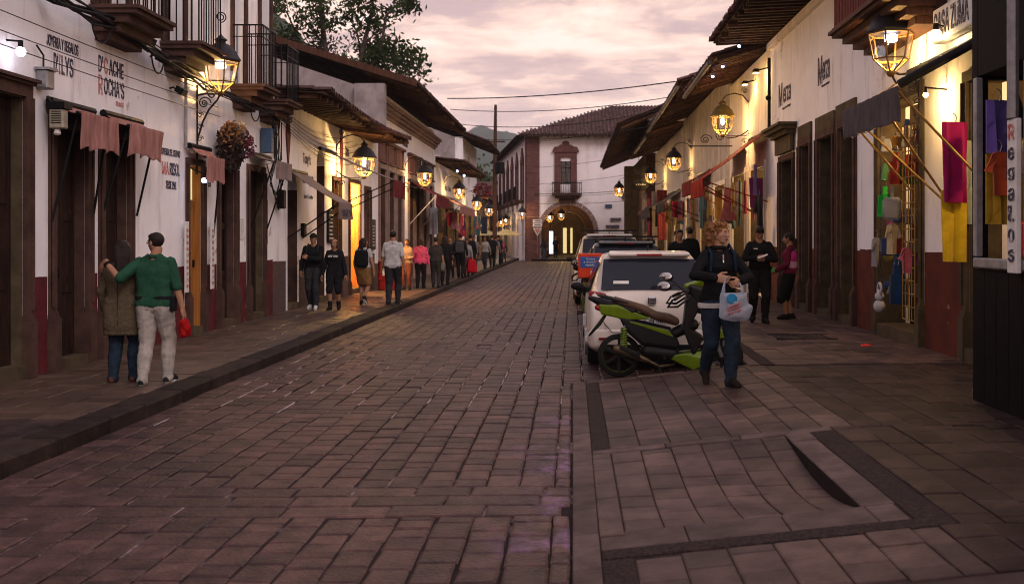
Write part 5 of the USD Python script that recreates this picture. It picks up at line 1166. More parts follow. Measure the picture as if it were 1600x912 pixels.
# ================================================================ THE BLACK SHOWCASE AT THE RIGHT EDGE
t = thing('shop_showcase', 'tall black wooden showcase with a grey framed window at the right edge', 'showcase', (3.7, 7.0, .2))
sx = 3.72
W(t, 'lower_panel', bx(sx, RW-.1, 6.6, 9.52, .15, 1.46), mt('showcase_black', (.0085, .006, .0055), (.005, .004, .004), 6, .6, .3, 50, stretch=(4, 4, .5), spec=.04))
for k in range(11): W(t, 'board', bx(sx-.018, sx-.002, 6.62+.26*k, 6.62+.26*k+.25, .2, 1.44), MATS['showcase_black'])
W(t, 'side_post', cat([bx(sx, sx+.1, 9.42, 9.54, 1.47, 4.0), bx(sx+.1, RW-.1, 9.44, 9.53, 3.2, 4.0)]), MATS['showcase_black'])
W(t, 'top_panel', bx(sx, RW-.1, 6.6, 9.41, 3.22, 4.1), MATS['showcase_black'])
W(t, 'back', bx(RW-.35, RW-.3, 6.6, 9.41, 1.47, 3.21), MATS['dark_void'])
W(t, 'window_frame', cat([rbx(sx-.05, sx+.02, 8.28, 9.40, 1.47, 1.56, .01), rbx(sx-.05, sx+.02, 9.33, 9.40, 1.57, 3.2, .01), rbx(sx-.045, sx+.02, 8.28, 8.36, 1.57, 3.2, .01)]), MATS['grey_metal'])
W(t, 'sign_strip', rbx(sx-.10, sx-.055, 8.36, 8.54, 1.45, 2.72, .006), mt('sign_white', (.62, .60, .58), (.5, .48, .46), 8, .6))
for k, ch in enumerate('REGALOS' if False else 'Regalos'):
    letters(t, 1, ch, 8.39, 8.51, 2.55-.168*k-.0, 2.55-.168*k+(.13 if ch in 'Rl' else .105), R_ if k == 0 else I, d=.0, X=sx-.101, name='letter')
W(t, 'grey_post', tube([(sx-.08, 8.47, 2.73), (sx-.08, 8.47, 4.4)], .05, 8), MATS['grey_metal'])
for sx_, ys, zz in ((-1, (49.2, 52.8, 56.5, 61.1, 64.4), 2.8), (1, (26.3, 29.1, 33.0, 36.5, 40.8, 46.0, 50.0, 55.0), 3.0), (1, (14.9,), 3.4), (1, (11.2,), 3.3)):  # unseen lights added inside the shops for warm spill on the pavements
    for y in ys: lamp_light('/World', ((LW-.9) if sx_ < 0 else RW+.85, y, zz), 34 if len(ys) > 1 else 26, (1.0, .62, .26), .06)
# the white shop sign
t = thing('shop_sign', 'white shop sign with dark lettering above the glaring bulb', 'sign', (4.6, 11.7, 4.2))
W(t, 'board', rbx(4.55, 4.70, 11.7, 12.95, 4.18, 4.60, .015), MATS['sign_white']); W(t, 'bracket', bar((4.62, 11.9, 4.4), (4.76, 11.9, 4.45), .03), MATS['black_iron']); W(t, 'bracket', bar((4.62, 12.8, 4.4), (4.76, 12.8, 4.45), .03), MATS['black_iron'])
letters(t, 1, 'CASA ZUMA', 11.76, 12.9, 4.24, 4.54, I, d=0., X=4.549)

# ================================================================ CABLES AND WIRES
def sagline(a, b, sag, n=14):
    a, b = np.array(a, float), np.array(b, float)
    return [a*(1-t)+b*t - np.array([0, 0, sag*4*t*(1-t)]) for t in np.linspace(0, 1, n)]
r_ = np.random.default_rng(12)
t = thing('cable_bundle', 'thick bundle of black cables looping along the balcony house below its balconies', 'cables', (LW+.1, 8, 4.7))
for k in range(9):
    pts = []
    for y in np.arange(8, 22.3, .45):
        z = 4.56 - .085*min(max(0, y-13.5), 3.8)
        pts.append((LW+.27+.05*math.sin(k*2.1+y*1.3), y, z + .055*math.sin(k*1.7+y*.9) + .03*r_.normal()))
    W(t, 'cable', tube(pts, r_.choice([.010, .014, .020]), 5), MATS['cable_black'], smooth=True)
for k, (y, w, dz) in enumerate(((13.2, .5, .25), (15.0, .45, .3), (17.2, .5, .22), (19.6, .6, .3), (21.0, .5, .45))):
    a = np.linspace(0, math.pi, 12); W(t, 'cable_loop', tube(np.stack([a*0+LW+.26, y+w*np.cos(a)*.5, 4.50-.06*min(max(0, y-14), 4)-dz*np.sin(a)], 1), .012, 5), MATS['cable_black'])
for k, (z, d) in enumerate(((4.02, .25), (4.2, .33), (3.86, .28))):
    one('wall_wire', tube(sagline((LW+d, 6, z), (LW+d, 17.6, z-.05), .05), .006, 4), MATS['cable_black'], ['lowest', 'highest', 'middle'][[2, 1, 0][k] if False else (2, 1, 0)[k]] + ' of three thin wires crossing in front of the painted shop names', 'wire')
t = thing('wall_cables', 'tangle of thin black cables dangling on the low eaved house beside the short awning', 'cables', (LW+.1, 21.7, 3))
for k in range(9):
    W(t, 'cable', tube([(LW+.06+.02*r_.random(), 21.2+.1*k+.2*r_.normal()*.2, 4.3-.1*r_.random()), (LW+.08, 21.6+.25*r_.normal(), 3.4), (LW+.12, 21.7+.3*r_.normal(), 2.9+.2*r_.normal()), (LW+.06, 21.8+.2*r_.normal(), 2.3+.4*r_.random())], .012, 5), MATS['cable_black'])
W(t, 'junction_box', rbx(LW+.05, LW+.2, 21.75, 21.95, 2.35, 2.75, .02), MATS['black_iron'])
W(t, 'blue_box', rbx(LW+.03, LW+.25, 20.7, 20.85, 3.45, 3.95, .01), mt('blue_box', (.05, .09, .16), (.04, .07, .12), 6, .5))
t = thing('wall_cables', 'thin cables sweeping under the sagging eave on the left', 'cables', (LW+.1, 22, 4.4))
for k in range(6): W(t, 'cable', tube(sagline((LW+.05, 21.7, 4.6-.06*k), (LW+.05, 28.5+.8*k, 4.5-.02*k), .25+.08*k), .008, 4), MATS['cable_black'])
skyw = [((-4.9, 40, 8.05-.9), (3.3, 33, 6.75), .15), ((-4.9, 41, 6.85), (3.3, 34.0, 6.4), .25), ((-5, 44, 6.6), (3.3, 36, 6.25), .35), ((-5.2, 47, 6.3), (3.2, 40, 6.1), .3)]
for k, (a, b, sg) in enumerate(skyw):
    one('street_wire', tube(sagline(a, b, sg, 20), .020 if k == 0 else .014, 5), MATS['cable_black'], ['thickest and highest black wire crossing the sky between the house rows', 'second wire from the top crossing the sky over the street', 'third wire from the top crossing the sky over the street', 'lowest wire crossing the sky over the street'][k], 'wire')
for k, py in enumerate((222, 262, 288, 303, 306, 318)):
    y = 74.6 - .2*k
    one('facade_wire', tube(sagline(((835-895)*y/1600, y, zat(py, y)), (4.5, y-8, zat(py-8 if k < 3 else py, y)), .12), .02 if k == 3 else .012, 4), MATS['cable_black'], ['highest', 'second highest', 'third highest', 'fourth highest and thickest', 'fifth highest', 'lowest'][k] + ' of the wires strung before the arched house', 'wire')
# utility pole, antenna
t = thing('utility_pole', 'dark bare utility pole rising beside the far end of the left row', 'pole', (-5.3, 69.5, 0))
P(t, 'pole', tube([(0, 0, 0), (0, 0, 5), (.06, 0, 10.7)], [.17, .15, .10], 9), MATS['brown_wood'], smooth=True); P(t, 'crossarm', bar((-.7, 0, 8.2), (.7, 0, 8.2), .1), MATS['brown_wood']); P(t, 'transformer', mv(rev([(0, 0), (.28, 0), (.3, .1), (.3, .8), (0, .85)], 12), .38, -.1, 6.0), MATS['black_iron'])
t = thing('antenna_mast', 'thin pale antenna mast before the trees on the left', 'antenna', (-14.2, 56, 5.5)); P(t, 'mast', tube([(0, 0, 0), (0, 0, 12)], .035, 6), MATS['grey_metal'])

# ================================================================ SIGNS AND SMALL FURNITURE
t = thing('yield_sign', 'white triangular road sign with plate above on the corner pilaster', 'road sign', (xf_(840), 75.6, .4), scale=.8)
P(t, 'pole', tube([(0, 0, 0), (0, 0, 3.3)], .03, 6), MATS['grey_metal']); tri = ext(Polygon([(-.42, 0), (.42, 0), (0, -.75)]), .03)
P(t, 'triangle', (np.stack([tri[0][:, 0], -.05-tri[0][:, 2], tri[0][:, 1]+2.5], 1), tri[1]), MATS['sign_white']); tri2 = ext(Polygon([(-.28, -.08), (.28, -.08), (0, -.58)]), .01); P(t, 'triangle_red', (np.stack([tri2[0][:, 0], -.082-tri2[0][:, 2], tri2[0][:, 1]+2.5], 1), tri2[1]), MATS['letter_red'])
P(t, 'plate', cat([bx(-.42, .42, -.06, -.03, 2.62, 2.95), bx(-.42, .42, -.06, -.03, 3.0, 3.3)]), MATS['sign_white']); P(t, 'arrow', cat([bx(-.3, .3, -.075, -.061, 2.75, 2.82), bx(-.3, .3, -.075, -.061, 3.12, 3.18)]), MATS['letter_ink'])
for k, (px, py, w, h, lab) in enumerate(((951, 322, .25, .12, 'small blue street name plaque on the arched house'), (962, 343, .4, .12, 'black hanging shop sign right of the arch'), (957, 354, .5, .12, 'lower dark shop board right of the arch'), (985, 306, .6, .25, 'upper dark hanging board beside the brown corner house'))):
    one('wall_plaque', bx(xf_(px)-w, xf_(px)+w, YF-.12, YF-.02, zf(py)-h, zf(py)+h), MATS['letter_ink' if k else 'blue_box'], lab, 'sign')
t = thing('hanging_sign', 'pair of black oval signs hanging one above the other near the right lanterns', 'sign', (3.55, 53.5, 4.3))
for k in range(2): P(t, 'disc', xf(rev([(0, -.03), (.42, -.03), (.45, 0), (.42, .03), (0, .03)], 18), np.array([[1, 0, 0, 0], [0, 0, 1, 0], [0, .8, 0, .95-.75*k]])), MATS['black_iron'])
P(t, 'rods', cat([tube([(-.1, 0, 1.3), (-.1, 0, 2.3)], .015, 4), tube([(.1, 0, 1.3), (.1, 0, 2.3)], .015, 4), tube([(-.3, 0, 2.3), (1.2, 0, 2.3)], .02, 4)]), MATS['black_iron'])
P(t, 'lettering', cat([bx(-.26+.11*k, -.19+.11*k, -.05, -.045, .14, .20+.02*(k % 2)) for k in range(5)]), MATS['sign_white'], kind='stuff')
t = thing('iron_sign_bracket', 'wrought iron scroll bracket with empty bar beside the olive lantern', 'bracket', (RW, 30.5, 4.45))
P(t, 'bar', tube([(0, 0, 0), (-1.3, 0, 0)], .018, 5), MATS['black_iron']); a = np.linspace(0, 4*math.pi, 30); r = .2*np.exp(-a/8); P(t, 'scroll', cat([tube(np.stack([-.35+r*np.cos(a), a*0, .3+r*np.sin(a)], 1), .012, 5), tube(np.stack([-.8+r*np.cos(a), a*0, .2+r*np.sin(a)*.8], 1), .012, 5)]), MATS['black_iron'])
for k, (x, y) in enumerate(((-5.0, 77, ), (-6.9, 81))):
    t = thing('market_umbrella', ['right hand pale yellow market umbrella by the corner house', 'left hand pale yellow market umbrella behind the walkers'][k], 'umbrella', (x, y, 0))
    P(t, 'pole', tube([(0, 0, 0), (0, 0, 2.2)], .025, 6), MATS['grey_metal'])
    for j in range(8):
        a0, a1 = j*math.pi/4, (j+1)*math.pi/4
        P(t, 'panel', hullp([(0, 0, 2.35), (1.25*math.cos(a0), 1.25*math.sin(a0), 1.9), (1.25*math.cos(a1), 1.25*math.sin(a1), 1.9), (0, 0, 2.33), (1.25*math.cos(a0), 1.25*math.sin(a0), 1.87), (1.25*math.cos(a1), 1.25*math.sin(a1), 1.87)]), gm((.66, .52, .22) if j % 2 else (.6, .46, .18)))
t = thing('red_barrel', 'red metal barrel with a pale label standing by the stone framed doors', 'barrel', (-5.72, 31.6, LZ))
P(t, 'drum', rev([(0, 0), (.28, 0), (.30, .02), (.29, .05), (.29, .30), (.305, .32), (.29, .34), (.29, .58), (.305, .6), (.29, .62), (.29, .86), (.30, .89), (.28, .88), (0, .87)], 20), mt('barrel_red', (.26, .02, .018), (.15, .012, .012), 7, .45), smooth=40); P(t, 'label', hullp([(.05*a, -.30+.0*a, z) for a in (-2, 2) for z in (.45, .66)] + [(.05*a, -.29, z) for a in (-2, 2) for z in (.45, .66)]), MATS['sign_white'])
t = thing('menu_board', 'black chalk menu board on the wall between the arched doorways', 'sign', (LW+.03, 26.3, 1.4)); P(t, 'board', rbx(0, .04, 0, .62, .2, 1.05, .01), MATS['black_iron']); P(t, 'chalk_lines', cat([bx(.041, .044, .08, .5-.06*(k % 3), .3+.1*k, .33+.1*k) for k in range(7)]), MATS['white_paint'])
t = thing('menu_board', 'black menu board beside the orange lit door', 'sign', (LW+.03, 32.0, 1.35)); P(t, 'board', rbx(0, .04, 0, .6, 0, .95, .01), MATS['black_iron']); P(t, 'chalk_lines', cat([bx(.041, .044, .08, .45-.05*(k % 3), .12+.1*k, .15+.1*k) for k in range(7)]), MATS['white_paint'])
for k, y in enumerate((16.55, 17.72)):
    t = thing('strip_sign', ['left', 'right'][k] + ' tall narrow white sign with red lettering flanking the jeweller doorway', 'sign', (LW+.08, y, .85)); P(t, 'board', rbx(0, .03, -.06, .08, 0, 1.15, .005), MATS['sign_white']); P(t, 'letters', cat([bx(.031, .034, -.03, .05, .08+.1*j, .13+.1*j) for j in range(10)]), MATS['letter_red'])
t = thing('wall_notice', 'small white notice pinned beside the wreath doorway', 'notice', (LW+.005, 19.5, 1.7)); P(t, 'sheet', bx(0, .008, 0, .22, 0, .4), MATS['sign_white'])
t = thing('wall_box', 'small dark letter box on the wall beside the first arched doorway', 'box', (LW, 23.85, 1.75)); P(t, 'box', rbx(.002, .09, 0, .2, 0, .32, .01), MATS['black_iron'])
t = thing('wall_rail', 'thin metal rail fixed on the white wall near the short awning', 'rail', (LW, 21.05, 1.6)); P(t, 'rail', tube([(.005, 0, 0), (.06, 0, 0), (.06, 0, .9), (.005, 0, .9)], .01, 5), MATS['black_iron'])
# dried flower wreath
r_ = np.random.default_rng(31)
t = thing('dried_wreath', 'big bunch of dried red and cream flowers hanging over a doorway', 'wreath', (LW+.28, 18.15, 3.42))
core = ball(.24, (0, 0, -.05), 2, (.7, 1, 1.15)); P(t, 'core', core, MATS['dark_wood'])
def petals(n, c, rad, size, cc, squash=(.7, 1, 1.1)):
    vs, fs = [], []
    for k in range(n):
        d = r_.normal(size=3); d /= np.linalg.norm(d); p = np.array(cc) + d*rad*r_.uniform(.75, 1.25)*np.array(squash)
        a, b = r_.normal(size=3), r_.normal(size=3); a /= np.linalg.norm(a); b -= a*(a@b); b /= np.linalg.norm(b); s_ = size*r_.uniform(.6, 1.3)
        vs.append([p-a*s_, p+b*s_*.5+d*s_*.3, p+a*s_, p-b*s_*.5]); fs.append(np.array([[0, 1, 2], [0, 2, 3]])+4*k)
    return np.vstack(vs), np.vstack(fs)
P(t, 'dark_leaves', petals(300, 0, .28, .065, (.0, -.02, -.10), (.7, .9, 1.25)), gm((.03, .012, .012)), kind='stuff')
P(t, 'brown_flowers', petals(300, 0, .22, .050, (.06, -.14, .10), (.8, 1, 1)), gm((.10, .045, .022)), kind='stuff')
P(t, 'cream_flowers', petals(170, 0, .12, .045, (.10, .10, .24), (1, 1, 1)), gm((.40, .33, .26)), kind='stuff')
P(t, 'red_leaves', petals(190, 0, .20, .060, (.08, .22, -.02), (1, 1, 1.2)), gm((.10, .014, .028)), kind='stuff')
P(t, 'trailing_leaves', petals(110, 0, .22, .055, (.06, .34, -.05), (1, 1.3, 1)), gm((.13, .02, .04)), kind='stuff')
# roses box far left over the umbrella side
t = thing('hanging_planter', 'dark red hanging planter on the wall at the far end of the left row', 'planter', (-5.4, 60.5, 4.0)); P(t, 'frame', rbx(-.5, .5, -.3, .3, 0, .1, .02), MATS['brown_wood']); P(t, 'leaves', petals(200, 0, .5, .12, (0, 0, .45), (1, .6, .8)), gm((.16, .02, .03)), kind='stuff')

# ================================================================ TREES
mt('bark', (.075, .055, .05), (.04, .03, .028), 6, .9, .8, 30)
mt('leaf_dark', (.050, .070, .020), (.022, .036, .012), 1.2, .8, trans=.25, world=True, lo=.4, hi=.6)
mt('leaf_hazy', (.070, .075, .045), (.045, .05, .035), 1.2, .8, trans=.25, world=True)
def tree(label, loc, segs, seed, leaf, n_leaf=9, lsz=.16, name='tree', spread=.55, twig=1.0):
    """segs: main limbs as lists of points with radii; twigs and leaf clumps are grown from them"""
    r = np.random.default_rng(seed); t = thing(name, label, 'tree', loc)
    tips = []
    def grow(p, d, rad, ln, lev):
        pts = [p]; q = p.copy(); dd = d.copy()
        for k in range(4):
            dd = dd + r.normal(0, .28, 3); dd[2] += .05; dd /= np.linalg.norm(dd); q = q + dd*ln/4; pts.append(q)
        out.append(tube(pts, np.linspace(rad, rad*.5, 5), 5 if lev else 6))
        if lev == 0: tips.extend(pts[1:])
        else:
            for k in (2, 3, 4, 4):
                nd = dd + r.normal(0, .75, 3); nd /= np.linalg.norm(nd); grow(pts[k], nd, rad*.5, ln*.62, lev-1)
    out = []
    for pts, r0, r1, lev, ln in segs:
        pts = np.array(pts, float)
        P(t, 'trunk' if lev < 0 else 'limb', tube(pts, np.linspace(r0, r1, len(pts)), 8), MATS['bark'], smooth=True)
        if lev >= 0:
            for k in range(1, len(pts)):
                for _ in range(2):
                    d = (pts[k]-pts[k-1]); d /= np.linalg.norm(d); nd = d + r.normal(0, .7, 3); nd /= np.linalg.norm(nd); grow(pts[k], nd, r1*.7, ln, lev)
    P(t, 'branches', cat(out), MATS['bark'], kind='stuff')
    vs, fs, k = [], [], 0
    for p in tips:
        if r.random() > twig: continue
        c = p + r.normal(0, .12, 3); n_ = r.integers(max(1, n_leaf//2), n_leaf+1)
        for _ in range(n_):
            q = c + r.normal(0, spread*.4, 3); a, b = r.normal(size=3), r.normal(size=3); a /= np.linalg.norm(a); b -= a*(a@b); b /= np.linalg.norm(b); s_ = lsz*r.uniform(.6, 1.3)
            vs.append([q-a*s_, q+b*s_*.45, q+a*s_, q-b*s_*.45]); fs.append(np.array([[0, 1, 2], [0, 2, 3]])+4*k); k += 1
    P(t, 'crown', (np.vstack(vs), np.vstack(fs)), MATS[leaf], kind='stuff')
    return t
tree('tall open crowned dark tree standing above the left roofs', (-11.6, 51.5, 0),
     [([(0, 0, 0), (.1, 0, 4), (.3, 0, 7.6)], .38, .28, -1, 0),
      ([(.3, 0, 7.4), (-.4, .2, 9.2), (-.9, .3, 11.2), (-1.2, .2, 13.8)], .22, .08, 1, 1.7),
      ([(.3, 0, 7.6), (.9, -.2, 9.4), (1.0, .2, 11.2), (1.5, .3, 13.4)], .22, .08, 1, 1.7),
      ([(.9, -.2, 9.4), (1.9, 0, 11.0), (2.2, .2, 13.0)], .13, .06, 1, 1.4),
      ([(-.4, .2, 9.2), (-1.8, .3, 10.6), (-2.6, .3, 12.5)], .14, .06, 1, 1.6)], 3, 'leaf_dark', 17, .16, spread=.62, twig=.85)
tree('smaller leafy dark tree at the right of the tall one above the left roofs', (-9.2, 52.5, 0),
     [([(0, 0, 0), (.05, 0, 4), (.1, 0, 7.2)], .26, .18, -1, 0), ([(.1, 0, 7.0), (.3, 0, 8.6), (.4, 0, 10.2)], .14, .06, 1, 1.5), ([(.1, 0, 7.2), (-.6, .2, 8.6), (-.9, .2, 9.9)], .12, .05, 1, 1.3)], 5, 'leaf_dark', 20, .16, spread=.62)
tree('pale hazy tree at the far left behind the white house', (-19.5, 74, 0),
     [([(0, 0, 0), (.2, 0, 6), (.4, 0, 10)], .4, .3, -1, 0), ([(.4, 0, 10), (-.6, 0, 13), (-1.6, 0, 16.5)], .22, .08, 1, 2.2), ([(.4, 0, 10), (1.2, 0, 13), (1.4, 0, 17)], .22, .08, 1, 2.2), ([(.6, 0, 11), (2.2, 0, 12.5), (3.0, 0, 15)], .18, .07, 1, 2)], 9, 'leaf_hazy', 8, .19, spread=.9)
tree('dark bushy tree glimpsed past the end of the left row', (-10.5, 125, -4.5),
     [([(0, 0, 0), (.2, 0, 5), (.3, 0, 8)], .4, .3, -1, 0), ([(.3, 0, 8), (-1, 0, 10), (-2, 0, 12)], .22, .08, 1, 2.5), ([(.3, 0, 8), (1.2, 0, 10), (2, 0, 12)], .22, .08, 1, 2.5)], 11, 'leaf_dark', 14, .3, spread=1.4)

# ================================================================ VEHICLES
mt('car_white', (.62, .55, .50), (.58, .51, .46), 2, .28, spec=.5, coat=.6)
mt('car_dark', (.03, .032, .036), None, 2, .25, spec=.5, coat=.6)
mt('car_pale', (.55, .52, .50), None, 2, .3, spec=.5, coat=.5)
mt('plastic_black', (.011, .010, .011), (.007, .006, .007), 20, .5, .2, 120, spec=.2)
mt('tyre', (.016, .015, .015), (.010, .010, .010), 30, .85, .4, 80)
mt('alloy', (.35, .34, .34), (.25, .24, .24), 8, .35, metal=.8)
mt('tail_red', (.28, .008, .014), (.16, .005, .01), 12, .18, coat=.7)
mt('chrome', (.7, .7, .72), None, 5, .12, metal=1.0)
def wheel(t, x, y, r, w=.20, name='wheel', rim=None):
    prof = [(r*.62, -w/2), (r*.93, -w/2), (r, -w*.36), (r, w*.36), (r*.93, w/2), (r*.62, w/2), (r*.60, w*.3), (r*.60, -w*.3), (r*.62, -w/2)]
    R = np.array([[0, 0, 1, x], [0, 1, 0, y], [-1, 0, 0, r]], float)
    wp = P(t, name, xf(rev(prof, 28), R), MATS['tyre'], smooth=40)
    s = 1 if x > 0 else -1
    sp = [rev([(0, .02), (r*.16, .02), (r*.16, -.02), (0, -.02)], 10), rev([(r*.60, -.07), (r*.64, -.02), (r*.60, .03), (r*.54, .0), (r*.60, -.07)], 24)]
    for k in range(5):
        a = k*2*math.pi/5; sp.append(bar((r*.1*math.cos(a), r*.1*math.sin(a), .01), (r*.58*math.cos(a), r*.58*math.sin(a), -.0), r*.16, .03))
    P(wp, 'rim', xf(mv(cat(sp), 0, 0, s*w*.36), R), rim or MATS['alloy'], smooth=35)
    P(wp, 'brake_disc', xf(mv(rev([(0, -.02), (r*.55, -.02), (r*.55, .0), (0, .0)], 16), 0, 0, s*w*.15), R), MATS['plastic_black'])
def loft(st, n=7):
    """car body from stations (y, z0, belt z, half width, roof z, roof half width)"""
    rings = []
    for (y, z0, zb, w, zr, wr) in st:
        half = [(w*.86, z0), (w*.97, z0+.07), (w, z0+.22), (w*1.0, (z0+zb)/2+.1), (w*.985, zb-.05), (w*.955, zb)]
        if zr > zb+.05: half += [(wr+(w*.955-wr)*.45, zb+(zr-zb)*.55), (wr, zr-.07), (wr*.93, zr-.02), (wr*.70, zr+.012), (wr*.3, zr+.026)]
        else: half += [(w*.92, zb+.012), (w*.86, zb+.022), (w*.8, zb+.03), (w*.6, zb+.04), (w*.25, zb+.045)]
        ring = half + [(-a, b) for a, b in half[::-1]]
        rings.append([(a, y, b) for a, b in ring])
    k = len(rings[0]); v = np.array(rings).reshape(-1, 3); f = []
    for i in range(len(rings)-1):
        for j in range(k):
            q = (j+1) % k; f.append([i*k+j, i*k+q, (i+1)*k+q, (i+1)*k+j])
    f = [list(a) for a in f]; tr = [[a[0], a[1], a[2]] for a in f]+[[a[0], a[2], a[3]] for a in f]
    for j in range(1, k-1): tr.append([0, j+1, j]); b = (len(rings)-1)*k; tr.append([b, b+j, b+j+1])
    m = trimesh.Trimesh(v, np.array(tr), process=True); 
    if m.volume < 0: m.invert()
    return m
def car(name, label, loc, L, w, zroof, belt, paint, r=.31, ax=(.75, 3.25), rack=None, group=None, rear_slope=.42, van=False, badge=False):
    t = thing(name, label, 'car', loc, group=group)
    rs = rear_slope
    st = [(0.0, .30, belt-.30, w*.90, 0, 0), (.04, .26, belt-.14, w*.95, 0, 0), (.10, .24, belt-.02, w*.975, 0, 0), (.17, .22, belt, w*.985, belt+.10, w*.83),
          (.17+rs*.5, .20, belt, w, zroof-(zroof-belt)*.45, w*.80), (.17+rs, .20, belt, w, zroof-.03, w*.745), (.17+rs+.15, .2, belt, w, zroof-.005, w*.74), (.17+rs+.7, .2, belt-.01, w, zroof, w*.745), (L*.48, .2, belt-.03, w, zroof-.01, w*.74), (L*.58, .2, belt-.05, w, zroof-.09, w*.72),
          (L*.70, .2, belt-.07, w, belt+.10, w*.76), (L*.74, .2, belt-.08, w, 0, 0), (L*.86, .2, belt-.16, w*.98, 0, 0), (L*.94, .22, belt-.25, w*.92, 0, 0), (L*.985, .27, belt-.38, w*.8, 0, 0), (L, .32, belt-.45, w*.7, 0, 0)]
    m = loft(st)
    body = MF(manifold3d.Mesh(np.asarray(m.vertices, np.float32), np.asarray(m.faces, np.uint32)))
    cut = [MF.cylinder(2*w+1, r*1.17, r*1.17, 28, True).rotate((0, 90, 0)).translate((0, a, r*1.02)) for a in ax]
    core = body
    try:
        bb = body - MF.batch_boolean([c ^ (MF.cube((.34, 9, 2)).translate((sx, -2, 0))) for c in cut for sx in (w-.30, -w-.04)], manifold3d.OpType.Add)
        if bb.num_tri() > 50: body = bb
    except Exception: pass
    P(t, 'body', A(body), MATS[paint], smooth=32)
    P(t, 'wheel_well', cat([bx(-w+.27, w-.27, a-r*1.15, a+r*1.15, .16, r*2.0) for a in ax]), MATS['plastic_black'])
    for a in ax:
        for sx in (-1, 1): wheel(t, sx*(w-.115), a, r)
    # windows set just outside the shell
    y0, z0_, w0 = .17, belt+.10, w*.83; y1, z1_, w1 = .17+rs, zroof-.03, w*.745
    nrm = np.array([0, -(z1_-z0_), (y1-y0)]); nrm /= np.linalg.norm(nrm)
    def rw(u, v, off=.012):
        yy = y0+(y1-y0)*v; zz = z0_+(z1_-z0_)*v; 
        # follow the shell, which bows out at mid height
        zm = zroof-(zroof-belt)*.45; bow = (zm-(z0_+z1_)/2)*(1-abs(2*v-1))
        return np.array([u*(w0+(w1-w0)*v), yy, zz+bow]) + nrm*off
    us, vs = np.linspace(-.97, .97, 15), np.linspace(-.06, .86, 9)
    g = np.array([rw(u*(1-.03*(1-v)), v, .016+.012*(1-u*u)) for v in vs for u in us]); f = [[j*15+i, j*15+i+1, (j+1)*15+i+1, (j+1)*15+i] for j in range(8) for i in range(14)]
    P(t, 'rear_window', (g, np.array(f)), MATS['car_window'], smooth=True)
    for sx in (-1, 1):
        for (ya, yb) in ((.17+rs+.05, L*.36), (L*.37, L*.56)):
            q = []
            for off in (.010, .020):
                for yy, lean in ((ya, 0), (yb, 0)):
                    q += [(sx*(w*.965+off), yy, belt+.02), (sx*(w*.78+off), yy + (.0 if yy == ya else -.12), zroof-.13)]
            P(t, 'side_window', hullp(q), MATS['car_window'])
        P(t, 'mirror', mv(A(MF.batch_hull([MF.sphere(.075, 12).scale((1.25, .6, .85)), MF.sphere(.05, 10).translate((sx*-.12, .06, -.05))])), sx*(w+.13), L*.60, belt+.03), MATS['plastic_black'], smooth=True)
        tl = A(MF.batch_hull([MF.sphere(.05, 12).scale((.7, .5, 1)).translate(q) for q in ((sx*w*.74, .10, belt+.0), (sx*w*.93, .22, belt+.02), (sx*w*.93, .20, belt-.16), (sx*w*.80, .09, belt-.15))]))
        P(t, 'tail_light', tl, MATS['tail_red'], smooth=40)
    P(t, 'windscreen', hullp([(sx*w*.70, L*.585, zroof-.09+o) for sx in (-1, 1) for o in (.0, .02)] + [(sx*w*.78, L*.705, belt+.08+o) for sx in (-1, 1) for o in (.0, .02)]), MATS['car_window'])
    P(t, 'bumper', A(MF.batch_hull([MF.sphere(.07, 12).translate(q) for q in ((-w*.86, .02, .34), (w*.86, .02, .34), (-w*.9, .25, .34), (w*.9, .25, .34), (-w*.86, .04, .48), (w*.86, .04, .48))])), MATS[paint if not van else 'plastic_black'], smooth=40)
    P(t, 'lower_bumper', rbx(-w*.8, w*.8, -.062, .2, .22, .36, .03), MATS['plastic_black'])
    pl = P(t, 'number_plate', rbx(-.16, .16, -.075, -.05, .56 if van else .60, .66 if van else .71, .004) if True else None, MATS['sign_white'])
    lt = meshkit.text_mesh('PJN 482', .055, .003, True); P(pl, 'lettering', (np.stack([lt.vertices[:, 0]-.125, -.076-lt.vertices[:, 2], lt.vertices[:, 1]+(.585 if van else .63)], 1), lt.faces), MATS['letter_ink'])
    P(t, 'spoiler', A(MF.batch_hull([MF.sphere(.03, 10).translate(q) for q in ((-w*.62, y1-.10, zroof-.02), (w*.62, y1-.10, zroof-.02), (-w*.6, y1+.2, zroof+.0), (w*.6, y1+.2, zroof+.0))])), MATS[paint], smooth=40)
    P(t, 'brake_light', bx(-.17, .17, y1-.135, y1-.125, zroof-.035, zroof-.012), MATS['tail_red'])
    P(t, 'wiper', tube([(0, .13, belt+.13), (.25, .16, belt+.16)], .01, 5), MATS['plastic_black'])
    P(t, 'exhaust', tube([(-w*.5, -.03, .24), (-w*.5, .3, .24)], .03, 8), MATS['alloy'])
    seam = [tube([(sx*w*.80, .158, belt+.06), (sx*w*.82, .098, belt-.04), (sx*w*.80, .036, belt-.16), (sx*w*.74, -.0, belt-.34), (sx*w*.62, -.058, .50)], .006, 5) for sx in (-1, 1)] + [tube([(-w*.62, -.060, .50), (w*.62, -.060, .50)], .006, 5)]
    P(t, 'hatch_seam', cat(seam), MATS['plastic_black'])
    for sx in (-1, 1): P(t, 'reflector', rbx(sx*w*.72-.09, sx*w*.72+.09, -.068, -.04, .40, .435, .008), MATS['tail_red'])
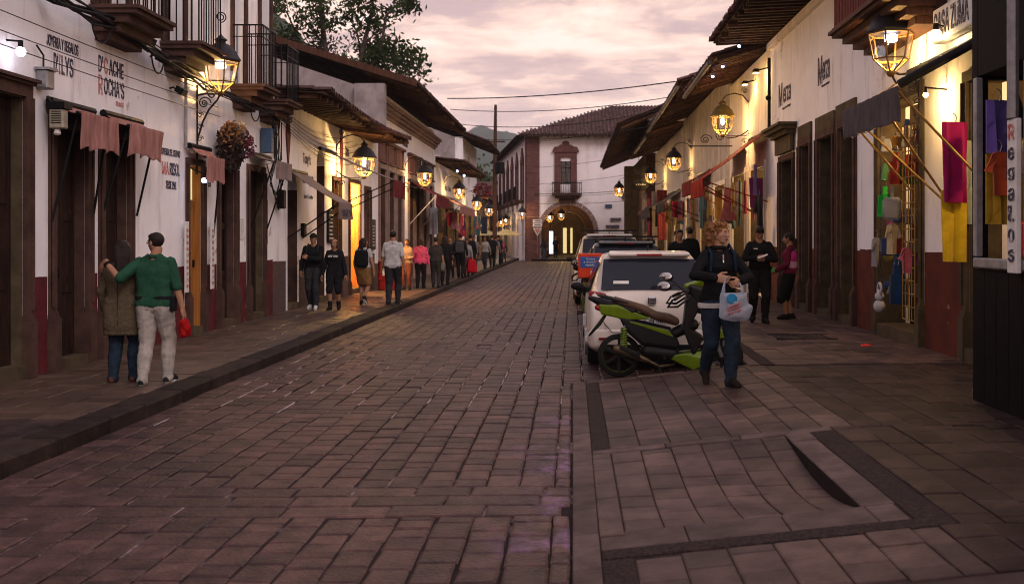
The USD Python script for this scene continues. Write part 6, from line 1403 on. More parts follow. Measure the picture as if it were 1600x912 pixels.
    if badge:
        b = P(t, 'badge', rbx(-.055, .055, -.02, .03, belt-.10, belt-.0, .012), MATS['chrome'])
        P(b, 'emblem', cat([bar((-.035, -.024, belt-.025), (.035, -.024, belt-.03), .018, .012), bar((-.035, -.024, belt-.05), (.035, -.024, belt-.052), .016, .012), bar((-.035, -.024, belt-.078), (.035, -.024, belt-.075), .018, .012)]), MATS['plastic_black'])
        P(t, 'window_sticker', cat([(np.array([rw(u, v, .034) for u, v in ((-.72, .10), (-.42, .10), (-.42, .19), (-.72, .19))]), np.array([[0, 1, 2], [0, 2, 3]]))]), MATS['sign_white'])
    P(t, 'antenna', tube([(0, .17+rs+.25, zroof), (0, .17+rs+.15, zroof+.10)], .012, 5), MATS['plastic_black'])
    if rack:
        for sx in (-1, 1): P(t, 'roof_rail', tube([(sx*w*.66, .8, zroof), (sx*w*.66, .9, zroof+.08), (sx*w*.66, L*.52, zroof+.08), (sx*w*.66, L*.54, zroof)], .022, 6), MATS['plastic_black'])
        for yy in (1.0, 1.7, 2.1)[:rack]: P(t, 'roof_bar', bar((-w*.80, yy, zroof+.115), (w*.80, yy, zroof+.115), .05, .035), MATS['plastic_black'])
    return t
MATS['car_window'] = usdkit.material(stage, '/World/Looks/car_window', {"p": ("principled_bsdf", {"base_color": (.010, .012, .020), "roughness": .06, "specular_ior_level": .27})}, [], surface="p.BSDF")
cg = 'cars parked along the right kerb'
car('parked_car', 'white hatchback with tinted rear window parked nearest, behind the green motorcycle', (1.04, 13.45, 0), 4.0, .85, 1.53, .96, 'car_white', group=cg, badge=True)
car('parked_car', 'dark car with black roof bars parked second, ahead of the white hatchback', (1.10, 20.7, 0), 4.2, .88, 1.64, 1.02, 'car_dark', group=cg, rack=2, van=True, r=.33)
car('parked_car', 'tall pale car with roof rack parked third along the kerb', (.95, 26.0, 0), 4.5, .92, 1.80, 1.10, 'car_pale', group=cg, rack=3, van=True, r=.35, ax=(.8, 3.5))
car('parked_car', 'pale small car parked farthest along the right kerb', (1.05, 32.5, 0), 4.0, .85, 1.5, .95, 'car_pale', group=cg)

# ---------------------------------------------------------------- motorcycle
mt('bike_green', (.135, .205, .008), (.09, .145, .006), 5, .25, coat=.5)
mt('seat_brown', (.10, .055, .035), (.06, .034, .022), 12, .55, .3, 90)
mt('muffler', (.14, .10, .06), (.08, .06, .04), 6, .35, metal=.7)
def hs(pts, n=10):
    """hull of spheres ((x,y,z), r)"""
    return MF.batch_hull([MF.sphere(r, n).translate(tuple(map(float, c))) for c, r in pts])
def motorcycle(label, loc, rz, box=False):
    t = thing('motorcycle', label, 'motorcycle', loc, rz)
    Rw = lambda x: np.array([[0, 1, 0, x], [0, 0, 1, 0], [1, 0, 0, .27]], float)   # axle along y
    for x, nm in ((0, 'rear_wheel'), (1.27, 'front_wheel')):
        r, w = .27, .095
        prof = [(r*.78, -w/2), (r*.95, -w*.42), (r, -w*.15), (r, w*.15), (r*.95, w*.42), (r*.78, w/2), (r*.76, 0), (r*.78, -w/2)]
        wp = P(t, nm, xf(rev(prof, 32), Rw(x)), MATS['tyre'], smooth=40)
        P(wp, 'rim', xf(cat([rev([(r*.755, -.040), (r*.785, -.048), (r*.785, .048), (r*.755, .040), (r*.755, -.040)], 28)]), Rw(x)), mt('rim_dark', (.035, .05, .008), None, 5, .4), smooth=30)
        P(wp, 'spokes', xf(cat([rev([(0, -.06), (.045, -.06), (.045, .06), (0, .06)], 12)] + [bar((.03*math.cos(a), .03*math.sin(a), 0), (r*.74*math.cos(a), r*.74*math.sin(a), 0), .035, .02) for a in np.arange(6)*math.pi/3]), Rw(x)), MATS['plastic_black'])
    P(t, 'tail_fairing', A(hs([((-.36, 0, .985), .03), ((-.20, .06, .93), .05), ((-.20, -.06, .93), .05), ((.18, .10, .83), .05), ((.18, -.10, .83), .05), ((.05, .09, .75), .04), ((.05, -.09, .75), .04)])), MATS['plastic_black'], smooth=35)
    for s in (-1, 1): P(t, 'tail_panel', A(hs([((-.22, s*.075, .89), .035), ((-.02, s*.115, .88), .03), ((.36, s*.135, .745), .012), ((.10, s*.12, .74), .02), ((-.20, s*.08, .81), .03)])), MATS['bike_green'], smooth=35)
    P(t, 'tail_light', A(hs([((-.27, .05, .87), .035), ((-.27, -.05, .87), .035), ((-.16, .07, .84), .045), ((-.16, -.07, .84), .045)])), MATS['tail_red'], smooth=40)
    P(t, 'seat', A(hs([((-.05, .09, .965), .035), ((-.05, -.09, .965), .035), ((.28, .12, .86), .045), ((.28, -.12, .86), .045)]) + hs([((.28, .12, .86), .045), ((.28, -.12, .86), .045), ((.45, .12, .77), .05), ((.45, -.12, .77), .05)]) + hs([((.45, .12, .77), .05), ((.45, -.12, .77), .05), ((.70, .07, .70), .05), ((.70, -.07, .70), .05), ((.62, .10, .74), .05), ((.62, -.1, .74), .05)])), MATS['seat_brown'], smooth=40)
    P(t, 'grab_rail', tube([(.12, .13, .93), (-.18, .12, 1.0), (-.26, 0, 1.02), (-.18, -.12, 1.0), (.12, -.13, .93)], .016, 7), MATS['plastic_black'], smooth=True)
    for s in (-1, 1):
        P(t, 'side_panel', A(hs([((.05, s*.12, .72), .03), ((.62, s*.15, .58), .04), ((.70, s*.14, .42), .05), ((.30, s*.12, .46), .05), ((.12, s*.11, .60), .04)])), MATS['plastic_black'], smooth=40)
        P(t, 'side_stripe', A(hs([((.14, s*.155, .70), .008), ((.60, s*.195, .60), .008), ((.66, s*.195, .53), .008), ((.40, s*.175, .62), .006)])), MATS['bike_green'], smooth=40)
        P(t, 'shock_absorber', cat([tube([(.06+.035*math.cos(a), s*.13+.035*math.sin(a), .36+.25*a/50) for a in np.linspace(0, 50, 120)], .011, 5)]), MATS['bike_green'], smooth=True)
        P(t, 'shock_rod', tube([(.04, s*.13, .30), (.08, s*.13, .68)], .018, 7), MATS['alloy'])
    P(t, 'rear_fender', A(hs([((-.18, .04, .76), .02), ((-.18, -.04, .76), .02), ((-.37, .045, .52), .012), ((-.37, -.045, .52), .012), ((-.24, .045, .66), .018), ((-.24, -.045, .66), .018)])), MATS['plastic_black'], smooth=40)
    pl = P(t, 'number_plate', hullp([(-.335+.01*a-.09*b+.0, y, .61-.12*b) for a in (0, 1) for b in (0, 1) for y in (-.09, .09)]), MATS['sign_white'])
    P(t, 'swing_arm', cat([tube([(0, s*.11, .27), (.45, s*.10, .32)], .03, 7) for s in (-1, 1)]), MATS['plastic_black'])
    P(t, 'engine', A(hs([((.35, .10, .34), .08), ((.35, -.10, .34), .08), ((.66, .09, .30), .09), ((.66, -.09, .30), .09), ((.5, 0, .22), .07)])), MATS['plastic_black'], smooth=30)
    P(t, 'muffler', A(hs([((-.02, -.17, .37), .055), ((.20, -.175, .29), .052), ((.36, -.16, .22), .03)])) if True else None, MATS['muffler'], smooth=40)
    P(t, 'exhaust_pipe', tube([(.36, -.16, .22), (.5, -.13, .15), (.68, -.08, .17), (.74, 0, .3)], .022, 8), MATS['muffler'], smooth=True)
    P(t, 'heat_shield', A(hs([((.02, -.235, .38), .012), ((.26, -.235, .27), .012), ((.24, -.235, .31), .012), ((.03, -.235, .41), .012)])), MATS['plastic_black'], smooth=30)
    P(t, 'centre_stand', cat([tube([(.45, s*.10, .2), (.56, s*.16, .02)], .014, 6) for s in (-1, 1)] + [tube([(.56, -.16, .02), (.56, .16, .02)], .012, 6)]), MATS['plastic_black'])
    P(t, 'foot_pegs', cat([tube([(.56, -.28, .27), (.56, .28, .27)], .018, 7), tube([(.25, -.27, .33), (.25, .27, .33)], .016, 7)]), MATS['plastic_black'])
    P(t, 'spine', A(hs([((.62, .07, .52), .06), ((.62, -.07, .52), .06), ((.92, .06, .66), .07), ((.92, -.06, .66), .07)])), MATS['plastic_black'], smooth=40)
    P(t, 'leg_shield', A(hs([((.86, .16, 1.02), .03), ((.86, -.16, 1.02), .03), ((.82, .21, .62), .03), ((.82, -.21, .62), .03), ((.96, .1, .9), .05), ((.96, -.1, .9), .05)]) + hs([((.82, .21, .62), .03), ((.82, -.21, .62), .03), ((.92, .17, .34), .03), ((.92, -.17, .34), .03), ((1.0, .1, .5), .04), ((1.0, -.1, .5), .04)])), MATS['plastic_black'], smooth=40)
    for s in (-1, 1): P(t, 'belly_fairing', A(hs([((.80, s*.17, .30), .02), ((.62, s*.15, .27), .015), ((.92, s*.16, .14), .03), ((1.12, s*.12, .22), .03), ((1.14, s*.11, .34), .025), ((.98, s*.17, .26), .03)])), MATS['bike_green'], smooth=40)
    P(t, 'front_fender', A(hs([((1.08, .05, .50), .02), ((1.08, -.05, .50), .02), ((1.25, .055, .585), .02), ((1.25, -.055, .585), .02), ((1.42, .05, .52), .02), ((1.42, -.05, .52), .02)])), MATS['bike_green'], smooth=40)
    P(t, 'fork', cat([tube([(1.27, s*.09, .27), (1.07, s*.09, .85)], .025, 8) for s in (-1, 1)]), MATS['alloy'], smooth=True)
    P(t, 'head_cowl', A(hs([((.90, .12, 1.12), .05), ((.90, -.12, 1.12), .05), ((1.08, .08, 1.05), .07), ((1.08, -.08, 1.05), .07), ((1.0, .09, .86), .06), ((1.0, -.09, .86), .06)])), MATS['plastic_black'], smooth=40)
    P(t, 'cowl_top', A(hs([((.84, .10, 1.14), .03), ((.84, -.10, 1.14), .03), ((1.06, .07, 1.22), .02), ((1.06, -.07, 1.22), .02), ((1.1, 0, 1.14), .03)])), MATS['bike_green'], smooth=40)
    P(t, 'headlight', A(hs([((1.13, .07, 1.06), .035), ((1.13, -.07, 1.06), .035), ((1.14, 0, 1.0), .04)])), MATS['chrome'], smooth=40)
    P(t, 'handlebar', tube([(.70, -.35, 1.0), (.82, -.22, 1.06), (.92, 0, 1.07), (.82, .22, 1.06), (.70, .35, 1.0)], .014, 7), MATS['plastic_black'], smooth=True)
    for s in (-1, 1):
        P(t, 'grip', tube([(.68, s*.37, .99), (.76, s*.28, 1.035)], .021, 8), MATS['plastic_black'])
        P(t, 'hand_guard', tube([(.66, s*.38, .99), (.60, s*.37, .90), (.72, s*.30, .90), (.86, s*.22, 1.0)], .015, 6), MATS['plastic_black'], smooth=True)
        st_ = P(t, 'mirror_stem', tube([(.82, s*.22, 1.07), (.72, s*.30, 1.16), (.62 if s < 0 else .64, s*.32, 1.17+.03*(s > 0))], .009, 6), MATS['plastic_black'], smooth=True)
        mc = (.56 if s < 0 else .60, s*.33, 1.15 if s < 0 else 1.24)
        a_ = math.radians(58); Rm = rotm((0, 0, 1), 58) @ rotm((0, 1, 0), 12)
        P(t, 'mirror', mv(xf(ball(1, (0, 0, 0), 2, (.032, .105, .062)), Rm), *mc), MATS['plastic_black'], smooth=True)
        P(t, 'mirror_glass', mv(xf(mv(ball(1, (0, 0, 0), 2, (.012, .092, .052)), -.024), Rm), *mc), MATS['chrome'], smooth=True)
    return t
motorcycle('green and black motorcycle with brown seat parked crosswise behind the white hatchback', (.58, 12.82, 0.0), -4)
motorcycle('delivery motorcycle carrying the red box, parked between white hatchback and dark car', (.34, 19.25, 0.0), 88)
t = thing('delivery_box', 'red delivery box with blue label behind the white hatchback', 'box', (.33, 19.2, .98))
P(t, 'box', rbx(-.23, .23, -.2, .22, 0, .46, .02), mt('box_red', (.62, .06, .02), (.5, .045, .018), 6, .45)); P(t, 'label', bx(-.19, .20, -.206, -.201, .2, .40), mt('label_blue', (.03, .12, .42), None, 5, .5))
for k, (tx, w) in enumerate((('Envios', .16), ('a domicilio', .26), ('rapidos', .2))):
    lt = meshkit.text_mesh(tx, .034, .003, True); s_ = w/np.ptp(lt.vertices[:, 0]); P(t, 'lettering', (np.stack([(lt.vertices[:, 0])*s_-w/2, -.208-lt.vertices[:, 2], lt.vertices[:, 1]*1.0+.345-.055*k], 1), lt.faces), MATS['sign_white'])
P(t, 'code_plate', bx(.0, .12, -.206, -.201, .04, .14), MATS['sign_white'])

# ================================================================ PEOPLE
mt('skin_tan', (.30, .155, .095), (.25, .125, .075), 14, .55, .1, 200)
mt('skin_pale', (.42, .235, .155), (.36, .19, .125), 14, .55, .1, 200)
mt('hair_black', (.012, .009, .008), (.022, .016, .013), 30, .45, .6, 120, stretch=(6, 6, .6), bdist=.006)
mt('hair_auburn', (.30, .135, .048), (.13, .050, .018), 26, .5, .7, 90, stretch=(5, 5, 1), bdist=.01)
mt('hair_brown', (.045, .026, .016), (.03, .018, .012), 30, .5, .6, 120, stretch=(6, 6, .6))
mt('eye_white', (.6, .57, .54), None, 5, .3); mt('eye_dark', (.012, .008, .006), None, 5, .25); mt('lip', (.26, .085, .07), None, 5, .5)
def fab(c, sc_=10, b=.45):
    k = 'fabric_%d_%d_%d' % tuple(int(x*255+.5) for x in c)
    if k not in MATS: mt(k, c, tuple(x*.68 for x in c), sc_, .9, b, 26, sheen=.0, bdist=.012, spec=.05)
    return MATS[k]
mt('denim', (.050, .095, .165), (.025, .05, .095), 14, .85, .5, 60, spec=.25)
mt('denim_mid', (.016, .028, .047), (.008, .014, .026), 14, .85, .5, 60)
mt('denim_dark', (.020, .028, .050), (.012, .016, .03), 14, .85, .5, 60, spec=.25)
mt('olive_wool', (.105, .080, .048), (.055, .040, .025), 55, .95, .6, 110, spec=.15)
def V3(*a): return np.array(a, float)
def nz(v): return v/max(np.linalg.norm(v), 1e-9)
def ik(a, tgt, l1, l2, pole):
    d = tgt-a; L = np.linalg.norm(d); d = d/max(L, 1e-9); L = min(L, (l1+l2)*.998); L = max(L, abs(l1-l2)*1.05)
    c = (l1*l1+L*L-l2*l2)/(2*l1*L); c = max(-1, min(1, c)); s = math.sqrt(1-c*c)
    p = pole - d*(pole@d); p = nz(p)
    return a+d*l1*c+p*l1*s, a+d*L
def blob(pts, n): return MF.batch_hull([MF.sphere(r, n).translate(tuple(map(float, c))) for c, r in pts])
def bone(chain, n):
    return [blob([chain[i], chain[i+1]], n) for i in range(len(chain)-1)]
def fuse(parts, L, it=8, lam=.5):
    m = MF.batch_boolean(parts, manifold3d.OpType.Add)
    if L: m = m.refine_to_length(L)
    v, f = A(m)
    tm = trimesh.Trimesh(v, f, process=True)
    if it: trimesh.smoothing.filter_taubin(tm, lamb=lam, nu=lam+.03, iterations=it)
    return tm
def to_m(tm): return MF(manifold3d.Mesh(np.asarray(tm.vertices, np.float32), np.asarray(tm.faces, np.uint32)))
HANDS = {}
def hand(side, curl, fine):
    """wrist at the origin, fingers along +y, thumb towards +x, palm towards +z (right) or -z (left); metres for a 1.7 m body"""
    k = (side, curl, fine)
    if k in HANDS: return HANDS[k]
    n = 10 if fine else 6; zs = 1
    ps = [blob([((.0, -.02, 0), .025), ((.025, .075, 0), .015), ((-.027, .072, 0), .014), ((.030, .03, .004), .017), ((-.028, .02, .004), .016), ((0, .085, 0), .015)], n)]
    for i, (x, L) in enumerate(((.029, .072), (.010, .080), (-.010, .074), (-.028, .058))):
        a = 0; p = V3(x, .08, 0); spread = x*1.6
        chain = [(p - V3(0, .02, 0), .0095)]; 
        for j, fr in enumerate((.45, .32, .25)):
            a += curl*(.55, 1.0, .7)[j]*(1+.08*i)
            p = p + L*fr*V3(spread*(1 if j == 0 else .3)*.5, math.cos(a), zs*math.sin(a)); chain.append((p.copy(), .0092-.0009*j))
        ps += bone(chain, n)
    t0 = V3(.030, .012, .006); d = nz(V3(.75, .62, .25+.35*curl)); d2 = nz(V3(.30, .9, .3+.6*curl))
    ps += bone([(t0, .014), (t0+d*.036, .0115), (t0+d*.036+d2*.030, .010), (t0+d*.036+d2*.054, .0085)], n)
    tm = fuse(ps, .0045 if fine else 0, 4 if fine else 0, .4)
    if side < 0: tm.vertices[:, 2] *= -1; tm.invert()
    HANDS[k] = tm; return tm
HEADS = {}
def head_mesh(fine, male):
    k = (fine, male)
    if k in HEADS: return HEADS[k]
    n = 14 if fine else 8
    ps = [MF.sphere(.078, n*2).scale((.92, 1.18, 1.05)).translate((0, -.008, .028)),
          blob([((0, .045, -.005), .05), ((.03, .035, -.02), .036), ((-.03, .035, -.02), .036), ((0, .055, -.085), .022 if not male else .026), ((.022, .04, -.075), .022), ((-.022, .04, -.075), .022), ((.045, .0, -.045), .022), ((-.045, .0, -.045), .022)], n),
          blob([((0, .090, .012), .008), ((0, .112, -.026), .0115), ((.012, .098, -.030), .009), ((-.012, .098, -.030), .009)], n),
          blob([((.028, .083, .022), .011), ((-.028, .083, .022), .011)], n),
          blob([((.012, .088, -.055), .008), ((-.012, .088, -.055), .008), ((0, .090, -.062), .009)], n)]
    for s in (-1, 1): ps.append(MF.sphere(.028, n).scale((.35, .7, 1.1)).rotate((0, 0, s*-12)).translate((s*.074, -.008, -.004)))
    tm = fuse(ps, .007 if fine else .02, 5 if fine else 3, .4)
    # eye sockets
    if fine:
        v = tm.vertices
        for s in (-1, 1):
            d = np.linalg.norm((v - np.array([s*.030, .088, .004]))/np.array([1.3, 1.6, .8]), axis=1); w = np.clip(1-d/.016, 0, 1); v[:, 1] -= .008*w
    HEADS[k] = tm; return tm
def frame_from(y, x):
    y = nz(y); x = nz(x - y*(x@y)); z = np.cross(x, y); return np.stack([x, y, z], 1)
def person(label, loc, yaw, H, top, bottom, shoe, pose=None, hair='short', hairm='hair_black', skin='skin_tan', fine=False, male=True, sleeve=1.0, hem=.47, legs='trousers', leg_hem=.05, group=None, extras=None, build=1.0, collar=False):
    """faces +y before yaw is applied. pose keys, in fractions of height: lf, rf ankles (x,y,z); lh, rh wrists; le, re elbow poles; head (yaw, pitch); lean; thumb hints lt, rt; curl"""
    po = dict(lf=(-.055, .0, .045), rf=(.055, .0, .045), lh=(-.155, .02, .47), rh=(.155, .02, .47), le=(-.5, -1, 0), re=(.5, -1, 0), head=(0, 0), lean=0, lk=(-.1, 1, 0), rk=(.1, 1, 0), lt=(0, 1, .2), rt=(0, 1, .2), curl=.45, drop=.0)
    po.update(pose or {})
    t = thing('person', label, 'person', loc, yaw, group)
    n = 12 if fine else 8; B = build; ln = po['lean']
    S = lambda v: V3(*v)*H
    lw = lambda z: V3(0, ln*(z-.5)*1.0, 0)
    hipz = .510 - po['drop']
    sw = .094 if male else .084
    J = {}
    for s, a in ((-1, 'l'), (1, 'r')):
        hip = V3(s*.050, 0, hipz); fo = V3(*po[a+'f'])
        kn, an = ik(hip, fo, .245, .235, V3(*po[a+'k']))
        sh = V3(s*sw*B, 0, .797-po['drop']) + lw(.80); el, wr = ik(sh, V3(*po[a+'h']), .172, .152, V3(*po[a+'e']))
        J[a] = dict(hip=hip, kn=kn, an=an, sh=sh, el=el, wr=wr)
    d_ = po['drop']
    tz = lambda x, y, z: V3(x, y, z-d_) + lw(z)
    def torso(inf=0.0, low=.50, wid=1.0):
        bw = B*wid
        hw = .054 if male else .060
        ps = [blob([(tz(s*.062*bw, .004, .735)*H, (.060+inf)*H) for s in (-1, 1)] + [(tz(s*.076*B, -.004, .790)*H, (.029+inf*.6)*H) for s in (-1, 1)] + [(tz(0, .01, .74)*H, (.068+inf)*H)], n),
              blob([(tz(s*.062*bw, .004, .735)*H, (.060+inf)*H) for s in (-1, 1)] + [(tz(s*(.046 if male else .036)*bw, .0, .62)*H, (.056+inf)*H) for s in (-1, 1)], n),
              blob([(tz(s*(.046 if male else .036)*bw, .0, .62)*H, (.056+inf)*H) for s in (-1, 1)] + [(tz(s*hw*bw, -.006, .525)*H, (.060+inf)*H) for s in (-1, 1)], n)]
        ps.append(blob([(tz(0, -.010, .846)*H, (.024+inf)*H)] + [(tz(s*.066*B, -.006, .797)*H, (.026+inf)*H) for s in (-1, 1)], n))
        if not male: ps.append(blob([(tz(s*.042, .045, .725)*H, (.036+inf)*H) for s in (-1, 1)], n))
        if low < .5: ps.append(blob([(tz(s*hw*bw, -.006, .525)*H, (.060+inf)*H) for s in (-1, 1)] + [(tz(s*hw*bw, -.006, low+.06)*H, (.062+inf)*H) for s in (-1, 1)], n))
        return ps
    def leg(a, inf=0.0, to=1.0):
        j = J[a]; ps = [(j['hip']*H, (.058+inf)*H*B), (j['kn']*H, (.037+inf)*H), (j['an']*H, (.024+inf)*H)]
        calf = j['kn']*.65+j['an']*.35 + V3(0, -.008, 0)
        ps = [(j['hip']*H, (.060+inf)*H*B**.5), ((j['hip']*.5+j['kn']*.5)*H, (.050+inf)*H), (j['kn']*H, (.037+inf)*H), (calf*H, (.036+inf)*H), (j['an']*H, (.023+inf)*H)]
        if to < 1:   # shorten towards the ankle
            e = j['kn']*(1-to)+j['an']*to; ps = ps[:3] + [(e*H, (.034+inf)*H)]
        return bone(ps, n)
    def arm(a, inf=0.0, to=2.0):
        j = J[a]; ps = [(j['sh']*H, (.032+inf*.6)*H)]
        m1 = j['sh']*.5+j['el']*.5
        if to <= 1: ps += [((j['sh']*(1-to)+j['el']*to)*H, (.028+inf)*H)]
        else:
            ps += [(m1*H, (.029+inf*.8)*H), (j['el']*H, (.0245+inf*.8)*H)]; e = j['el']*(2-to)+j['wr']*(to-1)
            ps += [((j['el']*.7+j['wr']*.3)*H, (.0250+inf*.7)*H), (e*H, (.0175+inf*.7)*H)]
        return bone(ps, n)
    neck = tz(0, -.008, .825); hc = tz(0, .012, .925)
    yawh, pit = po['head']; Rh = rotm((0, 0, 1), yawh) @ rotm((1, 0, 0), -pit)
    bparts = torso(-.006) + leg('l', -.004) + leg('r', -.004) + arm('l', -.002) + arm('r', -.002) + [blob([(neck*H, .036*H), ((hc+Rh@V3(0, -.012, -.045))*H, .033*H)], n)]
    for a in 'lr':
        an = J[a]['an']; fd = V3(0, 1, 0) if abs(J[a]['kn'][1]-an[1]) < .12 else nz(V3(0, 1, 0) + V3(0, 0, -.9)*(an[2] > .07))
        J[a]['toe'] = an + fd*.095 + V3((-.015 if a == 'l' else .015), 0, -.028); J[a]['heel'] = an + fd*-.028 + V3(0, 0, -.028)
        bparts.append(blob([(an*H, .022*H), (J[a]['toe']*H, .012*H), (J[a]['heel']*H, .014*H)], n))
    bm = fuse(bparts, .022*H if fine else .05*H, 6 if fine else 3)
    whole = [to_m(bm)]
    hs_ = H/1.7*1.0
    hm = head_mesh(fine, male).copy(); hk = H*.133/.232
    hm.vertices = (hm.vertices*hk) @ Rh.T + hc*H; whole.append(to_m(hm))
    for s, a in ((-1, 'l'), (1, 'r')):
        g = hand(s, po.get('curl'+a, po['curl']), fine).copy(); F = frame_from(V3(*po[a+'d']) if po.get(a+'d') else J[a]['wr']-J[a]['el'], V3(*po[a+'t']))
        J[a]['F'] = F; g.vertices = (g.vertices*hs_) @ F.T + J[a]['wr']*H; whole.append(to_m(g))
    try:
        bd = A(MF.batch_boolean(whole, manifold3d.OpType.Add))
    except Exception: bd = cat([A(w) for w in whole])
    body = P(t, 'body', bd, MATS[skin], smooth=50)
    hp = lambda v: (Rh @ (V3(*v)*hk)) + hc*H      # a point in head space
    if fine:
        for s in (-1, 1):
            P(t, 'eye', mv(xf(ball(.0105*hk, (0, 0, 0), 2, (1.25, .6, .75)), Rh), *hp((s*.030, .081, .004))), MATS['eye_white'], smooth=True)
            P(t, 'pupil', mv(xf(ball(.0055*hk, (0, 0, 0), 2, (1, .6, 1)), Rh), *hp((s*.031, .0865, .004))), MATS['eye_dark'], smooth=True)
            P(t, 'eyebrow', tube([hp((s*.016, .098, .024)), hp((s*.032, .097, .029)), hp((s*.046, .086, .024))], .0032*hk, 5), MATS[hairm])
        P(t, 'lips', cat([A(blob([(hp((.018, .0885, -.0565)), .003*hk), (hp((0, .100, -.054)), .0055*hk), (hp((-.018, .0885, -.0565)), .003*hk)], 8)), A(blob([(hp((.014, .089, -.062)), .003*hk), (hp((0, .099, -.064)), .006*hk), (hp((-.014, .089, -.062)), .003*hk)], 8))]), MATS['lip'], smooth=50)
    # clothes
    L = .015*H if fine else .05*H; it = 6 if fine else 3
    def wrinkle(tm, amp):
        v = np.asarray(tm.vertices); nn = tm.vertex_normals; w = meshkit.fbm(v*9/H, 2, 7)*3.0
        q = np.stack([v[:, 0]*13/H + w, v[:, 1]*13/H, v[:, 2]*26/H + w*1.5], 1)
        r1 = 1-np.abs(2*meshkit.noise(q, 5)-1)*1.6; r2 = meshkit.fbm(v*22/H, 3, 9)-.5
        tm.vertices = v + nn*((r1*.5+r2*.7)*amp*H)[:, None]; return tm
    tops = torso(.005, hem) + arm('l', .007, sleeve*1.0) + arm('r', .007, sleeve*1.0)
    if legs == 'coat': tops.append(blob([(tz(s*.060, -.006, .56)*H, .062*H) for s in (-1, 1)] + [(tz(s*.066, -.004, hem)*H, .058*H) for s in (-1, 1)], n))
    cut = MF.cube((3, 3, 3)).translate((-1.5, -1.5, (hem-d_)*H)) if hem else None
    tm = MF.batch_boolean(tops, manifold3d.OpType.Add)
    nk = MF.sphere(.045*H, 16).translate(tuple((neck+V3(0, .012, .030))*H)); tm = tm - nk
    if cut is not None and po.get('cut', True):
        armsafe = [x for x in arm('l', .007, sleeve) + arm('r', .007, sleeve)]
        tm = MF.batch_boolean([tm ^ cut] + armsafe, manifold3d.OpType.Add)
    tm2 = fuse([tm], L, it); 
    if fine: wrinkle(tm2, .008)
    topm = P(t, 'coat' if legs == 'coat' else 'top', A(tm2), top, smooth=55)
    if collar: P(topm, 'collar', A(MF.batch_boolean([blob([((neck+V3(.034*math.cos(a), -.002+.034*math.sin(a), .012))*H, .012*H), ((neck+V3(.034*math.cos(a+.5), -.002+.034*math.sin(a+.5), .012))*H, .012*H)], 8) for a in np.arange(-3.9, .75, .45)], manifold3d.OpType.Add)), top, smooth=50)
    if legs in ('trousers', 'coat', 'shorts'):
        pelvis = [blob([(tz(s*.054*B, -.004, .53)*H, .062*H) for s in (-1, 1)] + [(J[a]['hip']*H, .062*H) for a in 'lr'], n)]
        bt = pelvis + leg('l', .008, 1.0 if legs != 'shorts' else .05) + leg('r', .008, 1.0 if legs != 'shorts' else .05) + ([blob([(J[a]['an']*H, .032*H), ((J[a]['an']+V3(0, -.004, -.016))*H, .034*H)], n) for a in 'lr'] if legs != 'shorts' else [])
        bm2 = fuse(bt, L, it)
        if fine: wrinkle(bm2, .010)
        P(t, 'trousers', A(bm2), bottom, smooth=55)
    elif legs == 'skirt':
        lo = [( (J[a]['kn']*(1-leg_hem)+J[a]['hip']*leg_hem)*H + V3(0, .0, 0), .062*H) for a in 'lr']
        sk = blob([(tz(s*.050, -.004, .58)*H, .058*H) for s in (-1, 1)] + [(tz(s*.056, -.006, .52)*H, .068*H) for s in (-1, 1)] + lo, n)
        P(t, 'skirt', A(fuse([sk], L, it)), bottom, smooth=55)
    for a in 'lr':
        j = J[a]; sp = [blob([(j['an']*H, .029*H), ((j['heel'])*H, .021*H), ((j['toe']*.5+j['an']*.5+V3(0, 0, -.004))*H, .025*H), (j['toe']*H, .0185*H)], n), blob([((j['toe']*.55+j['heel']*.45)*H, .020*H), (j['toe']*H, .0165*H), (j['heel']*H, .020*H)], n)]
        if isinstance(shoe, tuple) and len(shoe) > 2 and shoe[2] == 'boot': sp += bone([(j['an']*H, .030*H), ((j['an']*.72+j['kn']*.28)*H, .033*H)], n)
        sh = P(t, 'shoe', A(fuse(sp, L*.8, 3)), shoe[0] if isinstance(shoe, tuple) else shoe, smooth=50)
        if isinstance(shoe, tuple) and shoe[1] is not None:
            off = V3(0, 0, -.014); P(sh, 'sole', A(blob([((j['toe']+off)*H, .012*H), ((j['heel']+off)*H, .013*H), ((j['toe']*.6+j['heel']*.4+off+V3(.006, 0, 0))*H, .014*H), ((j['toe']*.6+j['heel']*.4+off-V3(.006, 0, 0))*H, .014*H)], n)), shoe[1], smooth=40)
    # hair
    hr = [MF.sphere(.085, 24).scale((.93, 1.17, 1.06)).translate((0, -.014, .033))]
    face = MF.cube((.3, .2, .3)).translate((-.15, .030, -.275)) + MF.cube((.3, .2, .09)).translate((-.15, .058, -.04)) + MF.cube((.3, .5, .2)).translate((-.15, -.2, -.26))
    base = hr[0] - face
    if hair == 'short':
        hh = [base, MF.sphere(.07, 16).scale((1.0, .9, .6)).translate((0, .02, .075))]
    elif hair == 'long':
        hh = [base, blob([((s*.05, -.06, .02), .045) for s in (-1, 1)] + [((s*.052, -.075, -.10), .040) for s in (-1, 1)], 12), blob([((s*.052, -.075, -.10), .040) for s in (-1, 1)] + [((s*.045, -.080, -.26), .026) for s in (-1, 1)], 12)] + [blob([((s*.068, .015, .03), .025), ((s*.072, .0, -.10), .022), ((s*.06, -.03, -.16), .02)], 10) for s in (-1, 1)]
    elif hair == 'bob':
        hh = [base, blob([((s*.05, -.05, .02), .050) for s in (-1, 1)] + [((s*.055, -.05, -.07), .042) for s in (-1, 1)], 12)]
    elif hair == 'tail':
        hh = [base] + bone([((0, -.10, .02), .032), ((0, -.135, -.05), .036), ((0, -.13, -.20), .016)], 10)
    elif hair == 'curly':
        rr = np.random.default_rng(5); hh = [base]
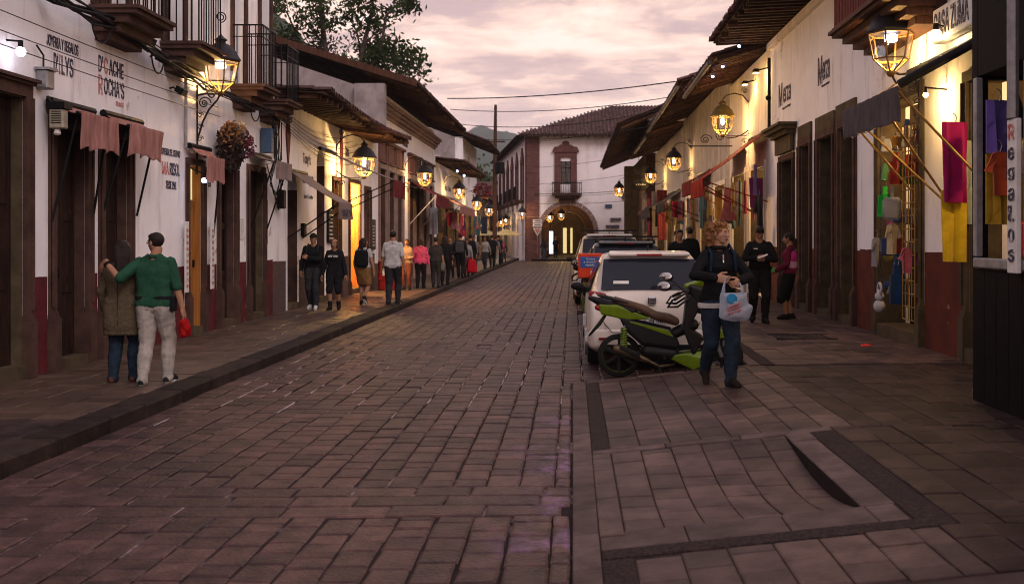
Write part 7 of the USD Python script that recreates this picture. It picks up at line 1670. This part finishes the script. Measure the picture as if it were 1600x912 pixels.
        for k in range(46):
            a = rr.uniform(-2.9, -.2); zz = rr.uniform(-.13, .10); rad = .085 + .035*rr.random() + (.02 if zz < 0 else 0)
            hh.append(MF.sphere(rr.uniform(.022, .036), 8).translate((rad*.95*math.cos(a), rad*math.sin(a)*1.1+.01, zz)))
        for k in range(14):
            a = rr.uniform(.2, 2.9); hh.append(MF.sphere(.026, 8).translate((.075*math.cos(a), .055*math.sin(a), .085+.02*rr.random())))
        hh.append(blob([((-.07, -.03, .0), .045), ((-.10, -.06, -.08), .05), ((-.08, -.08, -.14), .035)], 10)); hh.append(blob([((.06, -.05, .0), .04), ((.07, -.07, -.10), .04)], 10))
    elif hair == 'cap':
        hh = [base - MF.cube((.4, .4, .3)).translate((-.2, -.2, .02))]
        capm = (MF.sphere(.090, 20).scale((.95, 1.18, 1.02)).translate((0, -.008, .036)) ^ MF.cube((.4, .4, .3)).translate((-.2, -.2, .030))) + blob([((.045, .085, .036), .006), ((-.045, .085, .036), .006), ((.035, .150, .022), .005), ((-.035, .150, .022), .005)], 8)
        v, f = A(capm); P(t, 'cap', ((v*hk) @ Rh.T + hc*H, f), po.get('capm', fab((.02, .02, .025))), smooth=40)
    elif hair == 'hood':
        hh = [base - MF.cube((.4, .4, .3)).translate((-.2, -.2, .05)), blob([((s*.068, .01, .03), .02) for s in (-1, 1)] + [((s*.062, .02, -.10), .018) for s in (-1, 1)], 8) - MF.cube((.112, .4, .5)).translate((-.056, -.2, -.25))]
    tmh = fuse(hh, .012 if fine else .03, 3)
    v = np.asarray(tmh.vertices); nn = tmh.vertex_normals
    v = v + nn*((meshkit.fbm(v*np.array([70, 70, 40.]), 3, 2)-.5)*(.022 if hair == 'curly' else .009))[:, None]
    P(t, 'hair', ((v*hk) @ Rh.T + hc*H, np.asarray(tmh.faces)), MATS[hairm], smooth=60)
    if fine and hair in ('curly', 'long', 'tail'):
        rr = np.random.default_rng(8); st_ = []
        for k in range({'curly': 260, 'long': 110, 'tail': 60}[hair]):
            i0 = rr.integers(len(v)); p = v[i0]; nrm = nn[i0]; q = [p]; d = nrm*(.9 if hair == 'curly' else .25) + V3(0, -.15, -.8 if hair != 'curly' else -.35) + rr.normal(0, .35, 3)*(1 if hair == 'curly' else .4)
            if p[1] > .05 and p[2] < .05: continue
            for m_ in range(5):
                d = nz(d + rr.normal(0, .5 if hair == 'curly' else .12, 3) + V3(0, 0, -.12)); q.append(q[-1] + d*rr.uniform(.010, .022))
            st_.append(tube(np.array(q), np.linspace(.0026, .0010, 6), 3))
        hv, hf = cat(st_); P(t, 'loose_hair', ((hv*hk) @ Rh.T + hc*H, hf), MATS[hairm], kind='stuff')
    info = dict(t=t, J=J, H=H, hp=hp, tz=tz, hc=hc, neck=neck)
    if extras: extras(info)
    return info
def backpack(info, mat, z=.72):
    H, tz, t = info['H'], info['tz'], info['t']
    p = P(t, 'backpack', A(fuse([blob([(tz(sx*.055, -.105, zz)*H, .045*H) for sx in (-1, 1) for zz in (.60, .77)], 10)], .03*H, 3)), mat, smooth=50)
    for s in (-1, 1): P(p, 'strap', tube([tz(s*.06, -.07, .80)*H, tz(s*.07, 0, .855)*H, tz(s*.075, .07, .78)*H, tz(s*.075, .05, .68)*H, tz(s*.07, -.06, .62)*H], .010*H, 6), mat, smooth=True)
sneak_w = (fab((.55, .54, .54)), fab((.6, .6, .6))); sneak_b = (fab((.02, .02, .022)), MATS['sign_white']); shoe_b = (fab((.015, .013, .013)), None); boot_b = (fab((.018, .014, .012)), fab((.008, .007, .007)), 'boot'); boot_br = (fab((.10, .035, .022)), fab((.02, .012, .01)), 'boot')
BLK, CHAR = fab((.012, .012, .014)), fab((.03, .03, .034))

# --- the couple in front on the left
def ex_man(i):
    H, tz, t, J, hp = i['H'], i['tz'], i['t'], i['J'], i['hp']
    b = P(t, 'belt', A(MF.batch_boolean([blob([(tz(s*.060, -.002, .565)*H, .0675*H) for s in (-1, 1)], 20) ^ MF.cube((2, 2, .022*H)).translate((-1, -1, .555*H))], manifold3d.OpType.Add)), BLK, smooth=40)
    P(b, 'holster', mv(rbx(-.03, .03, -.05, .05, -.15, .02, .015), .118*H*1.05, -.02, .565*H), BLK)
    w = J['l']['wr']; e = J['l']['el']; d = nz(e-w); P(t, 'watch', tube([(w+d*.012)*H, (w+d*.030)*H], .0235*H, 12), BLK)
    for s in (-1, 1): P(t, 'spectacles', tube([hp((s*.012, .106, .004)), hp((s*.03, .108, .014)), hp((s*.048, .098, .004)), hp((s*.03, .106, -.008)), hp((s*.012, .106, .004)), hp((s*.05, .09, .008)), hp((s*.078, -.005, .008))], .0028, 5), BLK)
    for s in (-1, 1): P(t, 'back_pocket', A(blob([(tz(s*.042+dx, -.066+abs(dx)*.2, z)*H, .004*H) for dx in (-.020, .020) for z in (.525, .488)], 8)), fab((.30, .26, .235)))
man1 = person('man in green short sleeved shirt and pale trousers with an arm round the woman', (-4.66, 11.42, LZ), 0, 1.69, fab((.020, .070, .042)), fab((.36, .32, .29)), sneak_b,
    dict(lf=(-.05, -.075, .045), rf=(.062, .06, .045), lh=(-.292, -.075, .800), le=(-.3, -.8, -1), rh=(.185, .0, .475), re=(.6, -1, 0), ld=(-.8, .35, -.75), lt=(0, .3, 1), head=(62, 4), curll=.25), hair='short', fine=True, male=True, sleeve=.95, hem=.505, build=1.08, collar=True, extras=ex_man)
red = thing('red_cloth', 'crumpled bright red cloth hanging from the right hand of the man in green', 'cloth', (-4.66+.185*1.69+.02, 11.42, LZ+.475*1.69-.28))
m = trimesh.creation.icosphere(3, .085); m.vertices = m.vertices*np.array([.8, .8, 1.25]) + (meshkit.fbm(np.asarray(m.vertices)*18, 3, 4)-.5)[:, None]*.07*m.vertex_normals; P(red, 'cloth', mv(A(m), 0, 0, .09), fab((.30, .008, .008)), smooth=True)
def ex_w1(i):
    H, tz, t = i['H'], i['tz'], i['t']
    P(t, 'coat_seam', tube([tz(0, -.073, z)*H for z in np.linspace(.77, .40, 8)], .003*H, 4), fab((.035, .027, .018)))
person('woman in olive wool coat and jeans walking under the arm of the man in green', (-5.07, 11.52, LZ), 0, 1.60, MATS['olive_wool'], MATS['denim_mid'], boot_br,
    dict(lf=(-.055, -.02, .045), rf=(.06, .05, .045), lh=(-.15, .06, .50), rh=(.15, .05, .48), le=(-.7, -1, 0), re=(.6, -1, 0), head=(20, 10)), hair='long', fine=True, male=False, sleeve=1.95, hem=.335, legs='coat', extras=ex_w1)
# --- the woman walking towards the camera on the right
def ex_w2(i):
    H, tz, t, J = i['H'], i['tz'], i['t'], i['J']
    P(t, 'zip', tube([tz(0, .084, z)*H for z in (.80, .765)] + [tz(0, .088, .75)*H], .006*H, 5), MATS['chrome'])
    P(t, 'undershirt', A(blob([(tz(s*.06, .004, .495)*H, .072*H) for s in (-1, 1)], 14) ^ MF.cube((2, 2, .03*H)).translate((-1, -1, .465*H))), fab((.5, .48, .46)), smooth=40)
    P(t, 'collar', A(MF.batch_boolean([blob([((i['neck']+V3(.040*math.cos(a), .004+.040*math.sin(a), .014))*H, .013*H), ((i['neck']+V3(.040*math.cos(a+.5), .004+.040*math.sin(a+.5), .014))*H, .013*H)], 8) for a in np.arange(0, 6.3, .5)], manifold3d.OpType.Add)), BLK, smooth=50)
    for s in (-1, 1): P(t, 'shoulder_strap', tube([tz(s*.065, -.075, .78)*H, tz(s*.070, -.01, .858)*H, tz(s*.072, .074, .80)*H, tz(s*.080, .082, .70)*H], .009*H, 6), fab((.012, .025, .05)), smooth=True)
w2 = person('woman with loose auburn curls in a black jacket and jeans carrying a plastic bag', (1.56, 10.95, zR(1.56, 11)), 192, 1.765, BLK, MATS['denim_mid'], boot_b,
    dict(lf=(-.030, .12, .047), rf=(.042, -.13, .085), lh=(-.065, .165, .625), rh=(.075, .175, .650), le=(-1, -.35, -.4), re=(1, -.35, -.4), head=(40, 0), lt=(.3, .2, 1), rt=(-.3, .2, 1), curl=.8, drop=.012), hair='curly', hairm='hair_auburn', skin='skin_pale', fine=True, male=False, sleeve=1.95, hem=.475, build=.90, extras=ex_w2)
_c, _s = math.cos(math.radians(192)), math.sin(math.radians(192))
def w2p(v): v = np.asarray(v)*1.765; return np.array([1.56+_c*v[0]-_s*v[1], 10.95+_s*v[0]+_c*v[1], zR(1.56, 11)+v[2]])
hL = w2p(w2['J']['l']['wr']+V3(.02, .045, -.012))
MATS['bag_plastic'] = usdkit.material(stage, '/World/Looks/bag_plastic', {
    "tc": ("texture_coordinate", {}), "n": ("noise_texture", {"scale": 14.0, "detail": 3.0}), "b": ("bump", {"strength": .8, "distance": .02}),
    "p": ("principled_bsdf", {"base_color": (.40, .45, .54), "roughness": .3}), "t": ("transparent_bsdf", {"color": (.9, .92, .95)}), "m": ("mix_closure", {"fac": .50})},
    [("tc.object", "n.vector"), ("n.fac", "b.height"), ("b.normal", "p.normal"), ("t.BSDF", "m.closure1"), ("p.BSDF", "m.closure2")], surface="m.closure")
bag = thing('plastic_bag', 'thin white plastic carrier bag with printed blue and red held by the auburn haired woman', 'bag', (hL[0]-.06, hL[1]-.06, hL[2]-.36))
bm_ = A(fuse([blob([((-.10, 0, .05), .05), ((.12, 0, .04), .05), ((.0, -.05, .06), .07), ((0, .05, .06), .07), ((.15, 0, .12), .05)], 14), blob([((-.10, 0, .05), .05), ((.12, 0, .04), .05), ((-.12, 0, .26), .02), ((.12, 0, .26), .02), ((0, -.05, .18), .05), ((0, .04, .18), .05)], 14)], .022, 5))
q = bm_[0] + ((meshkit.fbm(bm_[0]*22, 3, 6)-.5)*.035)[:, None]*np.array([.6, 1, .5]); P(bag, 'sack', (q, bm_[1]), MATS['bag_plastic'], smooth=60)
P(bag, 'handle', cat([tube([(-.11, 0, .24), (-.10, 0, .34), (-.085, .01, .42), (-.06, .02, .44)], [.03, .014, .008, .008], 6), tube([(.10, 0, .24), (.085, 0, .32), (.07, .02, .375), (.05, .03, .37)], [.03, .014, .009, .009], 6)]), MATS['bag_plastic'], smooth=True)
P(bag, 'blue_print', mv(ball(.055, (0, 0, 0), 2, (1, .25, 1)), -.03, -.088, .22), fab((.03, .22, .42)), smooth=True)
P(bag, 'red_print', cat([bar((-.08, -.107, .06+.035*k), (.06, -.112, .11+.035*k), .018, .008) for k in range(3)]), fab((.48, .07, .07)))
P(bag, 'goods', A(fuse([blob([((-.05, 0, .07), .06), ((.09, 0, .07), .05), ((.02, 0, .14), .05)], 10)], .03, 2)), fab((.40, .25, .25)))
# --- the policeman reading and the woman against the wall
def ex_pol(i):
    H, tz, t = i['H'], i['tz'], i['t']
    P(t, 'belt', A(blob([(tz(s*.060, 0, .565)*H, .070*H) for s in (-1, 1)], 18) ^ MF.cube((2, 2, .03*H)).translate((-1, -1, .552*H))), fab((.008, .008, .009)), smooth=40)
    P(t, 'name_tape', hullp([tz(x, .086, z)*H + V3(0, d, 0) for x in (.03, .07) for z in (.755, .765) for d in (0, .004)]), MATS['sign_white'])
    P(t, 'sunglasses', tube([i['hp']((s*.045, .10, .062)) for s in (-1, 1)], .010, 6), fab((.01, .01, .012)))
pol = person('policeman in black uniform looking down at a paper in his hands', (3.28, 18.0, zR(3.28, 18)), 178, 1.71, BLK, BLK, boot_b, dict(lf=(-.05, .05, .045), rf=(.065, -.06, .055), lh=(-.03, .15, .655), rh=(.045, .16, .665), le=(-1, -.3, -.5), re=(1, -.3, -.5), head=(-4, 32), curl=.7, lt=(.3, 0, 1), rt=(-.3, 0, 1)), hair='short', fine=True, male=True, sleeve=1.92, hem=.49, build=1.0, extras=ex_pol)
pp = thing('paper_slip', 'small pale paper slip held in the hands of the policeman', 'paper', (3.27, 17.66, zR(3.28, 18)+1.165)); P(pp, 'sheet', hullp([(-.09, -.0, -.01), (.07, -.03, .05), (.09, -.06, .03), (-.07, -.03, -.03), (-.09, 0, -.012), (.07, -.03, .048)]), MATS['sign_white'])
def ex_wall(i):
    H, tz, t = i['H'], i['tz'], i['t']
    P(t, 'pink_panel', A(blob([(tz(s*.062, -.03, .735)*H, .062*H) for s in (-1, 1)] + [(tz(s*.05, -.03, .60)*H, .062*H) for s in (-1, 1)], 12)), fab((.42, .03, .20)), smooth=50)
    P(t, 'white_band', A(blob([(tz(s*.058, -.03, .66)*H, .0635*H) for s in (-1, 1)] + [(tz(s*.055, -.03, .61)*H, .0635*H) for s in (-1, 1)], 14) ^ MF.cube((2, 2, .07*H)).translate((-1, -1, .595*H))), fab((.48, .30, .42)), smooth=50)
person('woman in magenta cardigan and black skirt standing against the wall, facing left', (3.95, 18.7, zR(3.95, 18.7)), 78, 1.58, fab((.12, .012, .035)), BLK, shoe_b, dict(lf=(-.045, .03, .045), rf=(.05, -.03, .045), lh=(-.09, .15, .56), rh=(.10, .14, .57), le=(-.6, -1, -.2), re=(.6, -1, -.2), head=(-4, 6), curl=.6), hair='tail', fine=True, male=False, sleeve=1.9, hem=.53, legs='skirt', leg_hem=-.15, extras=ex_wall)
gp = thing('green_phone', 'small bright green wallet in the hand of the woman against the wall', 'wallet', (3.66, 18.62, zR(3.9, 18.7)+.90)); P(gp, 'case', rbx(-.05, .05, -.02, .02, -.04, .03, .01), gm((.06, .5, .12)))
for k, (px, y, hgt, hh) in enumerate(((1040, 22.0, 1.70, 'short'), (1058, 22.6, 1.68, 'cap'), (1078, 23.4, 1.76, 'short'))):
    X = max((px-895)*y/1600, 2.3)
    person(['man in black at the left of three standing beyond the white hatchback', 'man in a black cap, middle of three beyond the white hatchback', 'broad man in black at the right of three beyond the white hatchback'][k], (X, y, zR(X, y)), (170, 200, 20)[k], hgt, BLK, CHAR, shoe_b, dict(head=((15, -20, 0)[k], 8)), hair=hh, male=True, sleeve=1.9)
# --- walkers on the left pavement
PX = lambda px, y: (px-895)*y/1600
def ex_print(i):
    H, tz, t = i['H'], i['tz'], i['t']
    lt = meshkit.text_mesh('NEW YORK', .05, .004, True); w = np.ptp(lt.vertices[:, 0]); v = lt.vertices.copy(); v[:, 0] = (v[:, 0]-lt.vertices[:, 0].min())/w*.22-.11
    P(t, 'chest_print', (np.stack([-v[:, 0], .098*H+v[:, 2]*2+.004, v[:, 1]*.9+.735*H], 1), lt.faces), MATS['sign_white'])
person('young man in black hoodie, cap and white sneakers walking towards the camera', (PX(490, 23.1), 23.1, LZ), 178, 1.72, BLK, CHAR, sneak_w, dict(lf=(-.05, .07, .045), rf=(.05, -.06, .05), lh=(.03, .16, .68), le=(-1, -.2, -.6), lt=(.3, 0, 1), rh=(.16, .02, .50), head=(0, 3), curll=.9), hair='cap', male=True, sleeve=1.95, hem=.46, fine=True, build=1.1, extras=lambda i: backpack(i, CHAR))
person('woman in oversized black printed sweatshirt and knee boots walking towards the camera', (PX(523, 22.9), 22.9, LZ), 180, 1.60, BLK, BLK, (fab((.014, .013, .014)), fab((.07, .06, .055)), 'boot'), dict(lf=(-.05, -.03, .05), rf=(.05, .06, .045), lh=(-.17, .03, .47), rh=(.17, .03, .48), head=(-6, 2)), hair='hood', male=False, sleeve=1.95, hem=.40, legs='shorts', fine=True, extras=ex_print)
person('long haired woman in tan skirt with a black backpack walking away', (PX(568, 24.6), 24.6, LZ), -4, 1.62, fab((.40, .38, .37)), fab((.22, .115, .045)), (fab((.02, .02, .02)), MATS['sign_white']), dict(lf=(-.04, .03, .045), rf=(.055, -.16, .12), lh=(-.13, .06, .50), rh=(.165, -.03, .49), head=(-45, 0)), hair='long', male=False, sleeve=.5, hem=.55, legs='skirt', leg_hem=.25, fine=True, extras=lambda i: backpack(i, BLK))
person('man in white t-shirt and black trousers walking away down the left pavement', (PX(614, 24.8), 24.8, LZ), 0, 1.80, fab((.47, .455, .45)), CHAR, sneak_b, dict(lf=(-.05, -.05, .045), rf=(.055, .07, .045), lh=(-.165, .05, .48), rh=(.165, -.03, .48)), hair='short', male=True, sleeve=.85, hem=.475, fine=True)
person('woman in pale peach jacket and orange trousers half hidden beside the red barrel', (PX(636, 31.5), 31.5, LZ), 170, 1.58, fab((.26, .17, .11)), fab((.11, .035, .022)), boot_b, dict(lh=(-.05, .13, .6), curl=.6), hair='bob', hairm='hair_brown', male=False, sleeve=1.9)
person('woman in bright pink sweater and black trousers walking away', (PX(657, 32.6), 32.6, LZ), 0, 1.57, fab((.62, .075, .17)), BLK, shoe_b, dict(lf=(-.055, -.03, .045), rf=(.055, .05, .045), lh=(-.12, .08, .52), rh=(.17, .03, .48), head=(25, 0)), hair='bob', hairm='hair_brown', male=False, sleeve=1.95, hem=.49, build=1.15, fine=True, extras=lambda i: P(i['t'], 'shoulder_bag', cat([A(blob([(i['tz'](.12, .03, zz)*i['H'], .035*i['H']) for zz in (.54, .60)], 8)), tube([i['tz'](.12, -.02, .62)*i['H'], i['tz'](.03, -.088, .72)*i['H'], i['tz'](-.06, -.06, .82)*i['H']], .006*i['H'], 5)]), fab((.5, .36, .2))))
person('person in dark t-shirt carrying a grey bag, right behind the pink sweater', (PX(681, 32.9), 32.9, LZ), 5, 1.64, fab((.03, .03, .035)), CHAR, shoe_b, dict(lf=(-.05, .06, .045), rf=(.05, -.06, .05)), hair='short', male=False, sleeve=.9, extras=lambda i: P(i['t'], 'bag', A(blob([(i['tz'](.14, .0, zz)*i['H'], .05*i['H']) for zz in (.36, .46)], 8)), fab((.10, .10, .11))))
person('woman with long dark hair in black beyond the grey bag', (PX(695, 34.6), 34.6, LZ), -10, 1.68, BLK, BLK, shoe_b, dict(), hair='long', male=False, sleeve=1.9)
far = [(704, 40.5, 1.66, (.02, .025, .03), (.02, .02, .02), 185, 'short', 'man in dark jacket facing the camera left of the broad backed walker'),
       (719, 40.2, 1.78, (.012, .012, .014), (.012, .012, .014), 0, 'short', 'broad backed man in black walking away in the middle of the far crowd'),
       (733, 41.5, 1.55, (.24, .22, .22), (.10, .03, .03), 175, 'bob', 'person in grey top beside the red bag'),
       (741, 47.0, 1.70, (.20, .15, .13), (.03, .03, .03), 180, 'short', 'person in brown top in the far crowd between two men in black'),
       (749, 43.0, 1.76, (.012, .012, .014), (.014, .014, .018), -4, 'short', 'tall man in black walking away nearest the kerb'),
       (758, 52.0, 1.66, (.3, .27, .27), (.03, .03, .04), 175, 'bob', 'person in pale top past the tall man in black'),
       (769, 55.0, 1.75, (.012, .012, .016), (.012, .012, .014), 0, 'short', 'man in dark clothes left of the grey backpack'),
       (781, 57.0, 1.68, (.16, .16, .17), (.35, .33, .33), 5, 'short', 'walker with grey shirt and pale shorts before the umbrellas'),
       (789, 59.0, 1.76, (.012, .014, .016), (.012, .012, .014), -5, 'short', 'man in black beside the pale shorts, under the umbrellas'),
       (797, 62.0, 1.45, (.30, .035, .06), (.03, .03, .03), 180, 'bob', 'person in red under the right hand umbrella'),
       (803, 64.0, 1.35, (.03, .03, .04), (.03, .03, .03), 170, 'short', 'short dark person at the far end of the left pavement'),
       (849, 73.0, 1.62, (.03, .03, .035), (.06, .10, .17), -80, 'long', 'woman in blue jeans crossing in front of the lamplit arch'),
       (868, 79.0, 1.68, (.012, .012, .012), (.012, .012, .012), 0, 'short', 'dark figure standing inside the arch')]
for k, (px, y, hg, c1, c2, yw, hr_, lab) in enumerate(far):
    st_ = (k % 2*2-1)*(.055+.02*(k % 3)); X = PX(px, y); yw += (13*k) % 29 - 14
    if px < 820: X = min(X, -4.3)
    person(lab, (X, y, LZ), yw, hg, fab(c1), fab(c2), shoe_b, dict(lf=(-.045, st_, .045 + (.03 if st_ < 0 else 0)), rf=(.045, -st_, .045 + (.03 if st_ > 0 else 0)), lh=(-.15, -st_*1.1, .49) if k % 4 else (-.06, .15, .62), rh=(.15, st_*1.1, .49) if k % 5 else (.05, .14, .66), lean=.05), hair=hr_, male=hr_ == 'short', sleeve=1.9 if k % 3 else .9, build=(.92, 1.0, 1.12, 1.04)[k % 4], extras=(lambda i: backpack(i, fab((.05, .05, .055)))) if k in (1, 7) else None)
t = thing('red_bag', 'bright red carrier bag held in the far crowd', 'bag', (PX(738, 41.2), 41.1, .3)); P(t, 'sack', A(hs([((-.12, 0, .1), .1), ((.12, 0, .1), .1), ((-.1, 0, .5), .04), ((.1, 0, .5), .04)])), fab((.45, .01, .02)), smooth=40); P(t, 'handle', tube([(-.08, 0, .52), (0, 0, .68), (.08, 0, .52)], .012, 5), MATS['fabric_115_3_5'] if 'fabric_115_3_5' in MATS else fab((.45, .01, .02)))
